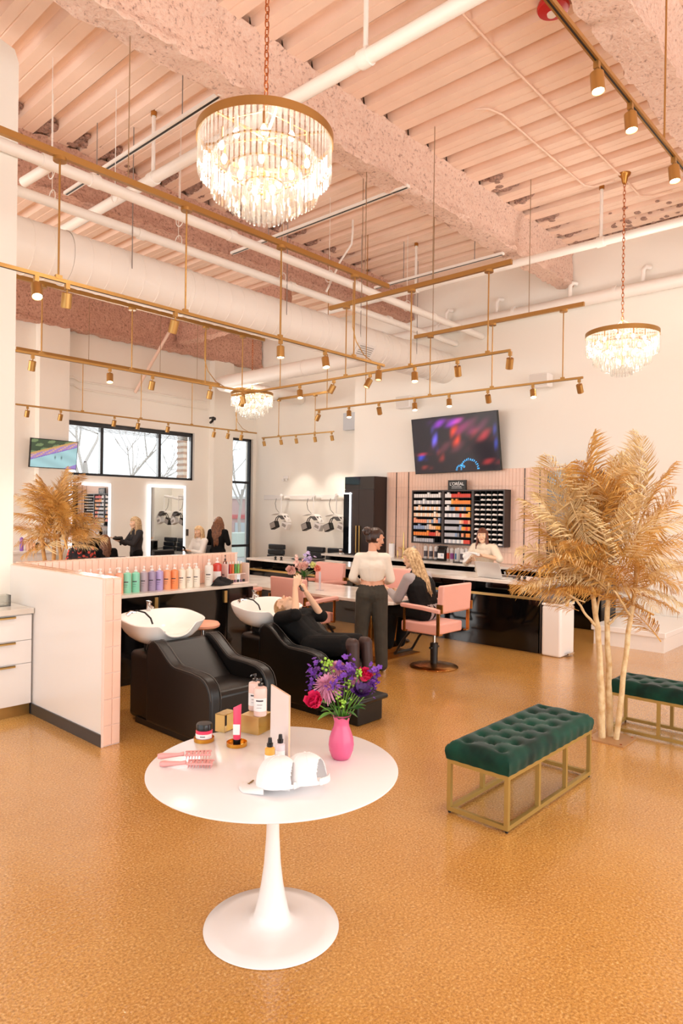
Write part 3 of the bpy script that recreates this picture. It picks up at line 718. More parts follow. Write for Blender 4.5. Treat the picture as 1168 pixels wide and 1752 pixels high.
b = MB(); b.bb(2.668, 2.682, 4.915, 6.66, 0, .095); struct('baseboard_partition', b, mat('charcoal_rubber_base', '#3c3a3c', .35), smooth=0)
b = MB(); b.bb(2.672, 2.69, 4.908, 4.918, .0, HWZ); link('edge_trim', b, GROUT, hw, smooth=0)
# ================================================================== WHITE DRAWER CABINET
t = thing('drawer_cabinet', 'white drawer cabinet with gold pulls beside the left wall', 'cabinet', (1.2, 6.14, 0))
b = MB(); b.bb(0, 1.465, .02, .50, .10, .905); link('body', b, WHITE_G, t, smooth=0)
b = MB(); b.bb(0, 1.46, .03, .06, .0, .10); link('kickboard', b, GOLD, t, smooth=0)
for z0, z1 in ((.675, .895), (.47, .67), (.105, .465)):
    for x0 in (.0, .735):
        b = MB(); b.bb(x0+.005, x0+.726, 0, .02, z0, z1); d = link('drawer', b, WHITE_G, t, bevel=.002)
        b = MB(); b.bb(x0+.12, x0+.58, -.022, .0, z1-.006, z1-.002).bb(x0+.12, x0+.58, -.022, -.019, z1-.02, z1-.002); link('pull', b, GOLD, d, smooth=0)
b = MB(); b.bb(1.18, 2.672, 6.12, 6.655, .905, .955); tag(link('countertop', b, MARBLE, bevel=.004), 'pale marble countertop on the white drawer cabinet', 'countertop')
p = Vector((2.30, 6.42, .955))
t = thing('potted_plant', 'small succulent in a white pot cut by the left edge', 'plant', (2.34, 6.40, .955))
b = MB(); b.lathe([(.045, 0), (.06, .13), (.055, .13), (.05, .11), (0, .11)], (0,0,0), 24); link('pot', b, WHITE_G, t)
LEAFG = mat('fresh_green_leaf', '#9fc235', .5, noise=.3, nscale=9)
for k in range(14):
    a = k*2.4; r = .03+.05*(k % 3)/2; b = MB(); b.tube([(0,0,.11), (.5*r*math.cos(a), .5*r*math.sin(a), .16+.02*(k % 3)), (r*1.3*math.cos(a), r*1.3*math.sin(a), .17+.03*(k % 4))], [.007, .013, .002], 6); link('leaf', b, LEAFG, t)
t = thing('acrylic_box', 'clear acrylic box beside the succulent pot', 'box', (2.50, 6.42, .955))
b = MB()
for q in ((-.07, .07, -.05, -.045, 0, .10), (-.07, .07, .045, .05, 0, .10), (-.07, -.065, -.05, .05, 0, .10), (.065, .07, -.05, .05, 0, .10), (-.07, .07, -.05, .05, .0, .006)): b.bb(*q)
link('walls', b, ACRYL, t, smooth=0)
# ================================================================== SHAMPOO AREA CABINETS AND SHELF
GOLDL = mat('pale_gold_pull', '#d8b878', .3, metal=.9)
for k, (x0, x1, hx) in enumerate(((2.85, 4.13, 4.09), (4.13, 5.06, 5.02), (5.06, 5.46, None))):
    t = thing('base_cabinet', 'black gloss base cabinet behind the %s' % ('first wash chair, next to the tiled half wall', 'second wash basin, under the shelf', )[min(k, 1)] if k < 2 else 'narrow black gloss cabinet at the right end of the bottle shelf', 'cabinet', (x0, 6.40, 0), 0, 'black base cabinets under the bottle shelf')
    b = MB(); b.bb(0, x1-x0-.004, .02, .33, .08, .925).bb(0.02, x1-x0-.02, .05, .33, 0, .08); link('body', b, BLACK_G, t, smooth=0)
    b = MB(); b.bb(.004, x1-x0-.008, 0, .02, .09, .92); d = link('door', b, BLACK_G, t, bevel=.002)
    if hx: b = MB(); b.bb(hx-x0-.02, hx-x0+.02, -.022, 0, .76, .90); link('pull', b, GOLDL, d, smooth=0)
b = MB(); b.bb(2.845, 5.49, 6.36, 6.744, .925, .957); tag(link('bottle_shelf', b, MARBLE, bevel=.003), 'white marble shelf lined with pump bottles along the tiled half wall', 'shelf')

# ================================================================== WASH UNITS
def wash_unit(label, loc):
    t = thing('shampoo_chair', label, 'salon chair', loc, 0, 'black backwash units')
    W = .335
    prof = [(0, .05), (0, .40), (.012, .455), (.04, .505), (.085, .54), (.15, .562), (.25, .572), (.41, .577), (.48, .578), (.53, .592), (.60, .635), (.67, .685), (.74, .73), (.79, .748), (.84, .742), (.88, .71), (.90, .66), (.905, .05)]
    for s in (-1, 1):
        x0, x1 = (s*W, s*(W-.105)); b = MB(); b.prism(prof, 'x', min(x0, x1), max(x0, x1)); a = link('arm_panel', b, LEATHER, t, smooth=35, bevel=.022, bseg=3)
        b = MB()
        b.tube([(s*(W+.0), y, z) for y, z in [(p[0]*1.0, p[1]) for p in prof[1:-1]]], .0022, 5); b.tube([(s*(W-.1), y, z) for y, z in prof[1:-1]], .0022, 5); link('piping', b, STITCH, a)
    seat = [(.02, .05), (.02, .41), (.05, .44), (.12, .452), (.40, .43), (.47, .435), (.54, .49), (.70, .625), (.82, .71), (.88, .715), (.9, .69), (.9, .05)]
    b = MB(); b.prism(seat, 'x', -W+.103, W-.103); link('seat', b, LEATHER, t, smooth=30, bevel=.012)
    b = MB(); b.bb(-W+.11, W-.11, .03, .035, .0, .42); link('front_panel', b, LEATHER, t)
    b = MB(); b.bb(-.30, .30, .89, 1.24, .02, .61); link('base', b, LEATHER, t, bevel=.05, bseg=4)
    b = MB(); b.bb(-.31, .31, .1, 1.1, 0, .05); link('plinth', b, BLACK, t)
    # bowl: scooped porcelain basin with a neck notch on the chair side
    n, rings = 72, []
    def rim(a):
        c, s_ = math.cos(a), math.sin(a); e = .66
        return (math.copysign(abs(c)**e, c)*.385, math.copysign(abs(s_)**e, s_)*.265)
    def notch(a):
        d = abs(((a+R90+math.pi) % (2*math.pi))-math.pi); return (.5+.5*math.cos(math.pi*d/.42))**.7 if d < .42 else 0
    m = MB(); vs = []; fs = []
    levels = [(.30, -.235, 0), (.62, -.20, 0), (.86, -.115, 0), (.97, -.03, .0), (1.0, .0, 1), (.955, .006, 1), (.90, -.02, 1), (.80, -.09, .35), (.6, -.14, 0), (.3, -.155, 0), (.0, -.157, 0)]
    for (k, z, nn) in levels:
        for i in range(n):
            a = 2*math.pi*i/n; x, y = rim(a); bz = z + .02*(y/.27)*nn
            li = levels.index((k, z, nn)); top = -notch(a)*.13+(.004 if 4 <= li <= 5 else -.012 if li < 4 else -.008)
            vs.append((x*k, y*k+(.02 if k < .5 else 0), min(bz, top) if notch(a) > 0 else bz))
    L = len(levels)
    for r in range(L-1):
        for i in range(n): j = (i+1) % n; fs.append((r*n+i, r*n+j, (r+1)*n+j, (r+1)*n+i))
    fs.append(tuple(reversed(range(n)))); m.add(vs, fs)
    bo = link('basin', m, PORC, t, smooth=70, sub=1, loc=(-.05, 1.10, .885)); bo.rotation_euler = (math.radians(4), 0, 0)
    b = MB(); b.lathe([(.034, 0), (.034, .004), (0, .006)], (.02, .03, -.150), 16); link('drain', b, mat('dark_drain', '#3a2f2b', .4), bo)
    b = MB(); b.cyl((-.02, .20, .02), (-.02, .20, .10), .021, n=16); b.cyl((-.02, .20, .075), (-.02, .13, .06), .012); b.box((-.02, .20, .105), (.03, .05, .014)); link('faucet', b, CHROME, bo)
    b = MB(); b.tube([(-.24, .12, .04), (-.20, .10, .06), (-.15, .05, .045), (-.12, .0, .0), (-.11, -.02, -.05)], .008, 8); link('hose', b, BLACK, bo)
    b = MB(); b.tube([(-.28, .13, .02), (-.24, .13, .045), (-.2, .10, .045)], [.02, .016, .011], 8); link('sprayer', b, CHROME, bo)
    b = MB(); b.cyl((-.02, .02, -.3), (-.02, .02, -.22), .12); link('neck_bracket', b, BLACK, bo)
    return t
wu = wash_unit('empty black vinyl wash chair with white basin, nearest the half wall', (3.51, 4.2, 0))
copy_tree(wu, (4.76, 4.2, 0), 0, 'black vinyl wash chair with white basin, occupied by the reclining person')
# raised footrest of the second unit
t = thing('footrest', 'black padded footrest block before the occupied wash chair', 'footrest', (4.62, 3.95, 0))
b = MB(); b.bb(-.16, .17, -.12, .12, 0, .19); link('block', b, LEATHER, t, bevel=.01)
b = MB(); b.bb(-.19, .20, -.17, .14, .19, .235); link('pad', b, LEATHER, t, bevel=.02, bseg=3)
# salmon stool
t = thing('stool', 'round salmon stool top behind the first wash chair', 'stool', (4.02, 5.46, 0))
b = MB(); b.lathe([(.0, .70), (.13, .70), (.16, .715), (.165, .735), (.15, .755), (.0, .765)], (0,0,0), 28); link('seat', b, mat('salmon_vinyl', '#f0a98c', .35), t)
b = MB(); b.cyl((0,0,.05), (0,0,.70), .02); link('post', b, CHROME, t)
for k in range(5):
    a = k*2*math.pi/5; b = MB(); b.tube([(0,0,.06), (.2*math.cos(a), .2*math.sin(a), .04)], .014); l = link('leg', b, CHROME, t); b = MB(); b.sph((.2*math.cos(a), .2*math.sin(a), .022), .022, 8); link('caster', b, BLACK, l)

# ================================================================== TULIP TABLE
t = thing('pedestal_table', 'round white pedestal table in the foreground', 'table', (2.068, 2.27, 0))
b = MB(); b.lathe([(0, .700), (.30, .700), (.52, .704), (.548, .708), (.556, .713), (.556, .717), (.553, .7195), (0, .7195)], (0,0,0), 128); link('tabletop', b, WHITE_T, t, smooth=40)
b = MB(); b.lathe([(0, .0), (.296, .0), (.302, .004), (.300, .009), (.24, .018), (.16, .026), (.105, .032), (.083, .046), (.074, .075), (.064, .12), (.050, .19), (.038, .28), (.030, .40), (.026, .52), (.026, .60), (.032, .66), (.07, .695), (.13, .702), (0, .702)], (0,0,0), 96); link('pedestal', b, WHITE_T, t, smooth=60)

# ================================================================== TUFTED BENCHES
def bench(label, loc, rz, L=1.2, W=.42):
    t = thing('tufted_bench', label, 'bench', loc, rz, 'green velvet benches')
    s = .026; H = .335
    nx = 61; ny = 23; vs = []; fs = []
    btn = []
    for r in range(3):
        for c in range(7 if r % 2 == 0 else 6): btn.append((L*(c+.5+(.5 if r % 2 else 0))/7.0, W*(.22+.28*r)))
    def hgt(x, y):
        e = min(x, L-x, y, W-y); z = .118-.03*max(0, 1-e/.045)**2
        for bx, by in btn:
            d2 = ((x-bx)**2+(y-by)**2); z -= .028*math.exp(-d2/(2*.017**2)) + .010*math.exp(-d2/(2*.045**2))
        # folds between neighbouring buttons
        for bx, by in btn:
            for dx, dy in ((.0857, .1176), (.0857, -.1176)):
                u = ((x-bx)*dx+(y-by)*dy)/(dx*dx+dy*dy)
                if 0 < u < 1 and 0 < bx+dx < L and .05 < by+dy < W-.05:
                    q = math.hypot(x-bx-u*dx, y-by-u*dy); z -= .006*math.exp(-(q/.008)**2)
        return z
    for j in range(ny):
        for i in range(nx):
            x = L*i/(nx-1); y = W*j/(ny-1); vs.append((x, y, hgt(x, y)))
    for j in range(ny-1):
        for i in range(nx-1): a = j*nx+i; fs.append((a, a+1, a+1+nx, a+nx))
    # skirt rounded down to the base
    loop = [i for i in range(nx)]+[j*nx+nx-1 for j in range(1, ny)]+[(ny-1)*nx+i for i in range(nx-2, -1, -1)]+[j*nx for j in range(ny-2, 0, -1)]
    prev = loop
    for (o, z) in ((.010, .07), (.012, .045), (.006, .012), (-.004, .0)):
        cur = []
        for idx in loop:
            x, y, _ = vs[idx]; cx, cy = x-L/2, y-W/2
            ox = math.copysign(o, cx) if (x < 1e-6 or x > L-1e-6) else 0; oy = math.copysign(o, cy) if (y < 1e-6 or y > W-1e-6) else 0
            w = .0025*math.sin(x*60+y*75)
            cur.append(len(vs)); vs.append((x+ox+(w if ox else 0), y+oy+(w if oy else 0), z))
        for k in range(len(loop)): l = (k+1) % len(loop); fs.append((prev[k], cur[k], cur[l], prev[l]))
        prev = cur
    fs.append(tuple(prev))
    m = MB(); m.add(vs, fs); c = link('cushion', m, VELVET, t, smooth=70, loc=(0, 0, H))
    m = MB()
    for bx, by in btn: m.sph((bx, by, hgt(bx, by)+.002), .009, 8, (1, 1, .5))
    link('tufting_buttons', m, VELVET, c)
    # frame
    for (a0, a1, b0, b1, z0, z1) in ((0, L, 0, s, H-s, H), (0, L, W-s, W, H-s, H), (0, s, s, W-s, H-s, H), (L-s, L, s, W-s, H-s, H),
                                     (0, L, 0, s, .015, .015+s), (0, L, W-s, W, .015, .015+s), (0, s, s, W-s, .015, .015+s), (L-s, L, s, W-s, .015, .015+s)):
        m = MB(); m.bb(a0, a1, b0, b1, z0, z1); link('rail', m, GOLDP, t, smooth=0)
    for x in (0, (L-s)/3, 2*(L-s)/3, L-s):
        for y in (0, W-s):
            m = MB(); m.bb(x, x+s, y, y+s, .015+s, H-s); l = link('leg', m, GOLDP, t, smooth=0)
            if x in (0, L-s): m = MB(); m.cyl((x+s/2, y+s/2, 0), (x+s/2, y+s/2, .015), .009); link('foot', m, BLACK, l)
    return t
bench('green tufted velvet bench on a gold frame, the nearer whole one', (3.59, 1.93, 0), 0)
bench('green tufted velvet bench cut off by the right edge, beside the palm', (5.92, 2.24, 0), -R90, L=1.2, W=.38)

# ================================================================== LONG WORK TABLE AND PINK CHAIRS
TX0, TX1, TY0, TY1 = 6.40, 7.42, 5.06, 8.95
b = MB(); b.prism([(TX0, TY0+.12), (TX0+.12, TY0), (TX1-.12, TY0), (TX1, TY0+.12), (TX1, TY1), (TX0, TY1)], 'z', .725, .762)
t = thing('work_table', 'long white marble work table on bronze legs in the middle of the room', 'table', (0, 0, 0))
link('tabletop', b, MARBLE, t, bevel=.004)
for y in (5.55, 8.3):
    b = MB(); b.bb(6.62, 7.2, y-.06, y+.06, .012, .725); l = link('pedestal', b, BRONZE, t, bevel=.003)
    b = MB(); b.bb(6.45, 7.37, y-.28, y+.28, 0, .012); link('foot_plate', b, BRONZE, l, smooth=0)
def styling_chair(label, loc, rz, up=0.0):
    """faces local +y"""
    t = thing('styling_chair', label, 'chair', loc, rz, 'pink styling chairs')
    z = up
    b = MB(); b.bb(-.27, .27, -.22, .30, z+.43, z+.555); link('seat', b, PINKV, t, bevel=.022, bseg=3)
    b = MB(); b.prism([(-.31, z+.70), (-.225, z+.67), (-.245, z+1.01), (-.33, z+1.02)], 'x', -.30, .30); link('backrest', b, PINKV, t, bevel=.018, bseg=3)
    for s in (-1, 1):
        x = s*.315
        b = MB(); b.prism([(-.30, z+.695), (-.30, z+.745), (-.05, z+.765), (.25, z+.775), (.27, z+.755), (.25, z+.725), (-.05, z+.715)], 'x', x-.032, x+.032); link('armrest', b, PINKV, t, bevel=.012)
        b = MB(); b.bb(x-.008, x+.008, -.285, -.245, z+.44, z+.80).bb(x-.008, x+.008, -.325, -.285, z+.70, z+.80); link('rear_upright', b, BRONZE, t, smooth=0)
        b = MB(); b.bb(x-.008, x+.008, .20, .23, z+.44, z+.73); link('front_upright', b, BRONZE, t, smooth=0)
        for q in (-.285, .20): b = MB(); b.bb(min(x, s*.25), max(x, s*.25), q, q+.04, z+.44, z+.455); link('side_bracket', b, BRONZE, t, smooth=0)
        b = MB(); b.tube([(s*.17, .22, z+.43), (s*.17, .34, z+.30), (s*.17, .44, z+.14), (s*.15, .47, z+.11)], .016, 8); link('footrest_arm', b, BLACK, t)
    b = MB(); b.tube([(-.17, .46, z+.115), (0, .48, z+.11), (.17, .46, z+.115)], .02, 10); link('footrest_bar', b, BLACK, t)
    b = MB(); b.bb(-.12, .12, -.1, .14, z+.40, z+.43); link('seat_plate', b, BLACK, t)
    b = MB(); b.cyl((0,0,.26), (0,0,z+.41), .018, n=14); link('piston', b, CHROME, t)
    b = MB(); b.lathe([(.045, .04), (.045, .23), (.048, .23), (.048, .285), (.03, .29)], (0,0,0), 20); b.box((0,0,.235), (.17, .03, .02)); link('pump', b, BLACK, t)
    b = MB(); b.lathe([(0, 0), (.285, 0), (.29, .006), (.285, .012), (.15, .03), (.06, .045), (0, .045)], (0,0,0), 48); link('base_disc', b, BRONZE, t, smooth=50)
    return t
sc0 = styling_chair('pink styling chair under the blonde woman in the dark vest', (6.83, 4.68, 0), 0)
copy_tree(sc0, (6.12, 6.18, 0), -R90, 'pink styling chair behind the reclining person, tucked to the near table side')
copy_tree(sc0, (6.05, 7.55, 0), -R90, 'pink styling chair near the bottle shelf end, mostly hidden by the cabinet')
copy_tree(sc0, (7.72, 7.50, 0), R90, 'pink styling chair beyond the table, behind the flower bouquet')
copy_tree(sc0, (7.72, 6.06, 0), R90, 'pink styling chair beyond the table between the two women')

# ================================================================== BLACK COUNTER
t = thing('service_counter', 'long black gloss bar counter with a gold line', 'counter', (8.46, 4.12, 0))
CL = 5.92
for k in range(4):
    y0, y1 = CL*k/4, CL*(k+1)/4
    b = MB(); b.bb(0, .02, y0+.002, y1-.002, .0, .70); link('front_panel', b, BLACK_G, t, bevel=.001)
b = MB(); b.bb(-.006, .02, .004, CL, .70, .735); link('gold_strip', b, GOLDL, t, smooth=0)
b = MB(); b.bb(.02, .7, .02, CL, 0.0, .69).bb(.30, .72, .02, CL, .69, .88); link('carcass', b, BLACK_G, t, smooth=0)
b = MB(); b.bb(0, .74, -.005, .02, 0, .885); link('end_panel', b, mat('grey_gloss_end', '#5b5555', .12), t, smooth=0)
for k in range(6): b = MB(); b.bb(.0, .3, CL*k/5-.012 if k else .02, CL*k/5+.0 if k else .035, .735, .885); link('divider', b, DARKB, t, smooth=0)
b = MB(); b.bb(8.41, 9.24, 4.08, 10.08, .888, .93); tag(link('worktop', b, MARBLE, bevel=.003), 'white marble worktop of the long black counter', 'worktop')
# back counter
t = thing('back_counter', 'black base units along the pink tiled wall', 'counter', (10.72, 4.2, 0))
for k in range(6):
    b = MB(); b.bb(0, .02, k*1.0+.003, k*1.0+.997, .08, .865); link('door', b, BLACK_G, t, smooth=0)
b = MB(); b.bb(.02, .61, 0, 6.0, .06, .87).bb(.06, .61, 0, 6.0, 0, .06); link('body', b, BLACK_G, t, smooth=0)
b = MB(); b.bb(10.66, 11.33, 4.17, 10.28, .872, .912); tag(link('back_worktop', b, MARBLE, bevel=.003), 'pale marble worktop running under the pink tiled wall', 'worktop')
# tiled splashback and seam strips
al = MB(); rows = [.915+.2045*k for k in range(9)]; rows[-1] = 2.665
Y0, Y1 = 5.25, 9.03
nc = int((Y1-Y0)/TW)
for c in range(nc):
    for k in range(len(rows)-1):
        m = tile_mesh(TW, rows[k+1]-rows[k]); al.T = Matrix.Translation((11.335, Y0+(c+1)*TW, rows[k])) @ Matrix.Rotation(-R90, 4, 'Z'); al.add(m.v, m.f)
tw = thing('tiled_splashback', 'pink tiled panel on the back wall behind the colour racks', 'tiling', (0,0,0))
b = MB(); b.bb(11.336, 11.349, Y0, Y1, .912, 2.668); link('grout_bed', b, GROUT, tw, smooth=0)
link('tile_field', al, PINKT2, tw, smooth=25)['kind'] = 'stuff'
for px in (678, 698.5, 897, 923):
    y = at(px, 870, x=11.33).y; b = MB(); b.bb(11.318, 11.337, y-.008, y+.008, .92, 2.66); link('seam_strip', b, mat('dark_seam_metal', '#3b2e29', .4, .6), tw, smooth=0)
# tall cabinets at both ends
GLASSD = mat('smoked_glass_door', '#1c1a1e', .04, spec=.8)
def tall(label, ya, yb, led):
    t = thing('tall_cabinet', label, 'cabinet', (10.9, ya, .915), 0, 'tall black cabinets on the back counter'); w = yb-ya; h = 2.57-.915
    b = MB(); b.bb(.02, .43, 0, w, 0, h); link('body', b, DARKB, t, smooth=0)
    for k in range(2):
        b = MB(); b.bb(0, .02, w*k/2+.003, w*(k+1)/2-.003, .005, h-.27); d = link('door', b, mat('charcoal_brown_gloss', '#332a2a', .16), t, smooth=0)
        yh = w/2+(.045 if k else -.045); b = MB(); b.bb(-.035, -.015, yh-.012, yh+.012, .05, .62).bb(-.03, .0, yh-.006, yh+.006, .08, .09).bb(-.03, .0, yh-.006, yh+.006, .56, .57); link('handle', b, GOLDL, d, smooth=0)
        b = MB(); b.bb(0, .02, w*k/2+.003, w*(k+1)/2-.003, h-.26, h-.003); link('glass_door', b, GLASSD, t, smooth=0)
    if led:
        b = MB(); b.bb(-.03, 0, w-.16, w-.0, .03, h-.37); l = link('lit_mirror', b, mat('dark_mirror', '#2b3038', .05, .8), t, smooth=0)
        b = MB(); b.bb(-.034, -.001, w-.19, w-.165, .03, h-.34).bb(-.034, -.001, w-.19, w-.0, h-.37, h-.34); link('led_edge', b, LED, l, smooth=0)
    return t
tall('tall dark cabinet with two gold handles left of the tiled wall', 9.02, 9.83, True)
tall('tall dark cabinet behind the palm at the right of the tiled wall', 4.42, 5.22, False)

# ================================================================== HAIR COLOUR RACKS AND BOXES
def rack(ya, yb, z0, z1, nsh, ncell, label):
    """open front at x=11.12, shelves every cell"""
    t = thing('wall_rack', label, 'rack', (11.10, ya, z0), 0, 'black hair colour racks'); w = yb-ya; h = z1-z0; fr = .025
    b = MB(); b.bb(.21, .225, 0, w, 0, h); link('back_panel', b, BLACK, t, smooth=0)
    for q in ((0, .21, 0, fr, 0, h), (0, .21, w-fr, w, 0, h)): b = MB(); b.bb(*q); link('side_panel', b, mat('dark_rack_frame', '#3a2f2e', .4), t, smooth=0)
    for q in ((0, .21, fr, w-fr, 0, fr), (0, .21, fr, w-fr, h-fr, h)): b = MB(); b.bb(*q); link('frame_rail', b, MATS['dark_rack_frame'], t, smooth=0)
    for k in range(1, nsh): z = fr+(h-2*fr)*k/nsh; b = MB(); b.bb(.01, .21, fr, w-fr, z-.005, z+.005); link('shelf', b, BLACK, t, smooth=0)
    b = MB()
    for k in range(1, ncell): y = fr+(w-2*fr)*k/ncell; b.bb(.015, .2, y-.0015, y+.0015, fr, h-fr)
    link('dividers', b, BLACK, t, smooth=0)
    return t, w, h, fr
RZ0, RZ1 = 1.225, 2.275
YA = [at(704, 880, x=11.1).y, at(757, 880, x=11.1).y, at(808, 880, x=11.1).y, at(861, 880, x=11.1).y]
CB = {}
def cbox(col):
    if col not in CB: CB[col] = mat('box_'+col, {'white': '#ece8e6', 'silver': '#b9b9c0', 'cream': '#efe3d2', 'orange': '#f08a35', 'amber': '#f2a94a', 'red': '#d8402c', 'salmon': '#ee9f7c', 'blue': '#8ea0c0', 'peach': '#f2c9a6', 'grey': '#8c8d94'}[col], .45)
    return CB[col]
ROWS_L = [['white']*12, ['white', 'silver']*6, ['peach', 'white']*6, ['peach', 'cream']*6, ['salmon']*6+['silver', 'peach', 'blue', 'peach', 'salmon', 'blue'], ['blue']*5+['silver']*2+['peach']*3+['amber']*2, ['orange']*7+['red']*3+['salmon']*2, ['silver']*9]
ROWS_R = [['white']*3+['red']*9, ['white']*3+['amber']+['orange']*8, ['white']*2+['silver', 'blue', 'silver']+['orange', 'salmon', 'silver', 'peach', 'blue', 'amber', 'amber'], ['white', 'silver']*3+['silver', 'red', 'peach', 'salmon', 'amber', 'amber'],
          ['silver']*7+['peach', 'salmon', 'red', 'red', 'salmon'], ['silver']*6+['grey', 'blue', 'amber', 'orange', 'red', 'orange'], ['silver']*5+['blue', 'grey', None, 'salmon', None, 'orange', 'orange'], ['white', 'silver']*4+['cream', 'red', 'red', 'red']]
_bx = {}
rb = random.Random(5)
ORD = ['first', 'second', 'third', 'fourth', 'fifth', 'sixth', 'seventh', 'eighth', 'ninth', 'tenth', 'eleventh', 'twelfth', 'thirteenth']
ordn = ['top', 'second', 'third', 'fourth', 'fifth', 'sixth', 'seventh', 'bottom']
for side, (ya, yb, rows_) in (('left', (YA[1], YA[0], ROWS_L)), ('middle', (YA[2], YA[1], ROWS_R))):
    t, w, h, fr = rack(ya, yb, RZ0, RZ1, 8, 13, '%s black wall rack with eight shelves of colour boxes' % side)
    ch = (h-2*fr)/8; cw = (w-2*fr)/13
    for r, row in enumerate(rows_):
        zb = RZ0+fr+ch*(7-r)+.0052
        for c, col in enumerate(row):
            if col is None: continue
            tallb = rb.random() < .12
            key = (col, tallb)
            # photo left = larger Y
            loc = (11.112, yb-fr-cw*(c+.5+.3), zb)
            if key not in _bx:
                b = MB(); hh = .1 if tallb else .07; b.bb(0, .15, -cw*.43, cw*.43, 0, hh); o = link('color_box', b, cbox(col), smooth=0, loc=loc)
                _bx[key] = o
            else: o = reuse(_bx[key], 'color_box', None, loc)
            tag(o, '%s colour box, %s from left on the %s shelf of the %s rack' % (col, ORD[c], ordn[r], side), 'box', 'hair colour boxes on the %s rack' % side)
t, w, h, fr = rack(YA[3]-.02, YA[2], RZ0, RZ1, 11, 5, 'right black wall rack with rows of folded swatch packs')
ch = (h-2*fr)/11; cw = (w-2*fr)/5; sp = None
for r in range(11):
    for c in range(5):
        if (r, c) in ((1, 0), (5, 4)): continue
        loc = (11.112, YA[2]-fr-cw*(c+.5), RZ0+fr+ch*(10-r)+.0055)
        if sp is None:
            b = MB(); b.prism([(-.045, .0), (.045, .0), (.05, .018), (.02, .035), (-.015, .022), (-.05, .02)], 'x', 0, .12); sp = o = link('swatch_pack', b, mat('swatch_card', '#efe6df', .5), smooth=0, loc=loc)
        else: o = reuse(sp, 'swatch_pack', None, loc)
        tag(o, 'white folded pack, column %s from left, row %s of the right rack' % (['one', 'two', 'three', 'four', 'five'][c], ['one', 'two', 'three', 'four', 'five', 'six', 'seven', 'eight', 'nine', 'ten', 'eleven'][r]), 'packet', 'folded packs in the right rack')
t = thing('brand_sign', 'small black shop sign standing on top of the middle rack', 'sign', (11.16, at(783, 838, x=11.2).y, RZ1))
b = MB(); b.bb(0, .04, -.20, .20, 0, .19); link('panel', b, BLACK, t, smooth=0)
txt('lettering', "L'ORÉAL", .085, mat('sign_white', '#f4f4f4', .5), t, (-.003, 0, .115), (R90, 0, -R90), .001, .001)
txt('lettering', 'PROFESSIONNEL', .03, MATS['sign_white'], t, (-.003, 0, .06), (R90, 0, -R90))
b = MB(); b.bb(-.002, 0, -.12, .12, .03, .034); link('line', b, MATS['sign_white'], t, smooth=0)

# ================================================================== SCREENS
def screen_mesh(w, h, nx, ny, fn):
    """grid in local x,z with a colour per face corner"""
    me = bpy.data.meshes.new('picture'); vs = [(w*(i/nx-.5), 0, h*(j/ny-.5)) for j in range(ny+1) for i in range(nx+1)]
    fs = [(j*(nx+1)+i, j*(nx+1)+i+1, (j+1)*(nx+1)+i+1, (j+1)*(nx+1)+i) for j in range(ny) for i in range(nx)]
    me.from_pydata(vs, [], fs); ca = me.color_attributes.new('picture', 'FLOAT_COLOR', 'POINT')
    for j in range(ny+1):
        for i in range(nx+1): ca.data[j*(nx+1)+i].color = (*fn(i/nx, 1-j/ny), 1)
    return me
def scr_mat(name, s):
    m = bpy.data.materials.new(name); m.use_nodes = True; nt = m.node_tree; b = nt.nodes['Principled BSDF']
    a = nt.nodes.new('ShaderNodeVertexColor'); a.layer_name = 'picture'; nt.links.new(a.outputs[0], b.inputs['Emission Color'])
    b.inputs['Emission Strength'].default_value = s; b.inputs['Base Color'].default_value = (.01, .01, .01, 1); b.inputs['Roughness'].default_value = .12; return m
def blob(u, v, cu, cv, ru, rv, p=2): return math.exp(-((abs(u-cu)/ru)**p+(abs(v-cv)/rv)**p))
def tv_big(u, v):
    c = np.array([.012, .010, .018])
    for (cu, cv, ru, rv, col) in ((.40, .12, .14, .07, (.30, .03, .55)), (.55, .10, .10, .05, (.5, .05, .35)), (.27, .38, .035, .17, (.16, .12, .75)), (.52, .36, .05, .16, (1.0, .06, .015)),
        (.62, .25, .12, .10, (.25, .02, .10)), (.82, .38, .10, .10, (.45, .03, .04)), (.75, .2, .15, .12, (.12, .02, .05)), (.10, .72, .05, .05, (.02, .07, .6)), (.10, .65, .09, .03, (.4, .02, .05)), (.33, .70, .04, .09, (.35, .03, .02)),
        (.9, .85, .10, .05, (.35, .02, .02)), (.97, .45, .02, .2, (.03, .05, .35)), (.15, .90, .06, .04, (.3, .03, .02)), (.45, .55, .2, .1, (.10, .02, .03))):
        c = c+np.array(col)*blob(u, v, cu, cv, ru, rv, 3)*(.55+.45*math.sin(u*37+v*21+cu*30))
    for (cu, cv, r, st, en) in ((.66, .97, .10, 0, math.pi), (.56, .99, .055, .6, 3)):
        du, dv = u-cu, (cv-v)*.56; rr = math.hypot(du, dv); a = math.atan2(dv, du)
        if abs(rr-r) < .010 and st < a < en and (int(a*9) % 2 == 0): c = c+np.array([.05, .5, 1.0])
    return c
def tv_small(u, v):
    d = v-(.62-.55*u)    # band slanting up to the right
    c = np.array([.46, .72, .74])*(1+.08*math.sin(u*9-v*14))
    if d < -.12: c = np.array([.08, .11, .06])+np.array([.16, .2, .08])*(math.sin(u*17+v*9)*math.sin(v*23) > .3)
    elif d < -.05: c = np.array([.75, .42, .16])
    elif d < .10: c = np.array([.50, .30, .62]) if (int(u*24)+int(v*20)) % 3 else np.array([.85, .5, .35])
    elif d < .13: c = np.array([.30, .16, .6])
    if v > 1.45-.62*u: c = np.array([.40, .28, .7])
    for cu in (.52, .66): c = c*(1-.8*blob(u, v, cu, .62, .015, .06)) 
    return c
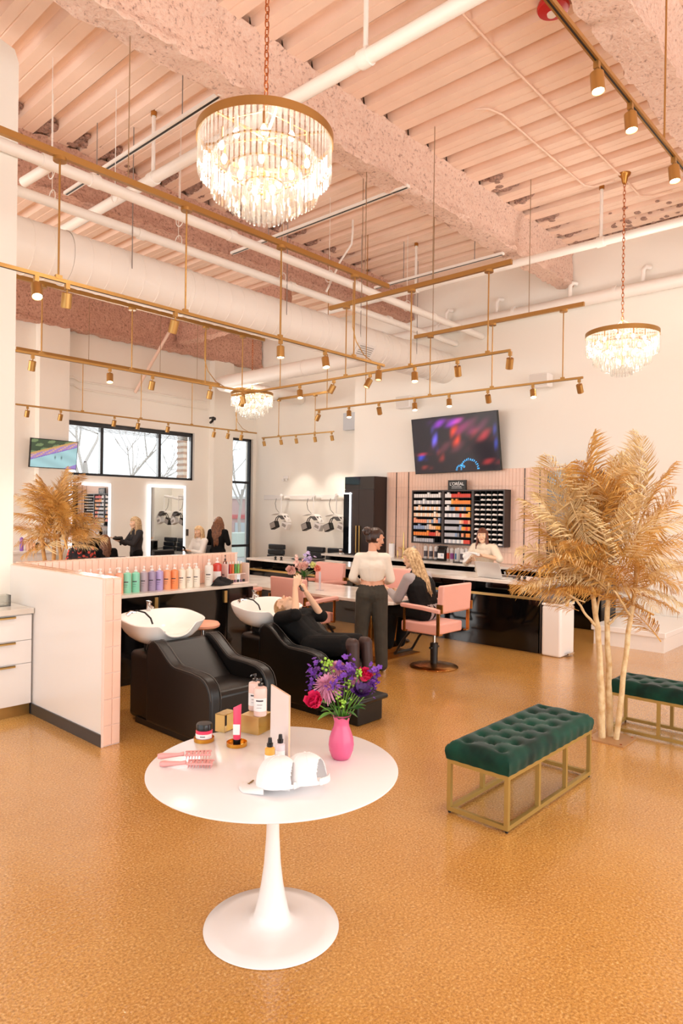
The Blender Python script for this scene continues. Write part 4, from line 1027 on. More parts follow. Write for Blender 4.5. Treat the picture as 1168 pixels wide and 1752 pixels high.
def tv(label, C, w, h, fn, yaw, tilt, roll, nx, s, R=None):
    t = thing('television', label, 'television', C); t.rotation_euler = (tilt, roll, yaw) if R is None else R
    b = MB(); b.bb(-w/2-.012, w/2+.012, .002, .05, -h/2-.014, h/2+.012); link('case', b, BLACK, t, smooth=0)
    me = screen_mesh(w, h, nx, int(nx*.56), fn); me.materials.append(scr_mat('lit_screen_'+str(nx), s)); o = bpy.data.objects.new('screen', me); COL.objects.link(o); o.parent = t
    b = MB(); b.bb(-.06, .06, .05, .215, -.1, .1); link('wall_bracket', b, BLACK, t, smooth=0)
    return t
ctr = (at(704, 718, x=11.12)+at(849, 708, x=11.12)+at(712, 808, x=11.12)+at(855, 803, x=11.12))/4
print('tv', ctr)
tv('large wall screen with red and violet picture above the tiled wall', (11.12, ctr.y, ctr.z), 1.90, 1.07, tv_big, -R90, math.radians(8), 0, 160, 1.3, R=(Matrix.Rotation(math.radians(-.8), 4, 'X') @ Matrix.Rotation(-R90-.0, 4, 'Z') @ Matrix.Rotation(math.radians(8), 4, 'X')).to_euler())
tv('smaller wall screen with a sunny pool picture above the back palm', (6.37, 13.74, 2.92), .98, .56, tv_small, .06, math.radians(6), 0, 96, 1.0)
# ================================================================== LIT MIRRORS ON THE FAR WALL
for px0, px1, pt, lab in ((119, 189, 825, 'tall lit mirror on the far wall behind the back palm'), (254, 317, 829, 'tall lit mirror between the blonde stylist and the texting client')):
    a = at(px0, pt, y=13.95); c = at(px1, pt, y=13.95); w = c.x-a.x; h = a.z-.35
    t = thing('lit_mirror', lab, 'mirror', (a.x, 13.93, .35), 0, 'lit mirrors')
    b = MB(); b.bb(.06, w-.06, 0, .02, .06, h-.06); link('mirror_glass', b, MIRROR, t, smooth=0)
    b = MB(); b.bb(0, w, .0, .03, 0, .06).bb(0, w, 0, .03, h-.06, h).bb(0, .06, 0, .03, .06, h-.06).bb(w-.06, w, 0, .03, .06, h-.06); link('led_frame', b, LED, t, smooth=0)
# ================================================================== HOOD DRYERS AND ARMCHAIRS
b = MB(); b.bb(11.92, 11.948, at(590, 850, x=11.9).y, at(450, 852, x=11.9).y, 2.1, 2.22); tag(link('dryer_rail', b, WHITE_G, bevel=.01), 'white mounting rail on the wall above the hood dryers', 'rail')
DGR = mat('dark_dryer_mesh', '#5a5654', .5)
def dryer(label, px):
    p = at(px, 868, x=11.35); t = thing('hood_dryer', label, 'hair dryer', (11.35, p.y, 1.62), 0, 'wall mounted arm dryers')
    b = MB(); b.tube([(.58, .32, .52), (.40, .30, .52), (.30, .28, .50)], [.04, .045, .04], 12); b.tube([(.30, .28, .50), (.15, .1, .55), (0, -.02, .58)], [.045, .035, .035], 12); link('wall_arm', b, WHITE_G, t)
    b = MB(); b.cyl((0, -.02, .16), (0, -.02, .58), .012); link('drop_rod', b, WHITE_G, t)
    b = MB(); b.tube([(.02, .18, .5), (.0, .2, .38), (.0, .16, .24), (0, .05, .15)], .006, 6); link('power_cord', b, BLACK, t)
    # crown shell
    m = MB(); n = 14; vs = []; fs = []
    for k in range(2):
        for i in range(n+1):
            y = .26-.56*i/n; z = .10+.045*math.sin(math.pi*min(1, i/n*1.15))-(.16*max(0, (i/n-.62)/.38)**2) - (.012 if k else 0)
            for x in (-.1, .1): vs.append((x*(1-.3*abs(i/n-.5)), y, z))
    L = 2*(n+1)
    for i in range(n):
        a = 2*i; fs.append((a, a+1, a+3, a+2)); fs.append((L+a, L+a+2, L+a+3, L+a+1)); fs.append((a, a+2, L+a+2, L+a)); fs.append((a+1, L+a+1, L+a+3, a+3))
    fs += [(0, L, L+1, 1), (2*n, 2*n+1, L+2*n+1, L+2*n)]; m.add(vs, fs); link('crown_shell', m, WHITE_G, t, smooth=60)
    m = MB(); m.prism([(.05, .085), (-.20, .085), (-.24, .0), (-.10, -.01)], 'x', -.07, .07); link('crown_vent', m, DGR, t, bevel=.01)
    for s, mt in ((1, DGR), (-1, None)):
        R = Matrix.Rotation(math.radians(-20*s), 3, 'X')
        c = (0, .21 if s > 0 else -.20, -.16 if s > 0 else -.15)
        m = MB(); m.box(c, (.14, .21, .17), R)
        o = link('side_panel', m, BLACK if s > 0 else WHITE_G, t, bevel=.02)
        m = MB(); m.box(Vector(c)+Vector((-.072, 0, 0)), (.006, .17, .13) if s > 0 else (.006, .13, .07), R); link('grille', m, mat('grey_dryer_grille', '#9d9690', .5), o, smooth=0)
        if s > 0:
            for q in (-.03, .03): m = MB(); m.tube([(q, .02, .08), (q, .12, .03), (q, .16, -.05), (q, .18, -.10)], .011, 8); link('hinge_arm', m, BLACK, t)
        else: m = MB(); m.tube([(0, -.2, .06), (0, -.27, 0), (0, -.25, -.08)], .03, 10); link('hinge_arm', m, WHITE_G, t)
    return t
for px, l in ((480, 'leftmost wall mounted hood dryer, nearest the window'), (535, 'middle wall mounted hood dryer'), (574, 'wall mounted hood dryer nearest the dark cabinet')): dryer(l, px)
def armchair(label, px, py):
    p = at(px, py, x=11.45); t = thing('armchair', label, 'chair', (11.28, p.y+(.12 if px > 575 else 0), 0), 0, 'black armchairs under the dryers')
    b = MB(); b.bb(-.30, .25, -.26, .26, .40, .52); link('seat', b, mat('black_leatherette_blue', '#1d2229', .28), t, bevel=.03)
    b = MB()
    for k in range(3): b.box((.20+.02*k, 0, .66+.13*k), (.11, .54, .125))
    link('backrest', b, MATS['black_leatherette_blue'], t, bevel=.022)
    for s in (-1, 1):
        b = MB(); b.tube([(-.30, s*.30, .02), (-.30, s*.30, .64), (.25, s*.30, .66)], .012, 8); link('arm_frame', b, BLACK, t)
    b = MB(); b.bb(-.25, .25, -.22, .22, 0, .40); link('base', b, WHITE_G if False else BLACK, t)
    return t
for px, py, l in ((470, 937, 'black padded armchair nearest the tall window'), (537, 940, 'black padded armchair under the middle dryer'), (580, 942, 'black padded armchair beside the dark cabinet')): armchair(l, px, py)
# white wall shelf at far left, white platform at right, bin
t = thing('wall_console', 'white console with products at the far left beyond the half wall', 'console', (at(27, 943, y=13.5).x-.8, 13.45, 0))
b = MB(); b.bb(0, 1.6, 0, .53, .93, .97); link('top', b, WHITE_G, t, smooth=0)
b = MB(); b.bb(.03, 1.57, .03, .53, 0, .93); link('body', b, WHITE_G, t, smooth=0)
t = thing('display_plinth', 'low white square platform near the back wall on the right', 'platform', (9.70, 2.95, 0))
b = MB(); b.bb(0, 1.62, 0, .95, 0, .20); link('base', b, WHITE_G, t, smooth=0)
b = MB(); b.bb(-.03, 1.62, -.03, .98, .20, .275); link('top_slab', b, WHITE_G, t, bevel=.008)
t = thing('trash_bin', 'tall white pedal bin at the end of the black counter', 'bin', (8.385, 3.80, 0))
b = MB(); b.bb(0, .42, 0, .265, .0, .655); link('body', b, WHITE_G, t, bevel=.03, bseg=4)
b = MB(); b.bb(-.004, .424, -.004, .269, .655, .69); r = link('rim', b, WHITE_G, t, bevel=.02, bseg=3)
b = MB(); b.bb(.02, .40, .02, .245, .69, .70); link('lid', b, mat('dark_bin_lid', '#57514d', .3), t, bevel=.01)
b = MB(); b.bb(.13, .30, -.05, .0, .02, .04).bb(.13, .30, -.055, -.03, .03, .05); link('pedal', b, CHROME, t, smooth=0)
# ================================================================== BOTTLES AND SMALL THINGS
def cmat(name, hexc, **k): return mat(name, hexc, **k)
LABEL = mat('paper_label', '#f4f0ee', .6); INK = mat('dark_print', '#4a4148', .6)
PUMPW = mat('white_pump', '#f6f3f0', .3); PUMPB = mat('black_pump', '#151313', .25)
def arc_label(b, r, z0, z1, a0, a1, n=10):
    vs = []; fs = []
    for i in range(n+1):
        a = a0+(a1-a0)*i/n
        for z in (z0, z1): vs.append((r*math.cos(a), r*math.sin(a), z))
    for i in range(n): fs.append((2*i, 2*i+2, 2*i+3, 2*i+1))
    b.add(vs, fs); return b
FACE = math.atan2(-.67, -.74)     # towards the camera
def pump_bottle(name, label, loc, m, h=.20, r=.038, pump=PUMPW, lab=None, ink=True, group=None, cat='bottle', turn=0.0, rz=0, sq=.35):
    t = thing(name, label, cat, loc, rz, group)
    b = MB(); b.lathe([(0, 0), (r*.95, 0), (r, .006), (r, h*(1-sq*.3)), (r*.93, h*(1-sq*.12)), (r*.6, h*.99), (r*.36, h*1.01), (r*.36, h*1.03), (0, h*1.03)], (0,0,0), 22); link('body', b, m, t, smooth=50)
    if pump:
        b = MB(); b.cyl((0,0,h*1.02), (0,0,h*1.10), r*.42, n=14); b.cyl((0,0,h*1.10), (0,0,h*1.22), r*.12, n=8)
        b.cyl((0,0,h*1.20), (0,0,h*1.27), r*.26, r*.22, n=12); a = FACE+turn
        b.tube([(0,0,h*1.245), (r*.8*math.cos(a), r*.8*math.sin(a), h*1.25), (r*1.1*math.cos(a), r*1.1*math.sin(a), h*1.21)], [r*.16, r*.12, r*.09], 8); link('pump', b, pump, t)
    if lab: b = MB(); arc_label(b, r+.0006, h*.18, h*.62, FACE-1.2-rz, FACE+1.2-rz); link('label', b, lab, t, fixn=False)
    if ink:
        b = MB(); arc_label(b, r+.0012, h*.52, h*.57, FACE-.55-rz, FACE+.55-rz, 4); arc_label(b, r+.0012, h*.40, h*.415, FACE-.4-rz, FACE+.4-rz, 4); arc_label(b, r+.0012, h*.30, h*.31, FACE-.45-rz, FACE+.3-rz, 4); link('print', b, INK, t, fixn=False)['kind'] = 'stuff'
    return t
SH = [(204, 'peach', '#f0a98a', 'half hidden behind the tiled wall end'), (217.5, 'mint green', '#8fd8bb', 'first of the two mint bottles'), (232, 'mint green', '#8ad6b9', 'second of the two mint bottles, beside the mauve one'),
      (246, 'grey mauve', '#b3a1ae', 'next to the mint bottles'), (259.6, 'dusky purple', '#a494b4', 'between grey mauve and lilac'), (272.4, 'lilac', '#b9a6d8', 'beside the orange pair'),
      (285.5, 'orange', '#f3a77c', 'left of the two orange bottles'), (298, 'deep orange', '#f0955f', 'right of the two orange bottles'), (311, 'ivory', '#f3ead9', 'first of three ivory bottles, beside orange'), (323.6, 'ivory', '#f5eee0', 'middle of three ivory bottles'), (335.6, 'ivory', '#f3ecdf', 'last of three ivory bottles')]
for i, (px, cn, hx, where) in enumerate(SH):
    p = at(px, 1005, y=6.53); pump_bottle('pump_bottle', '%s pump bottle, %s' % (cn, where), (p.x, 6.53, .957), cmat('plastic_%d' % i, hx, rough=.3), h=.215, r=.042, group='pump bottles lined up on the marble shelf', turn=rb.uniform(-.9, .9))
for i, px in enumerate((138, 155, 172, 188)):
    p = at(px, 972, y=6.53); pump_bottle('pump_bottle', 'pump bottle peeking over the half wall, %s' % ['leftmost of four', 'second of four', 'third of four', 'fourth, nearest the peach one'][i], (p.x, 6.53, .957), MATS['plastic_0'], h=.215, r=.042, group='pump bottles lined up on the marble shelf', turn=rb.uniform(-.9, .9))
p = at(357, 1005, y=6.53); pump_bottle('pump_bottle', 'big pale clear pump bottle between ivory and red bottles', (p.x, 6.53, .957), cmat('pale_clear_plastic', '#e9e6df', rough=.2), h=.245, r=.05, group='pump bottles lined up on the marble shelf')
p = at(373, 1000, y=6.58); pump_bottle('pump_bottle', 'red pump bottle with a white label on the shelf', (p.x, 6.60, .957), cmat('red_plastic', '#cf3a2a', rough=.2), h=.25, r=.052, lab=LABEL, ink=False, group='pump bottles lined up on the marble shelf')
p = at(384.5, 998, y=6.62); pump_bottle('pump_bottle', 'slim bottle with a black pump beside the colour rack', (p.x, 6.62, .957), cmat('amber_dark_plastic', '#7a4a3a', rough=.2), h=.27, r=.026, pump=PUMPB, ink=False, group='pump bottles lined up on the marble shelf')
# small acrylic stand with coloured tubes
p = at(398, 997, y=6.6); t = thing('tube_stand', 'clear stepped stand at the shelf end holding coloured tubes', 'stand', (p.x, 6.50, .957))
b = MB(); b.bb(-.16, .17, 0, .16, 0, .012).bb(-.16, .17, .06, .16, .10, .112).bb(-.16, -.15, 0, .16, 0, .24).bb(.165, .175, 0, .16, 0, .24); link('frame', b, mat('pinkish_acrylic', '#f3ddd4', .15), t, smooth=0)
for i, (c, cn) in enumerate((('#b24a6b', 'plum'), ('#7c5aa8', 'violet'), ('#c8402e', 'red'), ('#de7b3a', 'orange'), ('#4d9a58', 'green'), ('#7fbf62', 'light green'), ('#c9a06a', 'tan'))):
    q = thing('hair_tube', '%s tube standing in the clear stand at the shelf end' % cn, 'tube', (p.x-.12+i*.042, 6.61, 1.07), 0, 'coloured tubes in the clear stand')
    b = MB(); b.lathe([(.016, 0), (.017, .02), (.015, .11), (.006, .115), (0, .115)], (0,0,0), 12); link('body', b, cmat('tube_%d' % i, c, rough=.3), q)
    b = MB(); b.cyl((0,0,.115), (0,0,.145), .009, n=10); link('cap', b, PUMPW, q)
for i in range(6):
    q = tag(link('sample_jar', MB().lathe([(.014, 0), (.016, .02), (.012, .03), (0, .03)], (0,0,0), 12), PUMPB if i % 2 else mat('grape_gloss', '#7b5a72', .2), loc=(p.x-.11+i*.045, 6.53, .97)), 'tiny %s sample jar in the clear stand, %s from the left' % ('black' if i % 2 else 'grape coloured', ['first', 'second', 'third', 'fourth', 'fifth', 'sixth'][i]), 'jar', 'sample jars in the clear stand, %s' % ('black' if i % 2 else 'grape'))
# crumpled black towel
p = at(380, 1000, y=6.46); b = MB(); rt = random.Random(4); n, m_ = 26, 12; vs = []; fs = []
for j in range(m_):
    for i in range(n):
        a = 2*math.pi*i/n; k = j/(m_-1); rr = (1-k)**.75; w = 1+.22*math.sin(a*3+j*.7)+.12*math.sin(a*7+j*1.9)
        vs.append((.17*rr*w*math.cos(a), .07*rr*w*math.sin(a), .085*math.sin(k*math.pi/2)*(1+.25*math.sin(a*4+j)) + .012*math.sin(a*5+j*2)*(0 if j == 0 else 1)))
for j in range(m_-1):
    for i in range(n): l = (i+1) % n; fs.append((j*n+i, j*n+l, (j+1)*n+l, (j+1)*n+i))
fs.append(tuple(reversed(range(n)))); b.add(vs, fs); tag(link('towel', b, mat('black_towel', '#221f20', .95, bump=.5, bscale=120), loc=(p.x, 6.47, .958), sub=1), 'crumpled black towel on the marble shelf before the red bottle', 'towel')
# back counter goods
bx = 11.0
LIT = mat('silver_bottle', '#cfcac8', .35)
for i, (px, bz, g) in enumerate(((728, 'black', 0), (737, 'black', 0), (746, 'black', 0), (765, 'orange', 1), (773, 'violet', 1), (781, 'blue', 1), (784.5, 'grey', 2), (790, 'black', 2), (797, 'black', 2), (708, 'grey', 3))):
    xx = bx+.05 if i < 6 or i == 9 else bx-.09
    if i == 7: xx -= .08
    p = at(px, 945, x=xx)
    lm = {'black': INK, 'orange': mat('lab_red', '#d8543e', .5), 'violet': mat('lab_violet', '#8a3f86', .5), 'blue': mat('lab_blue', '#3d6f9c', .5), 'grey': mat('lab_grey', '#cdc8c6', .5)}[bz]
    pump_bottle('developer_bottle', 'silver developer bottle with %s label on back counter, %s' % (bz, ['left in tray trio', 'middle of tray trio', 'right in tray trio', 'beside the foil bag', 'mid counter', 'next to the tray cluster', 'at the back of the tray cluster', 'front of the tray cluster', 'right end of the tray cluster', 'behind the gold stand'][i]),
                (xx, p.y, .914 if g not in (0, 2) else .932), LIT, h=.25, r=.04, pump=None, lab=lm, ink=False, group='developer bottles on the back counter', cat='bottle')
for px0, px1, xx, l in ((722, 750, bx+.05, 'left'), (779, 802, bx-.12, 'right')):
    a = at(px0, 958, x=xx).y; c = at(px1, 958, x=xx).y; b = MB(); b.bb(xx-.09, xx+.08, c, a, .913, .931); tag(link('tray', b, BLACK, bevel=.004), 'black tray holding developer bottles, %s one on the back counter' % l, 'tray', 'black bottle trays')
p = at(757, 945, x=bx); t = thing('product_bag', 'black foil product bag with a white label on the back counter', 'bag', (bx, p.y, .913))
b = MB(); b.prism([(-.06, 0), (.06, 0), (.055, .2), (.015, .29), (-.015, .29), (-.055, .2)], 'y', -.085, .085); link('pouch', b, mat('black_foil', '#1b1717', .2, .5), t, bevel=.012)
b = MB(); b.bb(-.064, -.06, -.07, .07, .05, .15); link('label', b, LABEL, t, smooth=0)
b = MB(); b.bb(-.03, .03, -.1, .1, .27, .285); link('seal', b, BLACK, t, smooth=0)
txt('lettering', '20', .05, mat('pale_blue_print', '#7fa7c8', .5), t, (-.066, -.02, .11), (R90, 0, -R90))
p = at(690, 945, x=bx+.05); t = thing('gold_faucet', 'slim tall gold faucet standing on the back counter', 'faucet', (bx+.05, p.y, .913))
b = MB(); b.lathe([(.06, 0), (.06, .015), (.03, .02), (.028, .16), (.045, .17), (.045, .19), (.02, .2), (.012, .44), (.008, .52), (0, .52)], (0,0,0), 16); link('column', b, GOLDL, t)
b = MB(); b.tube([(0,0,.19), (-.02, .11, .20)], .01); link('lever', b, GOLDL, t)
p = at(670, 940, x=bx); t = thing('paper_roll', 'upright roll of white paper towel on the back counter', 'paper roll', (bx, p.y, .913))
b = MB(); b.lathe([(.015, 0), (.062, 0), (.062, .28), (.015, .28)], (0,0,0), 24); link('roll', b, LABEL, t)
b = MB(); b.cyl((0,0,0), (0,0,.31), .01); link('core', b, GOLDL, t)
p = at(680, 945, x=bx); b = MB(); b.lathe([(.012, 0), (.014, .14), (.006, .16), (0, .16)], (0,0,0), 12); tag(link('candle', b, GOLDL, loc=(bx, p.y, .913)), 'small gold cylinder between the paper roll and the gold faucet', 'ornament')
p = at(582.5, 950, x=10.85); t = thing('coffee_cup', 'takeaway coffee cup with brown sleeve on the back counter end', 'cup', (10.85, p.y, .913))
b = MB(); b.lathe([(.028, 0), (.038, .105), (.036, .105), (0, .10)], (0,0,0), 18); link('cup', b, LABEL, t)
b = MB(); b.lathe([(.0325, .03), (.037, .08)], (0,0,0), 18, cap=False); link('sleeve', b, mat('kraft_sleeve', '#6d4a38', .7), t)
b = MB(); b.lathe([(.041, .103), (.041, .112), (.034, .122), (0, .122)], (0,0,0), 18); link('lid', b, BLACK, t)
# counter things
def dark_jar(px, py, label, grp):
    p = at(px, py, z=.932); q = thing('color_cup', label, 'cup', p, 0, grp)
    b = MB(); b.lathe([(.032, 0), (.034, .004), (.018, .012), (.016, .03), (.026, .05), (.026, .055), (0, .055)], (0,0,0), 16); link('bowl', b, BLACK, q)
    b = MB(); b.lathe([(.016, .055), (.012, .068), (0, .07)], (0,0,0), 12); link('knob', b, GREY, q)
dark_jar(471, 958, 'small black lidded cup, left of the pair at the far end of the counter', 'black cups at the far counter end'); dark_jar(481, 958.5, 'small black lidded cup, right of the pair at the far end of the counter', 'black cups at the far counter end')
dark_jar(888, 993, 'small black lidded cup, left of the pair near the palm', 'black cups near the palm'); dark_jar(897, 994, 'small black lidded cup, right of the pair near the palm', 'black cups near the palm')
p = at(527, 958, z=.932); b = MB(); b.bb(-.14, .14, -.3, .3, 0, .02); tag(link('tablet', b, BLACK, loc=p, bevel=.004), 'flat black tablet on the counter behind the bouquet', 'tablet')
p = at(868, 988, z=.932); t = thing('tool_tray', 'dark tray with two small silver pumps beside the laptop', 'tray', p)
b = MB(); b.bb(-.08, .08, -.13, .13, 0, .025); link('tray', b, mat('dark_walnut', '#3e2f2b', .4), t, bevel=.006)
for y in (.07, .01): b = MB(); b.cyl((.05, y, .02), (.05, y, .07), .009); b.tube([(.05, y, .07), (.01, y, .075)], .005); link('pump', b, CHROME, t)
# laptop: open, its lid back turned to the camera
a = at(817, 986, z=.933); c = at(859, 991, z=.933)
t = thing('laptop', 'open silver laptop seen from behind on the black counter', 'laptop', (a+c)/2); t.rotation_euler = (0, 0, math.atan2(c.y-a.y, c.x-a.x)); w = (c-a).length
b = MB(); b.bb(-w/2, w/2, 0, .22, 0, .012); link('keyboard_base', b, mat('silver_laptop', '#d9d6d3', .35, .3), t, bevel=.003)
b = MB(); b.prism([(0, .01), (.006, .01), (-.066, .225), (-.073, .225)], 'x', -w/2, w/2); link('lid', b, MATS['silver_laptop'], t, bevel=.002)
b = MB(); b.prism([(.0075, .02), (.0085, .02), (-.062, .218), (-.063, .218)], 'x', -w/2+.01, w/2-.01); link('screen', b, BLACK_G, t, smooth=0)
# work table: tablet under the blonde's hand, bouquet in vase
p = at(672, 1016, z=.764); b = MB(); b.bb(-.12, .12, -.16, .16, 0, .014); tag(link('magazine', b, mat('tan_cover', '#b98673', .4), loc=p, rz=.2), 'brown covered booklet on the marble table by the seated woman', 'book')
# ================================================================== ROUND TABLE DISPLAY
ZT = .7195
def onT(px, py): return at(px, py, z=ZT)
HOT = mat('hot_pink_plastic', '#ef4468', .3); PALEP = mat('pale_pink_liquid', '#f2cfc4', .2)
GBR = mat('amber_brass', '#d69a3c', .18, metal=.95)
def coaster(px, py, label, r=.05):
    p = onT(px, py); b = MB(); b.lathe([(0, 0), (r, 0), (r, .018), (r-.003, .018), (r-.004, .006), (0, .006)], (0,0,0), 40); tag(link('round_tray', b, GBR, loc=p), label, 'tray', 'round gold trays'); return p
p = coaster(349, 1267, 'small round gold tray under the pink jar'); t = thing('cream_jar', 'hot pink hair mask jar with a black lid on a gold tray', 'jar', p+Vector((0, 0, .0065)))
b = MB(); b.lathe([(0, 0), (.036, 0), (.040, .008), (.041, .045), (.036, .05), (0, .05)], (0,0,0), 32); link('jar', b, HOT, t)
b = MB(); b.lathe([(0, .05), (.039, .05), (.039, .075), (.036, .08), (0, .08)], (0,0,0), 32); link('lid', b, PUMPB, t)
b = MB(); arc_label(b, .0418, .012, .034, FACE-1.3, FACE+1.3); link('label', b, LABEL, t, fixn=False)
b = MB(); arc_label(b, .0424, .022, .026, FACE-.3, FACE+.3, 4); link('print', b, INK, t, fixn=False)
p = coaster(405, 1275, 'small round gold tray under the hot pink tube'); t = thing('cream_tube', 'hot pink cream tube standing on its black cap on a gold tray', 'tube', p+Vector((0, 0, .0065)))
b = MB(); b.cyl((0,0,0), (0,0,.025), .018, n=20); link('cap', b, PUMPB, t)
n = 20; vs = []; fs = []; ca, sa = math.cos(FACE+R90), math.sin(FACE+R90)
for k, (z, rx, ry) in enumerate(((.025, .018, .018), (.03, .0185, .0185), (.10, .019, .014), (.16, .0195, .006), (.185, .020, .0015))):
    for i in range(n):
        a = 2*math.pi*i/n; u, v = rx*math.cos(a), ry*math.sin(a); vs.append((u*ca-v*sa, u*sa+v*ca, z+(.010*math.cos(a) if k == 4 else 0)))
for k in range(4):
    for i in range(n): l = (i+1) % n; fs.append((k*n+i, k*n+l, (k+1)*n+l, (k+1)*n+i))
fs.append(tuple(range(4*n, 5*n))); b = MB(); b.add(vs, fs); link('tube', b, HOT, t)
b = MB(); q = Vector((math.cos(FACE), math.sin(FACE), 0)); s_ = Vector((-q.y, q.x, 0))
b.add([q*.0195-s_*.016+Vector((0,0,.05)), q*.0195+s_*.016+Vector((0,0,.05)), q*.0185+s_*.017+Vector((0,0,.10)), q*.0185-s_*.017+Vector((0,0,.10))], [(0,1,2,3)]); link('label', b, LABEL, t, fixn=False)
# gold risers
rzT = math.radians(-42)
p = onT(440, 1262); t = thing('gold_riser', 'gold box riser carrying the two pink shampoo bottles', 'riser', (2.33, 2.69, ZT), math.radians(14))
b = MB(); b.bb(-.06, .06, -.05, .06, 0, .003).bb(-.06, .06, -.05, .06, .087, .09).bb(-.06, -.057, -.05, .06, .003, .087).bb(.057, .06, -.05, .06, .003, .087); link('shell', b, GOLDL, t, smooth=0)
t = thing('gold_riser', 'thin gold plate riser standing behind the hot pink tube', 'riser', (2.23, 2.82, ZT), math.radians(14))
b = MB(); b.bb(-.05, .05, -.03, .03, 0, .003).bb(-.05, -.047, -.03, .03, .003, .09).bb(.047, .05, -.03, .03, .003, .09).bb(-.05, .05, -.03, .03, .087, .09); link('shell', b, GOLDL, t, smooth=0)
for (x, y, l) in ((2.365, 2.75, 'rear of two pale pink shampoo bottles with black pumps'), (2.32, 2.655, 'front of two pale pink shampoo bottles with black pumps')):
    pump_bottle('shampoo_bottle', l, (x, y, ZT+.0905), PALEP, h=.148, r=.034, pump=PUMPB, lab=LABEL, ink=True, group='pale pink shampoo bottles on the gold riser', turn=-.6)
# acrylic price card
P1 = onT(494, 1303); fw = Vector(CM[2]); rg = Vector(CM[0]); dv = (fw*1.0-rg*.523); dv.z = 0; dv.normalize()
t = thing('acrylic_sign', 'upright clear and white acrylic menu card on the round table', 'sign', P1); t.rotation_euler = (0, 0, math.atan2(dv.y, dv.x))
b = MB(); b.bb(0, .22, -.004, .004, .0, .30); link('acrylic_block', b, mat('frosted_card', '#efe3df', .25), t, smooth=0)
b = MB(); b.bb(-.001, .0, -.004, .004, 0, .30).bb(0, .22, -.004, .004, .299, .301); link('polished_edge', b, mat('polished_edge', '#e9c3a4', .1), t, smooth=0)
b = MB(); b.tube([(.11+.06*math.cos(a), -.0045, .22+.06*math.sin(a)) for a in [i*math.pi/12 for i in range(-2, 15)]], .0012, 5)
for k in range(6): b.bb(.06-.01*(k % 2), .16+.01*(k % 2), -.0055, -.0042, .03+.025*k, .034+.025*k)
link('gilt_print', b, mat('gilt_print', '#d9b493', .4), t, smooth=0)
b = MB(); b.bb(-.01, .23, -.02, .02, -.0005, .006); link('foot', b, ACRYL, t, smooth=0)
def spray_bottle(px, py, label, m, tall=.085):
    p = onT(px, py); t = thing('spray_bottle', label, 'bottle', p+Vector((0, 0, .019 if tall > .08 else 0)))
    b = MB(); b.lathe([(0, 0), (.021, 0), (.022, .004), (.022, tall), (.012, tall+.008), (0, tall+.008)], (0,0,0), 24); link('body', b, m, t)
    b = MB(); b.lathe([(.013, tall+.006), (.014, tall+.022), (.010, tall+.024), (.008, tall+.045), (0, tall+.046)], (0,0,0), 18); link('sprayer', b, PUMPB, t)
    b = MB(); arc_label(b, .0226, .008, tall-.025, FACE-1.3, FACE+1.3); link('label', b, LABEL, t, fixn=False)
    return p
p = onT(461, 1322); b = MB(); b.lathe([(0, 0), (.033, 0), (.033, .018), (0, .0185)], (0,0,0), 32); tag(link('round_tray', b, GBR, loc=p), 'gold puck under the amber spray bottle', 'tray', 'round gold trays')
spray_bottle(461, 1322, 'amber spray bottle with a black nozzle on a gold puck', mat('amber_oil', '#f0b050', .12), .088)
spray_bottle(479, 1303, 'clear pinkish spray bottle with a black nozzle beside the card', mat('clear_pinkish', '#eadbe0', .1), .11-.001*31)
# paddle brushes
PB = mat('blush_plastic', '#e2a09c', .4)
for k, (x, y, rz, dz, lab) in enumerate(((0, 0, 0, 0, 'front blush pink vented hair brush lying on the table'), (.02, .045, .10, .022, 'rear blush pink vented hair brush leaning on the other brush'))):
    p = onT(322, 1312); d = rg.copy(); d.z = 0; d.normalize()
    t = thing('hair_brush', lab, 'brush', (p.x+x, p.y+y, ZT+dz), math.atan2(d.y, d.x)+rz+.03, 'pink brushes on the round table')
    b = MB(); b.tube([(-.125, 0, .012), (-.11, 0, .013), (-.08, 0, .014), (-.03, 0, .017), (-.01, 0, .020)], [.010, .014, .011, .008, .010], 10); link('handle', b, PB, t)
    b = MB()
    for j in range(7): xx = -.002+j*.0165; w = .026*math.sin(math.pi*(j+1.2)/9); b.bb(xx, xx+.012, -w, w, .018, .025)
    b.bb(-.005, .112, -.0275, -.021, .017, .025).bb(-.005, .112, .021, .0275, .017, .025); link('vented_head', b, PB, t, bevel=.002)
    b = MB()
    for j in range(9):
        for i in range(4): b.cyl((.002+j*.0125, -.018+.012*i, .018), (.002+j*.0125, -.018+.012*i, .0), .0012, n=4)
    link('bristles', b, PB, t)['kind'] = 'stuff'
    b = MB(); b.lathe([(.004, .0255), (.0, .027)], (-.112, 0, 0), 10); link('rivet', b, GOLDL, t)
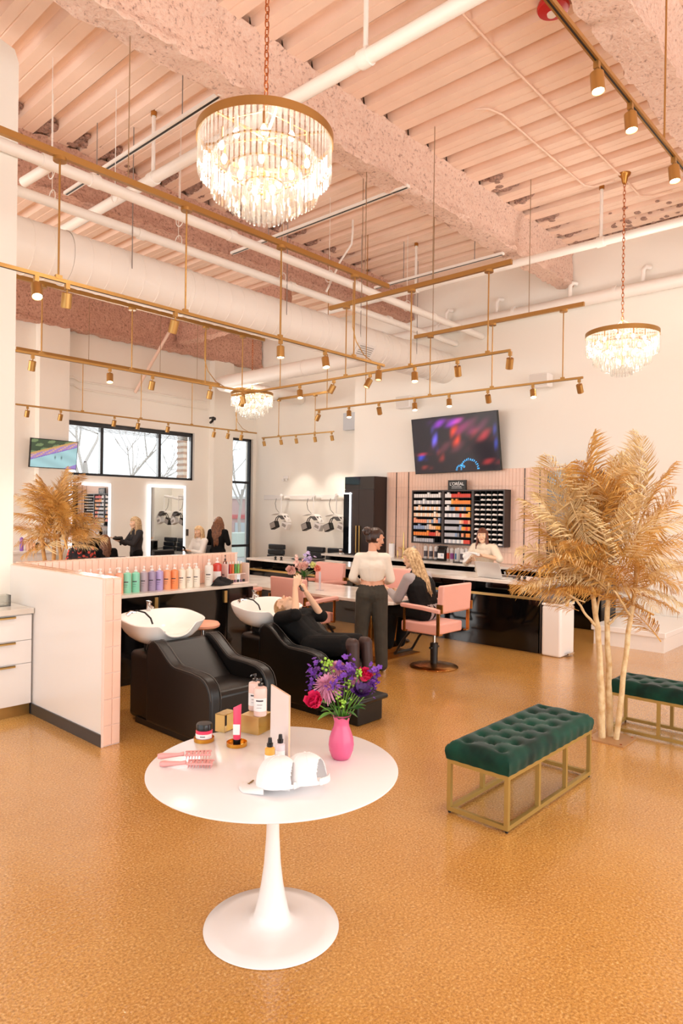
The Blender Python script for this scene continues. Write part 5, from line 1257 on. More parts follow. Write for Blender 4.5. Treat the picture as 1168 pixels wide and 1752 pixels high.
# white caps
CAPW = mat('white_cotton', '#f1eeee', .85, bump=.12, bscale=300)
def cap(label, p, rz, tilt, emblem):
    t = thing('baseball_cap', label, 'cap', p, rz, 'white caps on the round table')
    n, m_ = 96, 36; vs = []; fs = []; R = .088
    for j in range(m_+1):
        ph = R90*j/m_
        for i in range(n):
            a = 2*math.pi*i/n; sq = 1+.05*math.cos(2*a)
            vs.append((R*1.08*math.cos(a)*math.cos(ph)**.8*sq, R*.92*math.sin(a)*math.cos(ph)**.8, .115*math.sin(ph)))
    for j in range(m_):
        for i in range(n):
            a = 2*math.pi*(i+.5)/n; back = abs(((a) % (2*math.pi))-math.pi)
            if 3 <= j and (back/.74)**2+((j-3)/18)**2 < 1: continue
            l = (i+1) % n; fs.append((j*n+i, j*n+l, (j+1)*n+l, (j+1)*n+i))
    b = MB(); b.add(vs, fs); c = link('crown', b, CAPW, t, smooth=80)
    so = c.modifiers.new('t', 'SOLIDIFY'); so.thickness = .003
    b = MB()
    for k in range(6):
        a = k*math.pi/3; b.tube([(R*1.085*math.cos(a)*math.cos(ph)**.8*(1+.05*math.cos(2*a)), R*.925*math.sin(a)*math.cos(ph)**.8, .1155*math.sin(ph)) for ph in [R90*q/8 for q in range(2 if k == 3 else 0, 9)]][3 if k == 3 else 0:], .0012, 5)
    b.sph((0, 0, .117), .006, 8, (1, 1, .5)); link('seams', b, CAPW, c)
    vs = []; fs = []; nr, na = 7, 17
    for lay in (0, 1):
        for j in range(nr):
            for i in range(na):
                a = -1.15+2.3*i/(na-1); k = j/(nr-1)
                x0, y0 = R*1.1*math.cos(a), R*.92*math.sin(a); x1, y1 = .16*math.cos(a*.62)+.012, .115*math.sin(a*.75)*1.0
                x = x0+(x1-x0)*k*math.cos(a*.9)**.3 if abs(a) < 1.15 else x0; y = y0+(y1-y0)*k*.4
                vs.append((x, y, .004-.018*(y/.08)**2*k-.0*k-(.004 if lay else 0)))
    N_ = nr*na
    for j in range(nr-1):
        for i in range(na-1):
            a = j*na+i; fs.append((a, a+1, a+1+na, a+na)); fs.append((N_+a, N_+a+na, N_+a+na+1, N_+a+1))
    for i in range(na-1): a = (nr-1)*na+i; fs.append((a, a+1, N_+a+1, N_+a))
    b = MB(); b.add(vs, fs); link('brim', b, CAPW, t, smooth=80)
    b = MB()
    for k in range(8):
        a = math.pi-.64+1.28*k/8; a2 = math.pi-.64+1.28*(k+1)/8
        b.add([(R*1.10*math.cos(a), R*.93*math.sin(a), -.002), (R*1.10*math.cos(a2), R*.93*math.sin(a2), -.002), (R*1.10*math.cos(a2), R*.93*math.sin(a2), .024), (R*1.10*math.cos(a), R*.93*math.sin(a), .024)], [(0,1,2,3)])
    s = link('back_strap', b, CAPW, t, smooth=60); so = s.modifiers.new('t', 'SOLIDIFY'); so.thickness = .004
    if emblem: b = MB(); b.tube([(.125+.006*math.sin(q*1.9), -.028+.0045*q, .0085) for q in range(13)], .0018, 5); link('emblem', b, mat('gilt_thread', '#8a6a3c', .4), t)
    for c in kids(t):
        c.matrix_local = Matrix.Rotation(tilt[0], 4, 'X') @ Matrix.Rotation(tilt[1], 4, 'Y') @ c.matrix_local if c.matrix_local is not None else c.matrix_local
    return t
d0 = math.atan2(-rg.y, -rg.x)   # image left
cap('white cap nearer the spray bottles, brim pointing left', onT(478, 1352)+Vector((0, 0, .022)), d0-.28, (.10, .10), True)
cap('white cap at the right of the pair, nested behind the first', onT(524, 1350)+Vector((0, 0, .030)), d0-.36, (.12, .14), False)

# ================================================================== BOUQUETS
def pv(p, r, n=1): return p+Vector((rb.uniform(-r, r), rb.uniform(-r, r), rb.uniform(-r, r)))
VASE = Vector((2.345, 2.115, ZT)); DV = VASE.x*CM[2][0]+VASE.y*CM[2][1]
t = thing('flower_vase', 'pink frosted glass vase on the round table', 'vase', VASE)
b = MB(); b.lathe([(0, 0), (.036, 0), (.045, .01), (.056, .04), (.059, .065), (.056, .095), (.046, .125), (.036, .15), (.034, .17), (.040, .195), (.046, .205), (.044, .205), (.037, .193), (.031, .17), (.033, .15), (.043, .125), (.053, .095), (.056, .065), (.052, .04), (.040, .014), (0, .008)], (0,0,0), 40)
vm = mat('pink_frosted_glass', '#ee6a96', .25, alpha=.72); link('vase_body', b, vm, t, smooth=80)
def petals(b, c, n, L, w, up, spread, jit=.0, z=0, nrm=None):
    """ring of petals round c; nrm is the flower's axis"""
    nrm = (nrm or Vector((0, 0, 1))).normalized(); a0 = nrm.orthogonal().normalized(); b0 = nrm.cross(a0)
    for k in range(n):
        a = 2*math.pi*(k+rb.random()*jit)/n; d = a0*math.cos(a)+b0*math.sin(a); s = nrm.cross(d)
        Lk = L*rb.uniform(.85, 1.1)
        p0 = c+nrm*z; p1 = p0+(d*math.sin(spread)+nrm*math.cos(spread))*Lk*.5; p2 = p0+(d*math.sin(spread+up)+nrm*math.cos(spread+up))*Lk
        b.add([p0-s*w*.3, p0+s*w*.3, p1+s*w, p2+s*w*.5, p2-s*w*.5, p1-s*w], [(0,1,2,5), (5,2,3,4)])
def bloom(kind, px, py, dd, label, col, col2=None, r=.03, base=None, D=None, grp=None):
    r *= 1.18 if base is None else 1.7
    """flower as one thing with petals, centre and stem down to the vase"""
    p = at(px, py, d=(D or DV)+dd); t = thing(kind, label, 'flower', p, 0, grp)
    base = base or VASE; ax = (p-(base+Vector((0, 0, .15)))).normalized(); ax = (ax+Vector((-.35, -.32, .25))).normalized(); O = Vector((0, 0, 0)); b = MB()
    if kind == 'rose':
        for q, (n, L, w, sp) in enumerate(((3, r*.8, r*.45, .12), (5, r*1.05, r*.5, .30), (6, r*1.25, r*.55, .5), (6, r*1.3, r*.55, .8))): petals(b, O, n, L, w, -.15, sp, .2, 0, ax)
        b.sph(O+ax*r*.35, r*.5, 10, (1, 1, 1.1))
    elif kind == 'spider_mum':
        for q, sp in enumerate((.2, .5, .8, 1.1, 1.35, 1.6, 1.9, 2.2)): petals(b, O, 20, r*(.75+.05*q), r*.045, .25, sp, .5, 0, ax)
        b.sph(O, r*.3, 10)
    elif kind == 'stock_flower':
        for k in range(26):
            c = Vector((rb.gauss(0, r*.45), rb.gauss(0, r*.45), rb.gauss(0, r*.75))); petals(b, c, 5, r*.36, r*.16, .3, .9, .3, 0, Vector((rb.gauss(0, 1), rb.gauss(0, 1), .6+rb.random())))
    elif kind == 'anemone':
        for sp in (1.0, 1.25, 1.5): petals(b, O, 9, r*1.1, r*.32, -.25, sp, .3, 0, ax)
    elif kind == 'berries':
        for k in range(16): b.sph(Vector((rb.gauss(0, r*.5), rb.gauss(0, r*.5), rb.gauss(0, r*.5))), r*.24, 8)
    o = link('petals' if kind != 'berries' else 'berry_cluster', b, col, t, smooth=60, fixn=False); o['kind'] = 'stuff'
    if col2: b = MB(); b.sph(O+ax*r*.12, r*.30, 10); link('flower_centre', b, col2, t)
    b = MB(); e = base+Vector((rb.uniform(-.012, .012), rb.uniform(-.012, .012), .03))-p; e2 = base+Vector((rb.uniform(-.015, .015), rb.uniform(-.015, .015), .17))-p
    b.tube([O, O*.5+e2*.5+Vector((0, 0, .01)), e2, e], .0025, 5); link('stem', b, STEM, t)
    return t
STEM = mat('green_stem', '#5c8a2c', .5); LEAFD = mat('bouquet_leaf', '#3f7d2f', .45, noise=.3, nscale=30); LEAFL = mat('bright_leaf', '#77b53a', .45, noise=.25, nscale=30)
PUR = mat('violet_petal', '#7a3fb0', .6, noise=.3, nscale=60); PURD = mat('deep_purple_petal', '#471c66', .55, noise=.3, nscale=50); MAG = mat('magenta_petal', '#e01f5c', .5, noise=.25, nscale=50)
MUM = mat('mauve_pink_petal', '#dd95b8', .6, noise=.2, nscale=60); GRB = mat('green_berry', '#9ccb45', .35)
g1 = 'flowers of the pink vase bouquet'
bloom('spider_mum', 559, 1174, -.02, 'big spiky mauve pink flower at the left of the vase bouquet', MUM, None, .062, grp=g1)
bloom('spider_mum', 577, 1143, .06, 'mauve pink spiky flower at the top of the vase bouquet', MUM, None, .04, grp=g1)
bloom('stock_flower', 537, 1150, .03, 'violet flower spike at the far left of the vase bouquet', PUR, None, .034, grp=g1)
bloom('stock_flower', 532, 1172, .05, 'small violet flower spike low at the left of the bouquet', PUR, None, .022, grp=g1)
bloom('stock_flower', 590, 1158, -.03, 'violet flower spike in the middle of the vase bouquet', PUR, None, .042, grp=g1)
bloom('stock_flower', 601, 1142, .04, 'violet and white flower spike at the top right of the bouquet', PUR, None, .026, grp=g1)
bloom('stock_flower', 642, 1158, .02, 'violet flower spike at the far right of the bouquet', PUR, None, .036, grp=g1)
bloom('stock_flower', 637, 1176, .03, 'smaller violet flower spike under the far right one', PUR, None, .024, grp=g1)
bloom('stock_flower', 571, 1172, -.07, 'single violet blossom on the mauve pink flower', PUR, None, .022, grp=g1)
bloom('rose', 543, 1205, -.06, 'magenta rosebud low at the left over the vase rim', MAG, None, .042, grp=g1)
bloom('rose', 621, 1162, .01, 'magenta rose behind the dark purple flower', MAG, None, .038, grp=g1)
bloom('anemone', 616, 1184, -.06, 'dark purple open flower at the right of the bouquet', PURD, mat('black_purple', '#1c0b2b', .5), .034, grp=g1)
bloom('spider_mum', 607, 1166, -.01, 'small pale pink spiky flower between violet and magenta', MUM, None, .022, grp=g1)
for i, (x, y, l) in enumerate(((561, 1138, 'at the very top'), (597, 1172, 'in the middle'), (577, 1187, 'below the big mauve flower'), (614, 1152, 'beside the magenta rose'), (586, 1200, 'just above the vase rim'))):
    bloom('berries', x, y, -.03 if i else .03, 'cluster of light green berries %s of the bouquet' % l, GRB, None, .026 if i == 0 else .019, grp=g1)
def leaf(b, p, d, L, w, nn=6):
    d = d.normalized(); s = d.cross(Vector((0, 0, 1))).normalized() if abs(d.z) < .95 else Vector((1, 0, 0)); up = s.cross(d); vs = []; fs = []
    for k in range(nn+1):
        u = k/nn; c = p+d*L*u-Vector((0, 0, 1))*L*.25*u*u; ww = w*math.sin(math.pi*min(1, u*.95+.03))**.8
        vs += [c-s*ww+up*ww*.3, c, c+s*ww+up*ww*.3]
    for k in range(nn): a = 3*k; fs += [(a, a+1, a+4, a+3), (a+1, a+2, a+5, a+4)]
    b.add(vs, fs)
t = thing('bouquet_greenery', 'green leaves spilling over the rim of the pink vase', 'foliage', VASE+Vector((0, 0, .2)))
spots = [((541, 1188), (-1, .9, .5), .075, .022, LEAFL), ((549, 1215), (-.5, .2, -.9), .07, .022, LEAFL), ((560, 1205), (-.6, -.2, -.5), .07, .02, LEAFD), ((600, 1205), (.7, -.9, -.2), .07, .022, LEAFD), ((612, 1200), (.9, -1, -.5), .08, .02, LEAFD), ((590, 1195), (.3, -.8, -.3), .06, .02, LEAFD), ((575, 1200), (-.3, -.8, -.2), .06, .022, LEAFD), ((598, 1182), (.6, -.6, 0), .06, .018, LEAFD), ((625, 1195), (.8, -.9, -.1), .07, .016, LEAFD), ((606, 1150), (.5, -.5, .5), .05, .014, LEAFL), ((565, 1195), (-.8, -.3, -.4), .06, .02, LEAFD), ((606, 1212), (.4, -.5, -1), .05, .02, LEAFD)]
for k, ((x, y), d, L, w, mm) in enumerate(spots):
    b = MB(); p = at(x, y, d=DV-.03+.02*(k % 3)); c0 = VASE+Vector((0, 0, .2)); q = (p-c0)*.45; leaf(b, q, (p-c0)-q+Vector(d)*.03, L, w); link('leaf', b, mm, t, smooth=60, fixn=False)
for k in range(16):
    b = MB(); a = k*2.4; leaf(b, Vector((0, 0, -.02)), Vector((math.cos(a), math.sin(a), .5+.5*rb.random())), rb.uniform(.05, .08), rb.uniform(.014, .022)); link('leaf', b, LEAFD, t, smooth=60, fixn=False)
# second bouquet on the work table, on a slim clear vase
V2 = at(521, 1004, z=.763); V2 = Vector((6.9, at(521, 990, x=6.9).y, .763)); D2 = V2.x*CM[2][0]+V2.y*CM[2][1]
t = thing('flower_vase', 'clear glass vase on the marble work table', 'vase', V2)
b = MB(); b.lathe([(0, 0), (.05, 0), (.05, .14), (.047, .14), (.047, .008), (0, .008)], (0,0,0), 24); link('vase_body', b, ACRYL, t)
ROSEP = mat('blush_rose_petal', '#efc6bb', .6); LAV = mat('lavender_petal', '#c4b3dd', .6); PEACH = mat('coral_petal', '#f09a82', .6); YEL = mat('pale_yellow_petal', '#e8e7a0', .6)
g2 = 'flowers of the blush table bouquet'
for (x, y, kd, m_, r, l) in ((504, 979, 'rose', ROSEP, .05, 'blush rose at the lower left'), (520, 973, 'rose', ROSEP, .05, 'blush rose at the centre'), (498, 975, 'rose', ROSEP, .035, 'pale blush rose at the far left'), (511, 965, 'stock_flower', ROSEP, .045, 'cluster of tiny blush blossoms'), (525, 962, 'stock_flower', LAV, .05, 'lavender blossom cluster at the top'),
                         (533, 970, 'rose', YEL, .035, 'pale yellow rose'), (539, 975, 'rose', PEACH, .04, 'coral rose at the right'), (514, 985, 'stock_flower', ROSEP, .03, 'small blush blossoms low in front')):
    bloom(kd, x, y, -.05 if kd == 'rose' else 0, l+' of the work table bouquet', m_, None, r, base=V2, D=D2, grp=g2)
t = thing('bouquet_greenery', 'dusty green leaves of the bouquet on the work table', 'foliage', V2+Vector((0, 0, .13)))
for k in range(30):
    b = MB(); a = k*2.4; leaf(b, Vector((0, 0, 0)), Vector((math.cos(a), math.sin(a), .35+.8*rb.random())), rb.uniform(.12, .22), rb.uniform(.012, .028)); link('leaf', b, mat('sage_leaf', '#8a9a70', .6) if k % 2 else LEAFD, t, smooth=60, fixn=False)
p = at(547, 975, x=6.75); q = at(546, 999, x=6.75); b = MB(); b.box((0, 0, .13), (.006, .035, .24)); b.bb(-.03, .03, -.05, .05, 0, .006); tag(link('card_holder', b, mat('holder_grey', '#cfc6cc', .2), loc=(6.72, at(547, 990, x=6.72).y, .7635), smooth=0), 'slim acrylic card holder beside the blush bouquet', 'holder')
# ================================================================== DRIED PALM TREES
FG = mat('gold_dried_frond', '#dcab5c', .55, noise=.35, nscale=9, tint='#bd8738'); FC = mat('cream_dried_frond', '#ead3a6', .6, noise=.3, nscale=9, tint='#d9b677')
TRK = mat('cream_painted_trunk', '#e8d3a8', .7, noise=.35, nscale=14, tint='#c9a06a', bump=.5, bscale=60); TRK2 = mat('tan_trunk', '#cf9d5f', .7, noise=.3, nscale=14, bump=.4, bscale=60)
def frond_mesh(seed, n=44):
    r = random.Random(seed); m = MB(); droop = r.uniform(.10, .30); side = r.uniform(-.12, .12)
    P = lambda u: Vector((side*u*u, u, -droop*u**2.2))
    m.tube([P(k/10) for k in range(11)], [.012-.0105*k/10 for k in range(11)], 4)
    for i in range(n):
        u = .10+.90*i/(n-1); c = P(u); t = (P(min(1, u+.02))-P(u-.02)).normalized()
        L = .33*(math.sin(math.pi*min(1, (u*.86+.16)))**.7)*r.uniform(.85, 1.1)
        for s in (-1, 1):
            ang = math.radians(52-20*u+r.uniform(-7, 7)); lift = r.uniform(.05, .40)
            d = (t*math.cos(ang)+Vector((s, 0, 0))*math.sin(ang)+Vector((0, 0, lift))).normalized(); w = .0085*r.uniform(.8, 1.15); nrm = t
            q1 = c+d*L*.5+Vector((0, 0, -.01)); q2 = c+d*L*.82+Vector((0, 0, -.05*L/.2)); q3 = c+d*L+Vector((0, 0, -.13*L/.2*r.uniform(.5, 1.3)))
            m.add([c-nrm*w*.5, c+nrm*w*.5, q1+nrm*w, q1-nrm*w, q2+nrm*w*.8, q2-nrm*w*.8, q3], [(0,1,2,3), (3,2,4,5), (5,4,6)])
    return m
FR_ME = {}
def frond(parent, o, base, tip, seed, cream, wscale=1.0, rnd=None):
    k = (seed % 7, cream)
    if k not in FR_ME:
        ob = link('frond', frond_mesh(k[0]+(20 if cream else 0)), FC if cream else FG, None, smooth=60, fixn=False); FR_ME[k] = ob.data; bpy.data.objects.remove(ob)
    ob = bpy.data.objects.new('frond', FR_ME[k]); COL.objects.link(ob); ob.parent = parent
    d = tip-base; L = d.length; y = d.normalized(); up = (Vector((0, 0, 1))+Vector((rnd.uniform(-.8, .8), rnd.uniform(-.8, .8), 0))).normalized()
    x = y.cross(up)
    if x.length < .1: x = y.orthogonal()
    x.normalize(); z = x.cross(y)
    M = Matrix((x, y, z)).transposed().to_4x4()
    S = Matrix.Diagonal((L*wscale, L*1.03, L*wscale, 1))
    ob.matrix_local = Matrix.Translation(base-o) @ M @ S
    return ob
def palm(label, org, trunks, fronds, D, extra, cen, sp, trm, plate=None, ws=1.0, seed=1):
    t = thing('dried_palm', label, 'tree', org, 0, 'dried gold palms'); r = random.Random(seed); O = Vector(org)
    for tr, rad in trunks:
        pts = []
        for (x, y, dd) in tr: pts.append(at(x, y, d=D+dd)-O)
        if len(tr) > 3 and tr[0][1] > 1200 and plate: pts[0].z = .012
        b = MB(); n = len(pts); fine = []
        for k in range(n-1):
            for q in range(4): u = q/4; fine.append(pts[k].lerp(pts[k+1], u)+Vector((r.gauss(0, .003), r.gauss(0, .003), 0)))
        fine.append(pts[-1]); m = len(fine)
        b.tube(fine, [rad[0]+(rad[1]-rad[0])*k/(m-1)+r.uniform(-.0015, .0015) for k in range(m)], 10); link('trunk' if rad[0] > .016 else 'branch', b, trm, t, smooth=70)
    for k, f in enumerate(fronds):
        x0, y0, x1, y1, dz = f[:5]; cr = f[5] if len(f) > 5 else (k % 3 == 0)
        frond(t, O, at(x0, y0, d=D+dz*.15), at(x1, y1, d=D+dz), k*3+seed, bool(cr) or k % 5 == 2, ws, r)
    for k in range(extra):
        a = r.uniform(0, 2*math.pi); x0, y0 = cen[0]+r.gauss(0, cen[2]*.35), cen[1]+r.gauss(0, cen[3]*.3)
        rr = r.uniform(.75, 1.05); x1 = cen[0]+math.cos(a)*cen[2]*rr; y1 = cen[1]-cen[3]*.12-abs(math.sin(a))*cen[3]*rr*(1 if math.sin(a) > 0 else .35)*(1 if math.sin(a) > 0 else -1)
        frond(t, O, at(x0, y0, d=D+r.uniform(-.1, .1)), at(x1, y1, d=D+r.uniform(-sp, sp)), k*5+2, r.random() < .4, ws, r)
    if plate: plate(t)
    return t
def plate1(t):
    b = MB(); b.bb(-.16, .15, -.16, .14, 0, .012); link('base_plate', b, mat('tan_plate', '#b58a5f', .4), t, smooth=0)
    for q in ((-.13, -.13), (.12, -.13), (-.13, .11), (.12, .11)): b = MB(); b.cyl((q[0], q[1], .012), (q[0], q[1], .018), .009, n=10); link('screw', b, COPPER, t)
N1 = [ # base px,py  tip px,py  depth offset
 (1012, 965, 985, 748, .1, 0), (1008, 955, 958, 770, -.1, 1), (1005, 950, 925, 800, .1, 0), (1003, 955, 918, 842, -.25, 1), (1000, 965, 900, 872, .1, 0), (1000, 975, 893, 905, -.3, 1), (1003, 985, 878, 945, .1, 0),
 (1005, 990, 905, 968, -.3, 1), (1010, 1000, 882, 985, 0, 0), (960, 1010, 890, 992, -.2, 0), (1000, 1030, 915, 1000, -.1, 1), (990, 1045, 930, 1022, .2, 0), (1015, 935, 1005, 792, -.2, 0), (1018, 925, 1030, 765, .1, 1), (1022, 930, 1046, 800, -.3, 0),
 (1085, 890, 1048, 785, .1, 0), (1088, 895, 1092, 752, .0, 1), (1090, 890, 1115, 742, -.1, 1), (1092, 900, 1135, 790, .2, 0), (1094, 910, 1160, 842, -.1, 0), (1094, 925, 1190, 862, .1, 1), (1094, 945, 1195, 925, -.2, 0), (1095, 965, 1200, 955, .1, 1),
 (1093, 985, 1190, 990, -.2, 0), (1090, 1005, 1185, 1028, 0, 1), (1088, 1015, 1165, 1040, -.3, 0), (1085, 1020, 1130, 1030, -.4, 1), (1050, 950, 1070, 832, -.3, 0), (1052, 965, 1100, 862, -.35, 1), (1055, 985, 1120, 905, -.3, 0), (1048, 975, 1030, 850, -.35, 1),
 (1045, 1000, 975, 900, -.35, 0), (1040, 1010, 960, 930, -.4, 1), (1078, 1025, 1040, 955, -.4, 0), (1080, 1030, 1110, 950, -.35, 0), (1030, 1020, 960, 990, -.35, 0), (1060, 1010, 1010, 930, -.4, 0), (1085, 1000, 1150, 950, -.4, 1),
 (1030, 900, 975, 800, .3, 0), (1070, 930, 1020, 830, .35, 1), (1075, 920, 1065, 850, .3, 0), (1100, 950, 1165, 900, .35, 0), (1020, 960, 940, 850, .35, 0), (1010, 1000, 930, 930, .3, 1)]
TR1 = [([(1030, 1266, .0), (1027, 1160, .0), (1022, 1075, .0), (1012, 1010, 0), (1006, 950, 0)], (.030, .016)), ([(1042, 1256, .05), (1041, 1140, .05), (1038, 1060, .03), (1040, 1000, 0), (1045, 930, 0)], (.028, .016)),
       ([(1054, 1268, -.03), (1066, 1160, -.05), (1075, 1080, -.05), (1084, 1020, -.05), (1094, 900, 0)], (.024, .018)), ([(1020, 1072, 0), (1000, 1048, -.05), (985, 1025, -.1), (962, 1010, -.15)], (.013, .007)),
       ([(1040, 1068, 0), (1062, 1048, .1), (1080, 1030, .1)], (.012, .008)), ([(1078, 1055, -.05), (1066, 1035, -.15), (1050, 1010, -.2)], (.011, .007)), ([(1018, 1060, 0), (1028, 1010, .05), (1026, 920, .0)], (.013, .007)), ([(1086, 1015, 0), (1112, 1000, 0), (1140, 985, 0)], (.010, .005))]
palm('tall gold and cream dried palm on a square plate beside the green benches', (5.71, 2.14, 0), TR1, N1, 5.66, 24, (1040, 960, 135, 190), .4, TRK, plate1, 1.0, 3)
# back palm, beyond the half wall
DB = 10.4
N2 = [(98, 890, 100, 800, 0, 0), (96, 890, 78, 812, 0, 0), (92, 895, 45, 838, 0, 0), (90, 905, 32, 868, .1, 0), (92, 915, 30, 885, -.1, 0), (95, 920, 28, 912, 0, 0), (90, 930, 30, 942, 0, 0), (100, 895, 125, 810, .1, 0), (104, 900, 138, 838, 0, 0), (106, 910, 150, 868, 0, 0),
      (110, 920, 168, 892, 0, 0), (112, 932, 176, 902, 0, 1), (112, 938, 158, 922, -.1, 0), (100, 905, 60, 852, -.2, 0), (100, 900, 88, 830, -.2, 0), (100, 905, 112, 828, -.2, 0), (95, 900, 52, 870, -.2, 0), (90, 915, 40, 900, -.2, 0), (104, 915, 130, 860, -.2, 0), (100, 925, 70, 890, -.2, 0), (98, 890, 66, 822, .1, 0), (112, 930, 150, 905, -.2, 0)]
TR2 = [([(80, 985, 0), (76, 955, 0), (72, 925, 0), (62, 900, 0)], (.035, .018)), ([(92, 985, 0), (92, 950, 0), (93, 920, 0), (97, 880, 0)], (.035, .018)), ([(103, 985, 0), (104, 950, 0), (100, 920, 0), (104, 890, 0)], (.034, .016)), ([(93, 945, 0), (84, 915, 0), (70, 890, 0)], (.015, .009)), ([(103, 955, 0), (112, 930, 0), (118, 905, 0)], (.015, .009))]
pb = at(92, 985, d=DB); 
def plate2(t):
    o = t.location
    for q in (-.12, 0, .12): b = MB(); b.cyl((q, 0, .0), (q, 0, o.z*0+.85), .033, n=10); link('trunk', b, TRK2, t)
    b = MB(); b.bb(-.2, .2, -.2, .2, 0, .012); link('base_plate', b, MATS['tan_plate'], t, smooth=0)
palm('golden dried palm beyond the half wall under the small screen', (pb.x, pb.y, 0), TR2, N2, DB, 18, (98, 900, 66, 88), .3, TRK2, plate2, 1.15, 8)

# ================================================================== OUTSIDE
b = MB(); b.bb(-30, 60, 14.4, 90, -.25, -.15); struct('ground', b, mat('pale_asphalt', '#9b9a98', .9), 'pale car park outside')
BARK = mat('bare_bark', '#b9b1a9', .9)
def tree(px, y, h, seed, label):
    p = at(px, 850, y=y); t = thing('bare_tree', label, 'tree', (p.x, y, -.15), 0, 'bare trees outside the windows'); r = random.Random(seed)
    b = MB()
    def grow(p, d, L, rad, dep):
        q = p+d*L; mid = p+d*L*.5+Vector((r.gauss(0, .03), r.gauss(0, .03), r.gauss(0, .03)))*L; (tr if dep < 2 else b).tube([p, mid, q], [rad, rad*.85, rad*.7], 6, cap=False)
        if dep > 4: return
        for k in range(3 if dep < 4 else 2):
            nd = (d+Vector((r.gauss(0, .5), r.gauss(0, .5), r.gauss(.05, .35)))).normalized(); grow(p+d*L*r.uniform(.55, 1), nd, L*r.uniform(.6, .85), rad*.55, dep+1)
    tr = MB(); grow(Vector((0, 0, 0)), Vector((.03, 0, 1)), h*.33, h*.010, 0)
    link('trunk', tr, BARK, t); link('twigs', b, BARK, t)['kind'] = 'stuff'
tree(140, 24, 11, 2, 'bare tree outside the left pane of the high window'); tree(200, 26, 9, 5, 'bare tree outside the middle pane of the high window'); tree(262, 30, 8, 9, 'smaller bare tree outside, beyond the middle pane'); tree(412, 27, 9, 12, 'bare tree outside the tall corner window')
x0 = at(320, 770, y=14.75).x; bt = thing('brick_pier', 'tan brick pier outside the right pane of the high window', 'pillar', (x0, 14.75, -.15))
b = MB(); rr = random.Random(2)
for k in range(58):
    for j in range(3): off = .11 if k % 2 else 0; b.bb(j*.215-off+.005, j*.215-off+.21, rr.uniform(0, .006), .3, k*.075+.005, k*.075+.07)
link('brick_courses', b, mat('tan_brick', '#b08f7c', .85, noise=.3, nscale=5), bt, smooth=0)['kind'] = 'stuff'
b = MB(); b.bb(-.1, .62, .02, .28, 0, 58*.075); link('mortar', b, mat('pale_mortar', '#cbbfb4', .9), bt, smooth=0)
p = at(384, 900, y=34); t = thing('shop_building', 'pale pink low building with a red band across the street', 'building', (p.x, 34, -.15))
b = MB(); b.bb(0, 9, 0, 6, 0, 2.6); link('wall', b, mat('dusty_pink_wall', '#c9a5a0', .8), t, smooth=0)
b = MB(); b.bb(-.05, 9.05, -.1, 0, 1.35, 1.6); link('red_band', b, mat('faded_red_band', '#cc5a5c', .6), t, smooth=0)
b = MB(); b.bb(-.1, 9.1, -.1, 6.1, 2.6, 2.75); link('roof', b, mat('pale_roof_edge', '#d9d2cd', .7), t, smooth=0)
for k in range(4): b = MB(); b.bb(.8+2.1*k, 2.2+2.1*k, -.05, 0, .1, 1.1); link('window', b, GLASSD if k % 2 else mat('pale_window', '#b9c4c8', .3), t, smooth=0)
p = at(418, 925, y=22); t = thing('utility_box', 'pale green utility box outside the tall corner window', 'utility box', (p.x-.4, 22, -.15))
b = MB(); b.bb(0, .9, 0, .7, 0, 1.0); link('cabinet', b, mat('pale_green_metal', '#c7d3c8', .6), t, bevel=.02)
# products on the far left console
for k, (px, c, hh, l) in enumerate(((37, '#8f5fb8', .26, 'violet bottle on the far left white console'), (47, '#f0c2a4', .17, 'peach bottle on the far left console, first of three'), (53, '#f2cba9', .20, 'tallest peach bottle on the far left console'), (58, '#eeb58f', .15, 'short peach bottle on the far left console'))):
    p = at(px, 935, y=13.7); pump_bottle('console_bottle', l, (p.x, 13.7, .97), mat('cons_%d' % k, c, .3), h=hh, r=.035, pump=PUMPW if k else None, ink=False, group='bottles on the far left console')
p = at(62.5, 935, y=13.7); t = thing('hand_clippers', 'small black clippers standing on the far left console', 'clippers', (p.x, 13.7, .97))
b = MB(); b.tube([(0,0,0), (0,0,.1), (.03, 0, .15)], [.03, .025, .03], 10); link('body', b, BLACK, t)
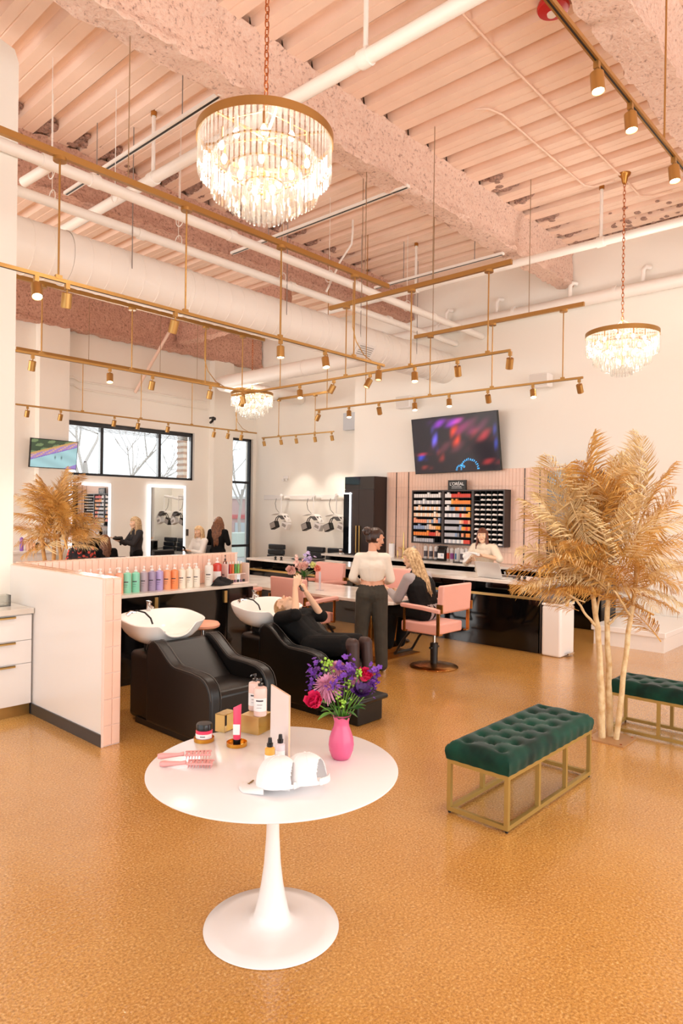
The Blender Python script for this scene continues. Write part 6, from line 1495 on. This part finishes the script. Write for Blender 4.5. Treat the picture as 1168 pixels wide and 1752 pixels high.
# ================================================================== PEOPLE
def V(*a): return Vector(a if len(a) == 3 else a[0])
def cap(b, p0, r0, p1, r1, n=14):
    p0, p1 = Vector(p0), Vector(p1); b.sph(p0, r0, n); b.sph(p1, r1, n)
    if (p1-p0).length > 1e-4: b.cyl(p0, p1, r0, r1, n=n)
def remesh(name, b, m, parent, vox, sm=3, smooth_f=.5):
    o = link(name, b, m, parent, smooth=0)
    r = o.modifiers.new('r', 'REMESH'); r.mode = 'VOXEL'; r.voxel_size = vox; r.use_smooth_shade = True
    s = o.modifiers.new('s', 'SMOOTH'); s.factor = smooth_f; s.iterations = sm
    return o
def basis(f, u):
    f = Vector(f).normalized(); u = Vector(u); u = (u-f*u.dot(f)).normalized(); s = f.cross(u)   # s: person's right
    return Matrix((s, f, u)).transposed()
def hand(b, w, d, nrm, k=1.0, curl=.5, mirror=1):
    """palm + five tapered fingers; d: pointing direction, nrm: palm normal"""
    d = Vector(d).normalized(); nrm = Vector(nrm); nrm = (nrm-d*nrm.dot(d)).normalized(); s = d.cross(nrm)*mirror; w = Vector(w)
    L = (.070, .078, .073, .058)
    for i in range(4):
        o = s*(i-1.5)*.0205*k; kn = w+d*.085*k+o-d*abs(i-1.2)*.006*k
        cap(b, w+o*.55+d*.01, .0125*k, kn, .0115*k, 8)
        if i < 3: cap(b, w+o*.55+d*.02+s*.009*k, .011*k, kn+s*.0095*k, .010*k, 8)
        a = curl*(.5+.08*i); p = kn; dd = d
        for q, fr in enumerate((.44, .32, .24)):
            dd = (d*math.cos(a*(q+1))+nrm*math.sin(a*(q+1))); e = p+dd*L[i]*fr*k; cap(b, p, (.0092-.0010*q)*k, e, (.0084-.0012*q)*k, 8); p = e
    t0 = w+d*.022*k-s*.022*k; dt = (d*.72-s*.62+nrm*.35).normalized(); t1 = t0+dt*.040*k; t2 = t1+(dt*.8+nrm*.35+d*.3).normalized()*.032*k
    cap(b, w, .0150*k, t0, .0140*k, 8); cap(b, t0, .0135*k, t1, .0110*k, 8); cap(b, t1, .0105*k, t2, .0080*k, 8)
def head_shape(b, c, R, k=1.0):
    T = lambda x, y, z: c+R @ (Vector((x, y, z))*k)
    b.sph(T(0, -.006, .022), .1*k, 20, (.765, .94, .98), R); b.sph(T(0, .012, -.048), .1*k, 16, (.60, .72, .66), R)
    cap(b, T(0, .088, .020), .008*k, T(0, .108, -.016), .0125*k, 8); cap(b, T(-.012, .092, -.020), .008*k, T(.012, .092, -.020), .008*k, 8)
    b.sph(T(0, .070, -.094), .022*k, 10, (1.2, 1, .9), R); b.sph(T(0, .084, -.052), .018*k, 10, (1.3, .7, .75), R)
    for s in (-1, 1):
        b.sph(T(s*.041, .062, -.018), .028*k, 10, (1, .8, 1), R); b.sph(T(s*.030, .078, .042), .016*k, 8, (1.7, .8, .7), R)
        b.sph(T(s*.076, -.004, -.004), .02*k, 10, (.45, .95, 1.5), R); cap(b, T(s*.045, -.005, -.065), .02*k, T(s*.025, .06, -.090), .016*k, 8)
def person(label, base, J, skin, top, bottom, hairf, vox=.006, hk=1.0, shoes=BLACK, top_r=.016, sleeve='long', bottom_r=.016, legs='pants', bulk=1.0, handcurl=.5, hands=True, mtop=None, vest=None, skirt=None, hem=None, headless=False):
    t = thing('person', label, 'person', base); O = Vector(base)
    J = {k: (Vector(v)-O if not k.startswith('_') else Vector(v)) for k, v in J.items()}
    hc = J['head']; R = basis(J['_face'], J['_up']); B = bulk; b = MB()
    head_shape(b, hc, R, hk)
    neck0 = J['neck']; cap(b, neck0, .050, hc+R @ Vector((0, -.02, -.06))*hk, .046)
    sl, sr, hl, hr = J['shL'], J['shR'], J['hipL'], J['hipR']; ch = J['chest']; wa = J['waist']; side = (sr-sl).normalized(); pel = (hl+hr)/2
    def torso(bb, e, lo=0.0, chest=True, shw=1.0):
        mid = (sl+sr)/2
        if chest:
            cap(bb, mid.lerp(sl, shw), .050+e*(1 if shw == 1 else .5), mid.lerp(sr, shw), .050+e*(1 if shw == 1 else .5)); cap(bb, neck0-(neck0-ch)*.25, .060+e, (sl+sr)/2, .07+e)
            cap(bb, ch-side*.075*B, .088*B+e, ch+side*.075*B, .088*B+e)
            for s_, sh in ((-1, mid.lerp(sl, shw)), (1, mid.lerp(sr, shw))): cap(bb, sh+(ch-sh)*.15, .052+e*(1 if shw == 1 else .6), ch+side*s_*.08*B, .080*B+e)
        cap(bb, ch, .095*B+e, wa.lerp(ch, lo), .086*B+e)
        for s_ in (-1, 1): cap(bb, ch+side*s_*.070*B, .088*B+e, wa.lerp(ch, lo)+side*s_*.045*B, .082*B+e)
    def hips(bb, e, lo=0.0):
        w0 = wa.lerp(pel, lo)
        for s_ in (-1, 1): cap(bb, w0+side*s_*(.045+.02*lo)*B, (.082+.012*lo)*B+e*.6, pel+side*s_*.065*B, .098*B+e)
        cap(bb, hl, .090*B+e, hr, .090*B+e)
    torso(b, 0); hips(b, 0)
    for s_ in 'LR':
        cap(b, J['sh'+s_], .045, J['el'+s_], .036); cap(b, J['el'+s_], .036, J['el'+s_].lerp(J['wr'+s_], .3), .037); cap(b, J['el'+s_].lerp(J['wr'+s_], .3), .037, J['wr'+s_], .025)
        if hands: hand(b, J['wr'+s_], J['_h'+s_], J['_n'+s_], 1.0, handcurl, 1 if s_ == 'R' else -1)
        cap(b, J['hip'+s_], .085*B, J['kn'+s_], .056); cap(b, J['kn'+s_], .054, J['kn'+s_].lerp(J['an'+s_], .35), .053); cap(b, J['kn'+s_].lerp(J['an'+s_], .35), .053, J['an'+s_], .036)
        cap(b, J['an'+s_], .036, J['to'+s_], .026)
    remesh('body', b, skin, t, vox, 2)
    # face
    T = lambda x, y, z: hc+R @ (Vector((x, y, z))*hk)
    for s_ in (-1, 1):
        e = MB(); e.sph(T(s_*.030, .076, .014), .0135*hk, 10, (1.15, .6, .75), R); eo = link('eye', e, mat('eye_white', '#efe9e4', .2), t)
        e = MB(); e.sph(T(s_*.030, .0845, .014), .0062*hk, 8, (1, .5, 1), R); link('iris', e, mat('iris_brown', '#2b1c16', .2), eo)
        e = MB(); cap(e, T(s_*.018, .090, .036), .0030*hk, T(s_*.042, .084, .037), .0026*hk, 6); link('eyebrow', e, hairf['brow'], t)
    e = MB(); cap(e, T(-.018, .095, -.052), .0052*hk, T(.018, .095, -.052), .0052*hk, 8); link('lips', e, mat('lip_rose', '#b9605a', .4), t)
    # clothing
    if top:
        b = MB(); e = top_r; torso(b, e, hem if hem is not None else 0.0)
        if hem is None:
            for s_ in (-1, 1): cap(b, wa+side*s_*.045*B, .082*B+e, pel+side*s_*.055*B, .088*B+e*1.2)
        for s_ in 'LR':
            el, sh, wr = J['el'+s_], J['sh'+s_], J['wr'+s_]
            if sleeve == 'long': cap(b, sh, .047+e, el, .038+e); cap(b, el, .038+e, wr, .030+e*.6)
            elif sleeve == 'short': cap(b, sh, .050+e, sh.lerp(el, .82), .050+e)
            elif sleeve == 'elbow': cap(b, sh, .050+e, el, .044+e)
        remesh('top', b, top, t, max(vox, .007), 9)
    if vest:
        b = MB(); torso(b, top_r+.022, shw=.62)
        for s_ in (-1, 1): cap(b, wa+side*s_*.045*B, .105*B+top_r, wa.lerp(pel, .35)+side*s_*.055*B, .095*B+top_r)
        remesh('vest', b, vest, t, max(vox, .008), 3)
    if bottom:
        b = MB(); e = bottom_r; hips(b, e, .66 if hem is not None else .3)
        for s_ in 'LR':
            hp, kn, an = J['hip'+s_], J['kn'+s_], J['an'+s_]
            if legs == 'pants': cap(b, hp, .088*B+e, kn, .062+e); cap(b, kn, .062+e, an, .050+e)
            elif legs == 'tights': cap(b, hp, .087*B+.003, kn, .060); cap(b, kn, .058, kn.lerp(an, .35), .056); cap(b, kn.lerp(an, .35), .056, an, .040); cap(b, an, .040, J['to'+s_], .030)
        remesh('trousers' if legs == 'pants' else 'tights', b, bottom, t, max(vox, .007), 3)
    if skirt:
        b = MB(); hips(b, .03)
        for s_ in 'LR': cap(b, J['hip'+s_], .115*B, J['hip'+s_].lerp(J['kn'+s_], .78), .095)
        cap(b, hl.lerp(J['knL'], .6), .09, hr.lerp(J['knR'], .6), .09); remesh('skirt', b, skirt, t, max(vox, .008), 4)
    if shoes:
        for s_ in 'LR':
            b = MB(); cap(b, J['an'+s_], .040, J['to'+s_], .034); cap(b, J['an'+s_]-V(0, 0, .01), .038, J['to'+s_]-V(0, 0, .012), .034); remesh('shoe', b, shoes, t, .009, 2)
    hairf['make'](t, hc, R, hk, J)
    return t
def scalp(t, hc, R, k, m, vol=1.0, face_z=.052, part='hair_cap', wave=.03):
    b = MB(); n = 28; vs = []; fs = []; r = random.Random(int(hc.x*100))
    for j in range(15):
        ph = math.pi*(j/14-.5)
        for i in range(n):
            a = 2*math.pi*i/n; x, y, z = math.cos(ph)*math.cos(a), math.cos(ph)*math.sin(a), math.sin(ph)
            X, Y, Z = x*.086*vol, y*.108*vol-.010, z*.108*vol+.030
            infront = Y > .030-.0*z and Z < face_z+.0
            g = .55 if infront else 1.0+wave*math.sin(a*9+j)
            if Z < -.055 and not infront: g *= .80
            vs.append(hc+R @ Vector((X*g, Y*g if not infront else Y*.5, Z if g > .6 else Z*.9))*k)
    for j in range(14):
        for i in range(n): l = (i+1) % n; fs.append((j*n+i, j*n+l, (j+1)*n+l, (j+1)*n+i))
    b.add(vs, fs); return link(part, b, m, t, smooth=80, sub=1)
def locks(t, hc, R, k, m, n, length, wav, spread, back=True, name='hair_locks', down=None, seed=1, front=.35, rad=.017):
    r = random.Random(seed); b = MB(); dn = Vector(down or (0, 0, -1))
    for i in range(n):
        a = math.radians(r.uniform(-200+90*front, 20-90*front)) if back else r.uniform(0, 2*math.pi)
        x, y = math.cos(a), math.sin(a); z0 = r.uniform(-.01, .07)
        p = hc+R @ Vector((x*.080, y*.098-.008, z0))*k; pts = [hc+R @ Vector((x*.055, y*.05-.01, .105))*k, p]; L = length*r.uniform(.75, 1.05); out = (R @ Vector((x, y, 0))); ph = r.uniform(0, 6)
        for q in range(1, 9):
            u = q/8; w = out*wav*math.sin(ph+u*9)*.6+Vector((math.cos(ph+u*8), math.sin(ph+u*8), 0))*wav*.5
            pts.append(p+dn*L*u+out*spread*math.sin(u*math.pi*.7)+w)
        b.tube(pts, [rad*.5, rad, rad, rad, rad*.95, rad*.9, rad*.85, rad*.75, rad*.55, rad*.2], 6)
    return link(name, b, m, t, smooth=80)
HB = mat('blonde_hair', '#c9a070', .45, noise=.4, nscale=35, tint='#e0c498'); HBL = mat('pale_blonde_hair', '#d6b88e', .45, noise=.4, nscale=35, tint='#9c7a52')
HD = mat('dark_brown_hair', '#2a1812', .35, noise=.4, nscale=30, tint='#40271b'); HR = mat('auburn_brown_hair', '#54281a', .35, noise=.4, nscale=30, tint='#7a4127'); HCU = mat('caramel_brown_hair', '#8a5a38', .45, noise=.5, nscale=30, tint='#5a3520')
HLB = mat('light_brown_hair', '#b08558', .45, noise=.4, nscale=30, tint='#8a6238')
def hair_bun(m):
    def f(t, hc, R, k, J):
        scalp(t, hc, R, k, m, 1.0, .06); b = MB(); r = random.Random(3); c = hc+R @ Vector((.0, -.125, .055))
        b.sph(c, .055, 14)
        for i in range(10): a = r.uniform(0, 6.3); b.sph(c+Vector((math.cos(a), math.sin(a), r.uniform(-.7, .7)))*.032, .028, 8)
        link('hair_bun', b, m, t, smooth=80); b = MB(); cap(b, hc+R @ Vector((0, -.07, -.02)), .05, hc+R @ Vector((0, -.10, .03)), .045); link('hair_nape', b, m, t, smooth=80)
    return {'make': f, 'brow': m}
def hair_long(m, length, n=46, wav=.012, spread=.03, front=.3, seed=1, rad=.018, down=None, vol=1.03):
    def f(t, hc, R, k, J): scalp(t, hc, R, k, m, vol); locks(t, hc, R, k, m, n, length, wav, spread, True, seed=seed, front=front, rad=rad, down=down)
    return {'make': f, 'brow': m}
CREAM = mat('cream_rib_knit', '#e9e0d3', .85, bump=.15, bscale=90); OLIVE = mat('dark_olive_cargo', '#3d382f', .85, noise=.25, nscale=9, bump=.35, bscale=22); VESTB = mat('black_quilted_vest', '#09080a', .75, spec=.3, bump=.3, bscale=26)
GREYK = mat('heather_grey_knit', '#a59d9f', .9, bump=.15, bscale=90); BLKF = mat('black_cotton', '#070606', .8, spec=.25, bump=.35, bscale=24); SHEER = mat('dark_sheer_tights', '#3a2420', .5); IVORY = mat('ivory_cardigan', '#e5d7c2', .9, bump=.3, bscale=50)
SKL = mat('skin_light', '#eabf9f', .5, noise=.05, nscale=12); WHTOP = mat('white_sweater', '#efeae4', .85, bump=.2, bscale=50); CHAR = mat('charcoal_jacket', '#2b282b', .8, noise=.2, nscale=12)
def floral():
    m = mat('floral_blouse', '#1f1a1c', .8); nt = m.node_tree; N = nt.nodes; L = nt.links; tc = N.new('ShaderNodeTexCoord'); v = N.new('ShaderNodeTexVoronoi'); v.inputs['Scale'].default_value = 14
    r = N.new('ShaderNodeValToRGB'); r.color_ramp.elements[0].position = .36; r.color_ramp.elements[0].color = (.75, .10, .07, 1); r.color_ramp.elements[1].position = .46; r.color_ramp.elements[1].color = (.02, .015, .02, 1)
    L.new(tc.outputs['Object'], v.inputs['Vector']); L.new(v.outputs['Distance'], r.inputs[0]); L.new(r.outputs[0], N['Principled BSDF'].inputs['Base Color']); return m

# ---- standing woman seen from behind
C = at(634, 1151, z=0); f = V(.80, .60, 0); s = V(.60, -.80, 0)      # forward, her right
def Q(a, fw, z): return V(C.x+s.x*a+f.x*fw, C.y+s.y*a+f.y*fw, z)
J = dict(head=Q(.030, .055, 1.535), _face=V(.88, -.44, -.30), _up=V(.15, -.05, 1), neck=Q(.0, .0, 1.39), chest=Q(0, .0, 1.22), waist=Q(0, .02, 1.05),
         shL=Q(-.150, .0, 1.320), shR=Q(.150, .0, 1.320), elL=Q(-.222, -.02, 1.09), elR=Q(.215, .0, 1.08), wrL=Q(-.17, .17, 1.02), wrR=Q(.17, .18, 1.03), _hL=V(f+s*.4), _hR=V(f-s*.4), _nL=V(0, 0, 1), _nR=V(0, 0, 1),
         hipL=Q(-.078, .0, .90), hipR=Q(.078, .0, .90), knL=Q(-.115, .03, .50), knR=Q(.105, .02, .50), anL=Q(-.125, -.01, .10), anR=Q(.125, -.03, .10), toL=Q(-.13, .12, .035), toR=Q(.14, .10, .035))
person('standing woman seen from behind, dark bun, cream crop top, olive cargo trousers', (C.x, C.y, 0), J, SKIN, CREAM, OLIVE, hair_bun(HD), .006, .98, mat('white_trainer', '#e6e0da', .6), .013, 'long', .020, hem=.36)
# ---- seated blonde woman in vest
X = 6.83
def S(dx, y, z): return V(X+dx, y, z)
J = dict(head=S(-.01, 5.035, 1.275), _face=V(-.12, 1, -.22), _up=V(0, .1, 1), neck=S(0, 4.95, 1.12), chest=S(0, 4.90, .94), waist=S(0, 4.84, .76), shL=S(-.19, 4.94, 1.045), shR=S(.19, 4.94, 1.045),
         elL=S(-.25, 5.05, .80), elR=S(.24, 5.08, .80), wrL=S(-.13, 5.26, .86), wrR=S(.12, 5.27, .84), _hL=V(.25, 1, .25), _hR=V(-.3, 1, 0), _nL=V(1, 0, .2), _nR=V(-1, 0, .3),
         hipL=S(-.11, 4.78, .655), hipR=S(.11, 4.78, .655), knL=S(-.12, 5.22, .635), knR=S(.12, 5.22, .63), anL=S(-.12, 5.28, .20), anR=S(.11, 5.27, .20), toL=S(-.13, 5.40, .155), toR=S(.12, 5.40, .155))
person('seated blonde woman in a black vest over grey sleeves on the front pink chair', (X, 4.82, .555), J, SKL, GREYK, BLKF, hair_long(HBL, .50, 70, .006, .02, .30, 4, .014, (-.02, -.40, -.92)), .007, 1.0, BLACK, .022, 'long', .014, bulk=1.12, vest=VESTB)
# ---- stylist behind the counter
X4 = 9.78; Y4 = at(828, 930, x=X4).y
def W4(r_, fw, z): return V(X4-fw, Y4-(-r_), z)       # faces -X: her right is +Y (image left)
J = dict(head=W4(.02, .03, 1.475), _face=V(-.93, -.36, -.06), _up=V(0, .04, 1), neck=W4(0, 0, 1.335), chest=W4(0, 0, 1.16), waist=W4(0, 0, .98), shL=W4(-.175, 0, 1.285), shR=W4(.175, 0, 1.285),
         elL=W4(-.335, .10, 1.12), elR=W4(.27, .10, 1.03), wrL=W4(-.12, .24, 1.17), wrR=W4(.06, .28, 1.10), _hL=V(-.3, .9, .05), _hR=V(-.4, -.8, .2), _nL=V(-.8, 0, -.5), _nR=V(-.8, 0, -.4),
         hipL=W4(-.085, 0, .86), hipR=W4(.085, 0, .86), knL=W4(-.09, .02, .48), knR=W4(.09, .02, .48), anL=W4(-.09, 0, .09), anR=W4(.09, 0, .09), toL=W4(-.1, .13, .035), toR=W4(.1, .13, .035))
p4 = person('woman with long auburn hair in an ivory cardigan folding a white towel behind the counter', (X4, Y4, 0), J, SKL, IVORY, BLKF, hair_long(HR, .40, 46, .006, .015, -.02, 9, .017), .006, .97, BLACK, .020, 'elbow', .014)
b = MB(); vs = []; fs = []; rt = random.Random(6); n = 12
for j in range(n+1):
    for i in range(n+1): u, v = i/n, j/n; vs.append((.03*math.sin(u*7+v*3)+.02*math.sin(v*11), .18-.30*u-.03*v, .05-.14*v*(.5+.5*math.cos(u*4))-.05*v*abs(math.sin(u*6))+.03*math.sin(u*3)))
for j in range(n):
    for i in range(n): a = j*(n+1)+i; fs.append((a, a+1, a+n+2, a+n+1))
b.add(vs, fs); o = link('folded_towel', b, LABEL, smooth=80, loc=W4(.03, .33, 1.15)); so = o.modifiers.new('t', 'SOLIDIFY'); so.thickness = .012
tag(o, 'white towel held up by the woman behind the counter', 'towel')
# ---- reclining client
XC = 4.76
def U(dx, px, py): q = at(px, py, x=XC+dx); return q
J = dict(head=U(-.02, 487, 1038), _face=V(0, .30, 1), _up=V(0, 1, -.12), neck=V(XC, 5.02, .80), chest=V(XC, 4.86, .71), waist=V(XC, 4.72, .62), shL=V(XC+.185, 4.96, .79), shR=V(XC-.185, 4.96, .79),
         elL=U(.27, 550, 1054), elR=U(-.22, 505, 1052), wrL=U(.08, 524, 1014), wrR=U(-.12, 505, 1004), _hL=V(-.35, .15, .8), _hR=V(.25, -.1, 1), _nL=V(-.5, .8, 0), _nR=V(.5, .8, 0),
         hipL=V(XC+.095, 4.60, .55), hipR=V(XC-.095, 4.60, .55), knL=U(.10, 626, 1100), knR=U(-.06, 604, 1103), anL=U(.10, 630, 1170), anR=U(-.06, 606, 1176), toL=U(.10, 640, 1186), toR=U(-.06, 618, 1192))
print('recl', {k: tuple(round(c, 2) for c in v) for k, v in J.items()})
def hair_back(m):
    def f(t, hc, R, k, J):
        scalp(t, hc, R, k, m, 1.02, .045); b = MB()
        for i in range(14): a = math.radians(200+i*10); p = hc+R @ Vector((.06*math.cos(a), .06*math.sin(a)-.04, .05)); b.tube([p, p+R @ Vector((0, -.06, .03)), p+R @ Vector((0, -.11, -.0))], [.02, .018, .006], 6)
        link('hair_swept_back', b, m, t, smooth=80)
    return {'make': f, 'brow': m}
person('client reclining on the wash chair in black clothes, holding up a phone', (XC, 4.6, .45), J, SKL, BLKF, SHEER, hair_back(HLB), .0052, .97, BLACK, .020, 'elbow', .01, legs='tights', skirt=BLKF, handcurl=.95)
ph = U(-.03, 512, 1001); b = MB(); b.bb(-.037, .037, -.004, .004, -.075, .075); o = link('phone', b, BLACK_G, bevel=.003, loc=ph); o.rotation_euler = (math.radians(-38), math.radians(12), math.radians(25)); tag(o, 'black phone held up by the reclining client', 'phone')
b = MB(); b.cyl((.02, -.006, .055), (.02, .0, .055), .008); l = link('camera_lens', b, GREY, o)
# ---- people beyond the half wall
def stander(label, px, py_top, y, face, top, bottom, hair, h=1.66, arms=None, seated=False, zoff=0, sleeve='long', **kw):
    p = at(px, py_top, y=y); fz = V(face[0], face[1], 0).normalized(); r_ = V(fz.y, -fz.x, 0); k = h/1.66
    def G(a, fw, z): return V(p.x, y, 0)+r_*a+fz*fw+V(0, 0, z*k-zoff)
    J = dict(head=G(0, .04, 1.53), _face=fz+V(0, 0, -.12), _up=V(0, 0, 1), neck=G(0, 0, 1.38), chest=G(0, 0, 1.2), waist=G(0, .01, 1.03), shL=G(-.175, 0, 1.33), shR=G(.175, 0, 1.33), elL=G(-.24, .03, 1.08), elR=G(.24, .03, 1.08),
             wrL=G(-.16, .22, 1.06), wrR=G(.16, .22, 1.06), _hL=fz-r_*-.3, _hR=fz-r_*.3, _nL=V(0, 0, 1), _nR=V(0, 0, 1))
    if arms:
        for k2, v in arms.items(): J[k2] = G(*v)
    if seated: J.update(hipL=G(-.09, 0, .92), hipR=G(.09, 0, .92), knL=G(-.11, .42, .90), knR=G(.11, .42, .90), anL=G(-.11, .45, .48), anR=G(.11, .45, .48), toL=G(-.11, .57, .44), toR=G(.11, .57, .44))
    else: J.update(hipL=G(-.085, 0, .90), hipR=G(.085, 0, .90), knL=G(-.09, .02, .50), knR=G(.09, .02, .50), anL=G(-.09, 0, .09), anR=G(.09, 0, .09), toL=G(-.1, .13, .035), toR=G(.1, .13, .035))
    return person(label, (p.x, y, max(0, .0)), J, SKL, top, bottom, hair, .012, 1.0, BLACK, .02, sleeve, .015, **kw), p
_, pst = stander('blonde stylist in a charcoal jacket blow drying hair by the far wall', 234, 885, 12.75, (-1, .15), CHAR, BLKF, hair_long(HBL, .50, 44, .02, .03, .1, 12, .02), 1.66, dict(elL=(-.2, .16, 1.1), elR=(.2, .16, 1.1), wrL=(-.13, .38, 1.17), wrR=(.13, .40, 1.22)))
_, pcl = stander('seated client with long brown hair facing the lit mirror, behind the half wall', 181, 905, 12.6, (.1, 1), BLKF, BLKF, hair_long(HCU, .50, 50, .01, .03, .35, 21, .02), 1.66, seated=True, zoff=.36)
stander('person in a black and red floral blouse beside the back palm', 140, 903, 12.2, (.3, 1), floral(), BLKF, hair_long(HD, .3, 36, .01, .03, .3, 33, .02), 1.66, zoff=.30, seated=True)
_, ptx = stander('seated blonde client in white looking at a phone near the second mirror', 342, 899, 12.6, (-1, -.1), WHTOP, BLKF, hair_long(HB, .28, 40, .015, .03, .15, 41, .02), 1.66, dict(elL=(-.2, .14, 1.06), elR=(.2, .14, 1.06), wrL=(-.08, .30, 1.12), wrR=(.10, .30, 1.12)), seated=True, zoff=.20)
_, pcu = stander('person with long wavy caramel hair in a black top near the corner window', 373, 887, 12.3, (.9, .5), BLKF, BLKF, hair_long(HCU, .52, 56, .03, .05, .3, 51, .024, vol=1.08), 1.66)
# blow dryer, brush and phone in their hands
q = V(pst.x-.44, 12.70, 1.22); t = thing('blow_dryer', 'black blow dryer in the hand of the blonde stylist', 'hair dryer', q)
b = MB(); b.lathe([(.02, -.12), (.032, -.06), (.042, .0), (.042, .07), (.03, .085), (0, .085)], (0,0,0), 16, Matrix.Rotation(R90, 3, 'Y')); link('barrel', b, BLACK, t)
b = MB(); b.cyl((.03, 0, -.02), (.05, 0, -.14), .018); link('handle', b, BLACK, t)
q = V(ptx.x-.40, 12.60, .96); o = link('phone', MB().bb(-.005, .005, -.035, .035, -.07, .07), BLACK_G, loc=q); o.rotation_euler = (0, -.5, 0); tag(o, 'phone held by the blonde client in white', 'phone')
def simple_chair(label, x, y, rz, zs):
    t = thing('client_chair', label, 'chair', (x, y, 0), rz, 'black client chairs at the mirrors')
    b = MB(); b.bb(-.28, .28, -.24, .28, zs-.12, zs); link('seat', b, BLACK, t, bevel=.03)
    b = MB(); b.bb(-.28, .28, -.34, -.25, zs+.08, zs+.42); link('backrest', b, BLACK, t, bevel=.03)
    b = MB(); b.lathe([(0, 0), (.28, 0), (.28, .012), (.05, .03), (.04, .05), (.04, zs-.12), (0, zs-.12)], (0,0,0), 30); link('pedestal', b, CHROME, t)
    for s_ in (-1, 1): b = MB(); b.bb(s_*.31-.02, s_*.31+.02, -.3, .15, zs+.17, zs+.2); link('armrest', b, BLACK, t)
simple_chair('black client chair under the seated long haired client', pcl.x, 12.6, 0, .46)
simple_chair('black client chair under the texting blonde client', ptx.x, 12.6, R90, .60)
simple_chair('empty black client chair by the second mirror, mostly below the half wall', at(292, 940, y=12.9).x, 12.9, math.pi, .5)
simple_chair('black client chair under the person in the floral blouse', at(140, 903, y=12.2).x, 12.2, -.3, .50)
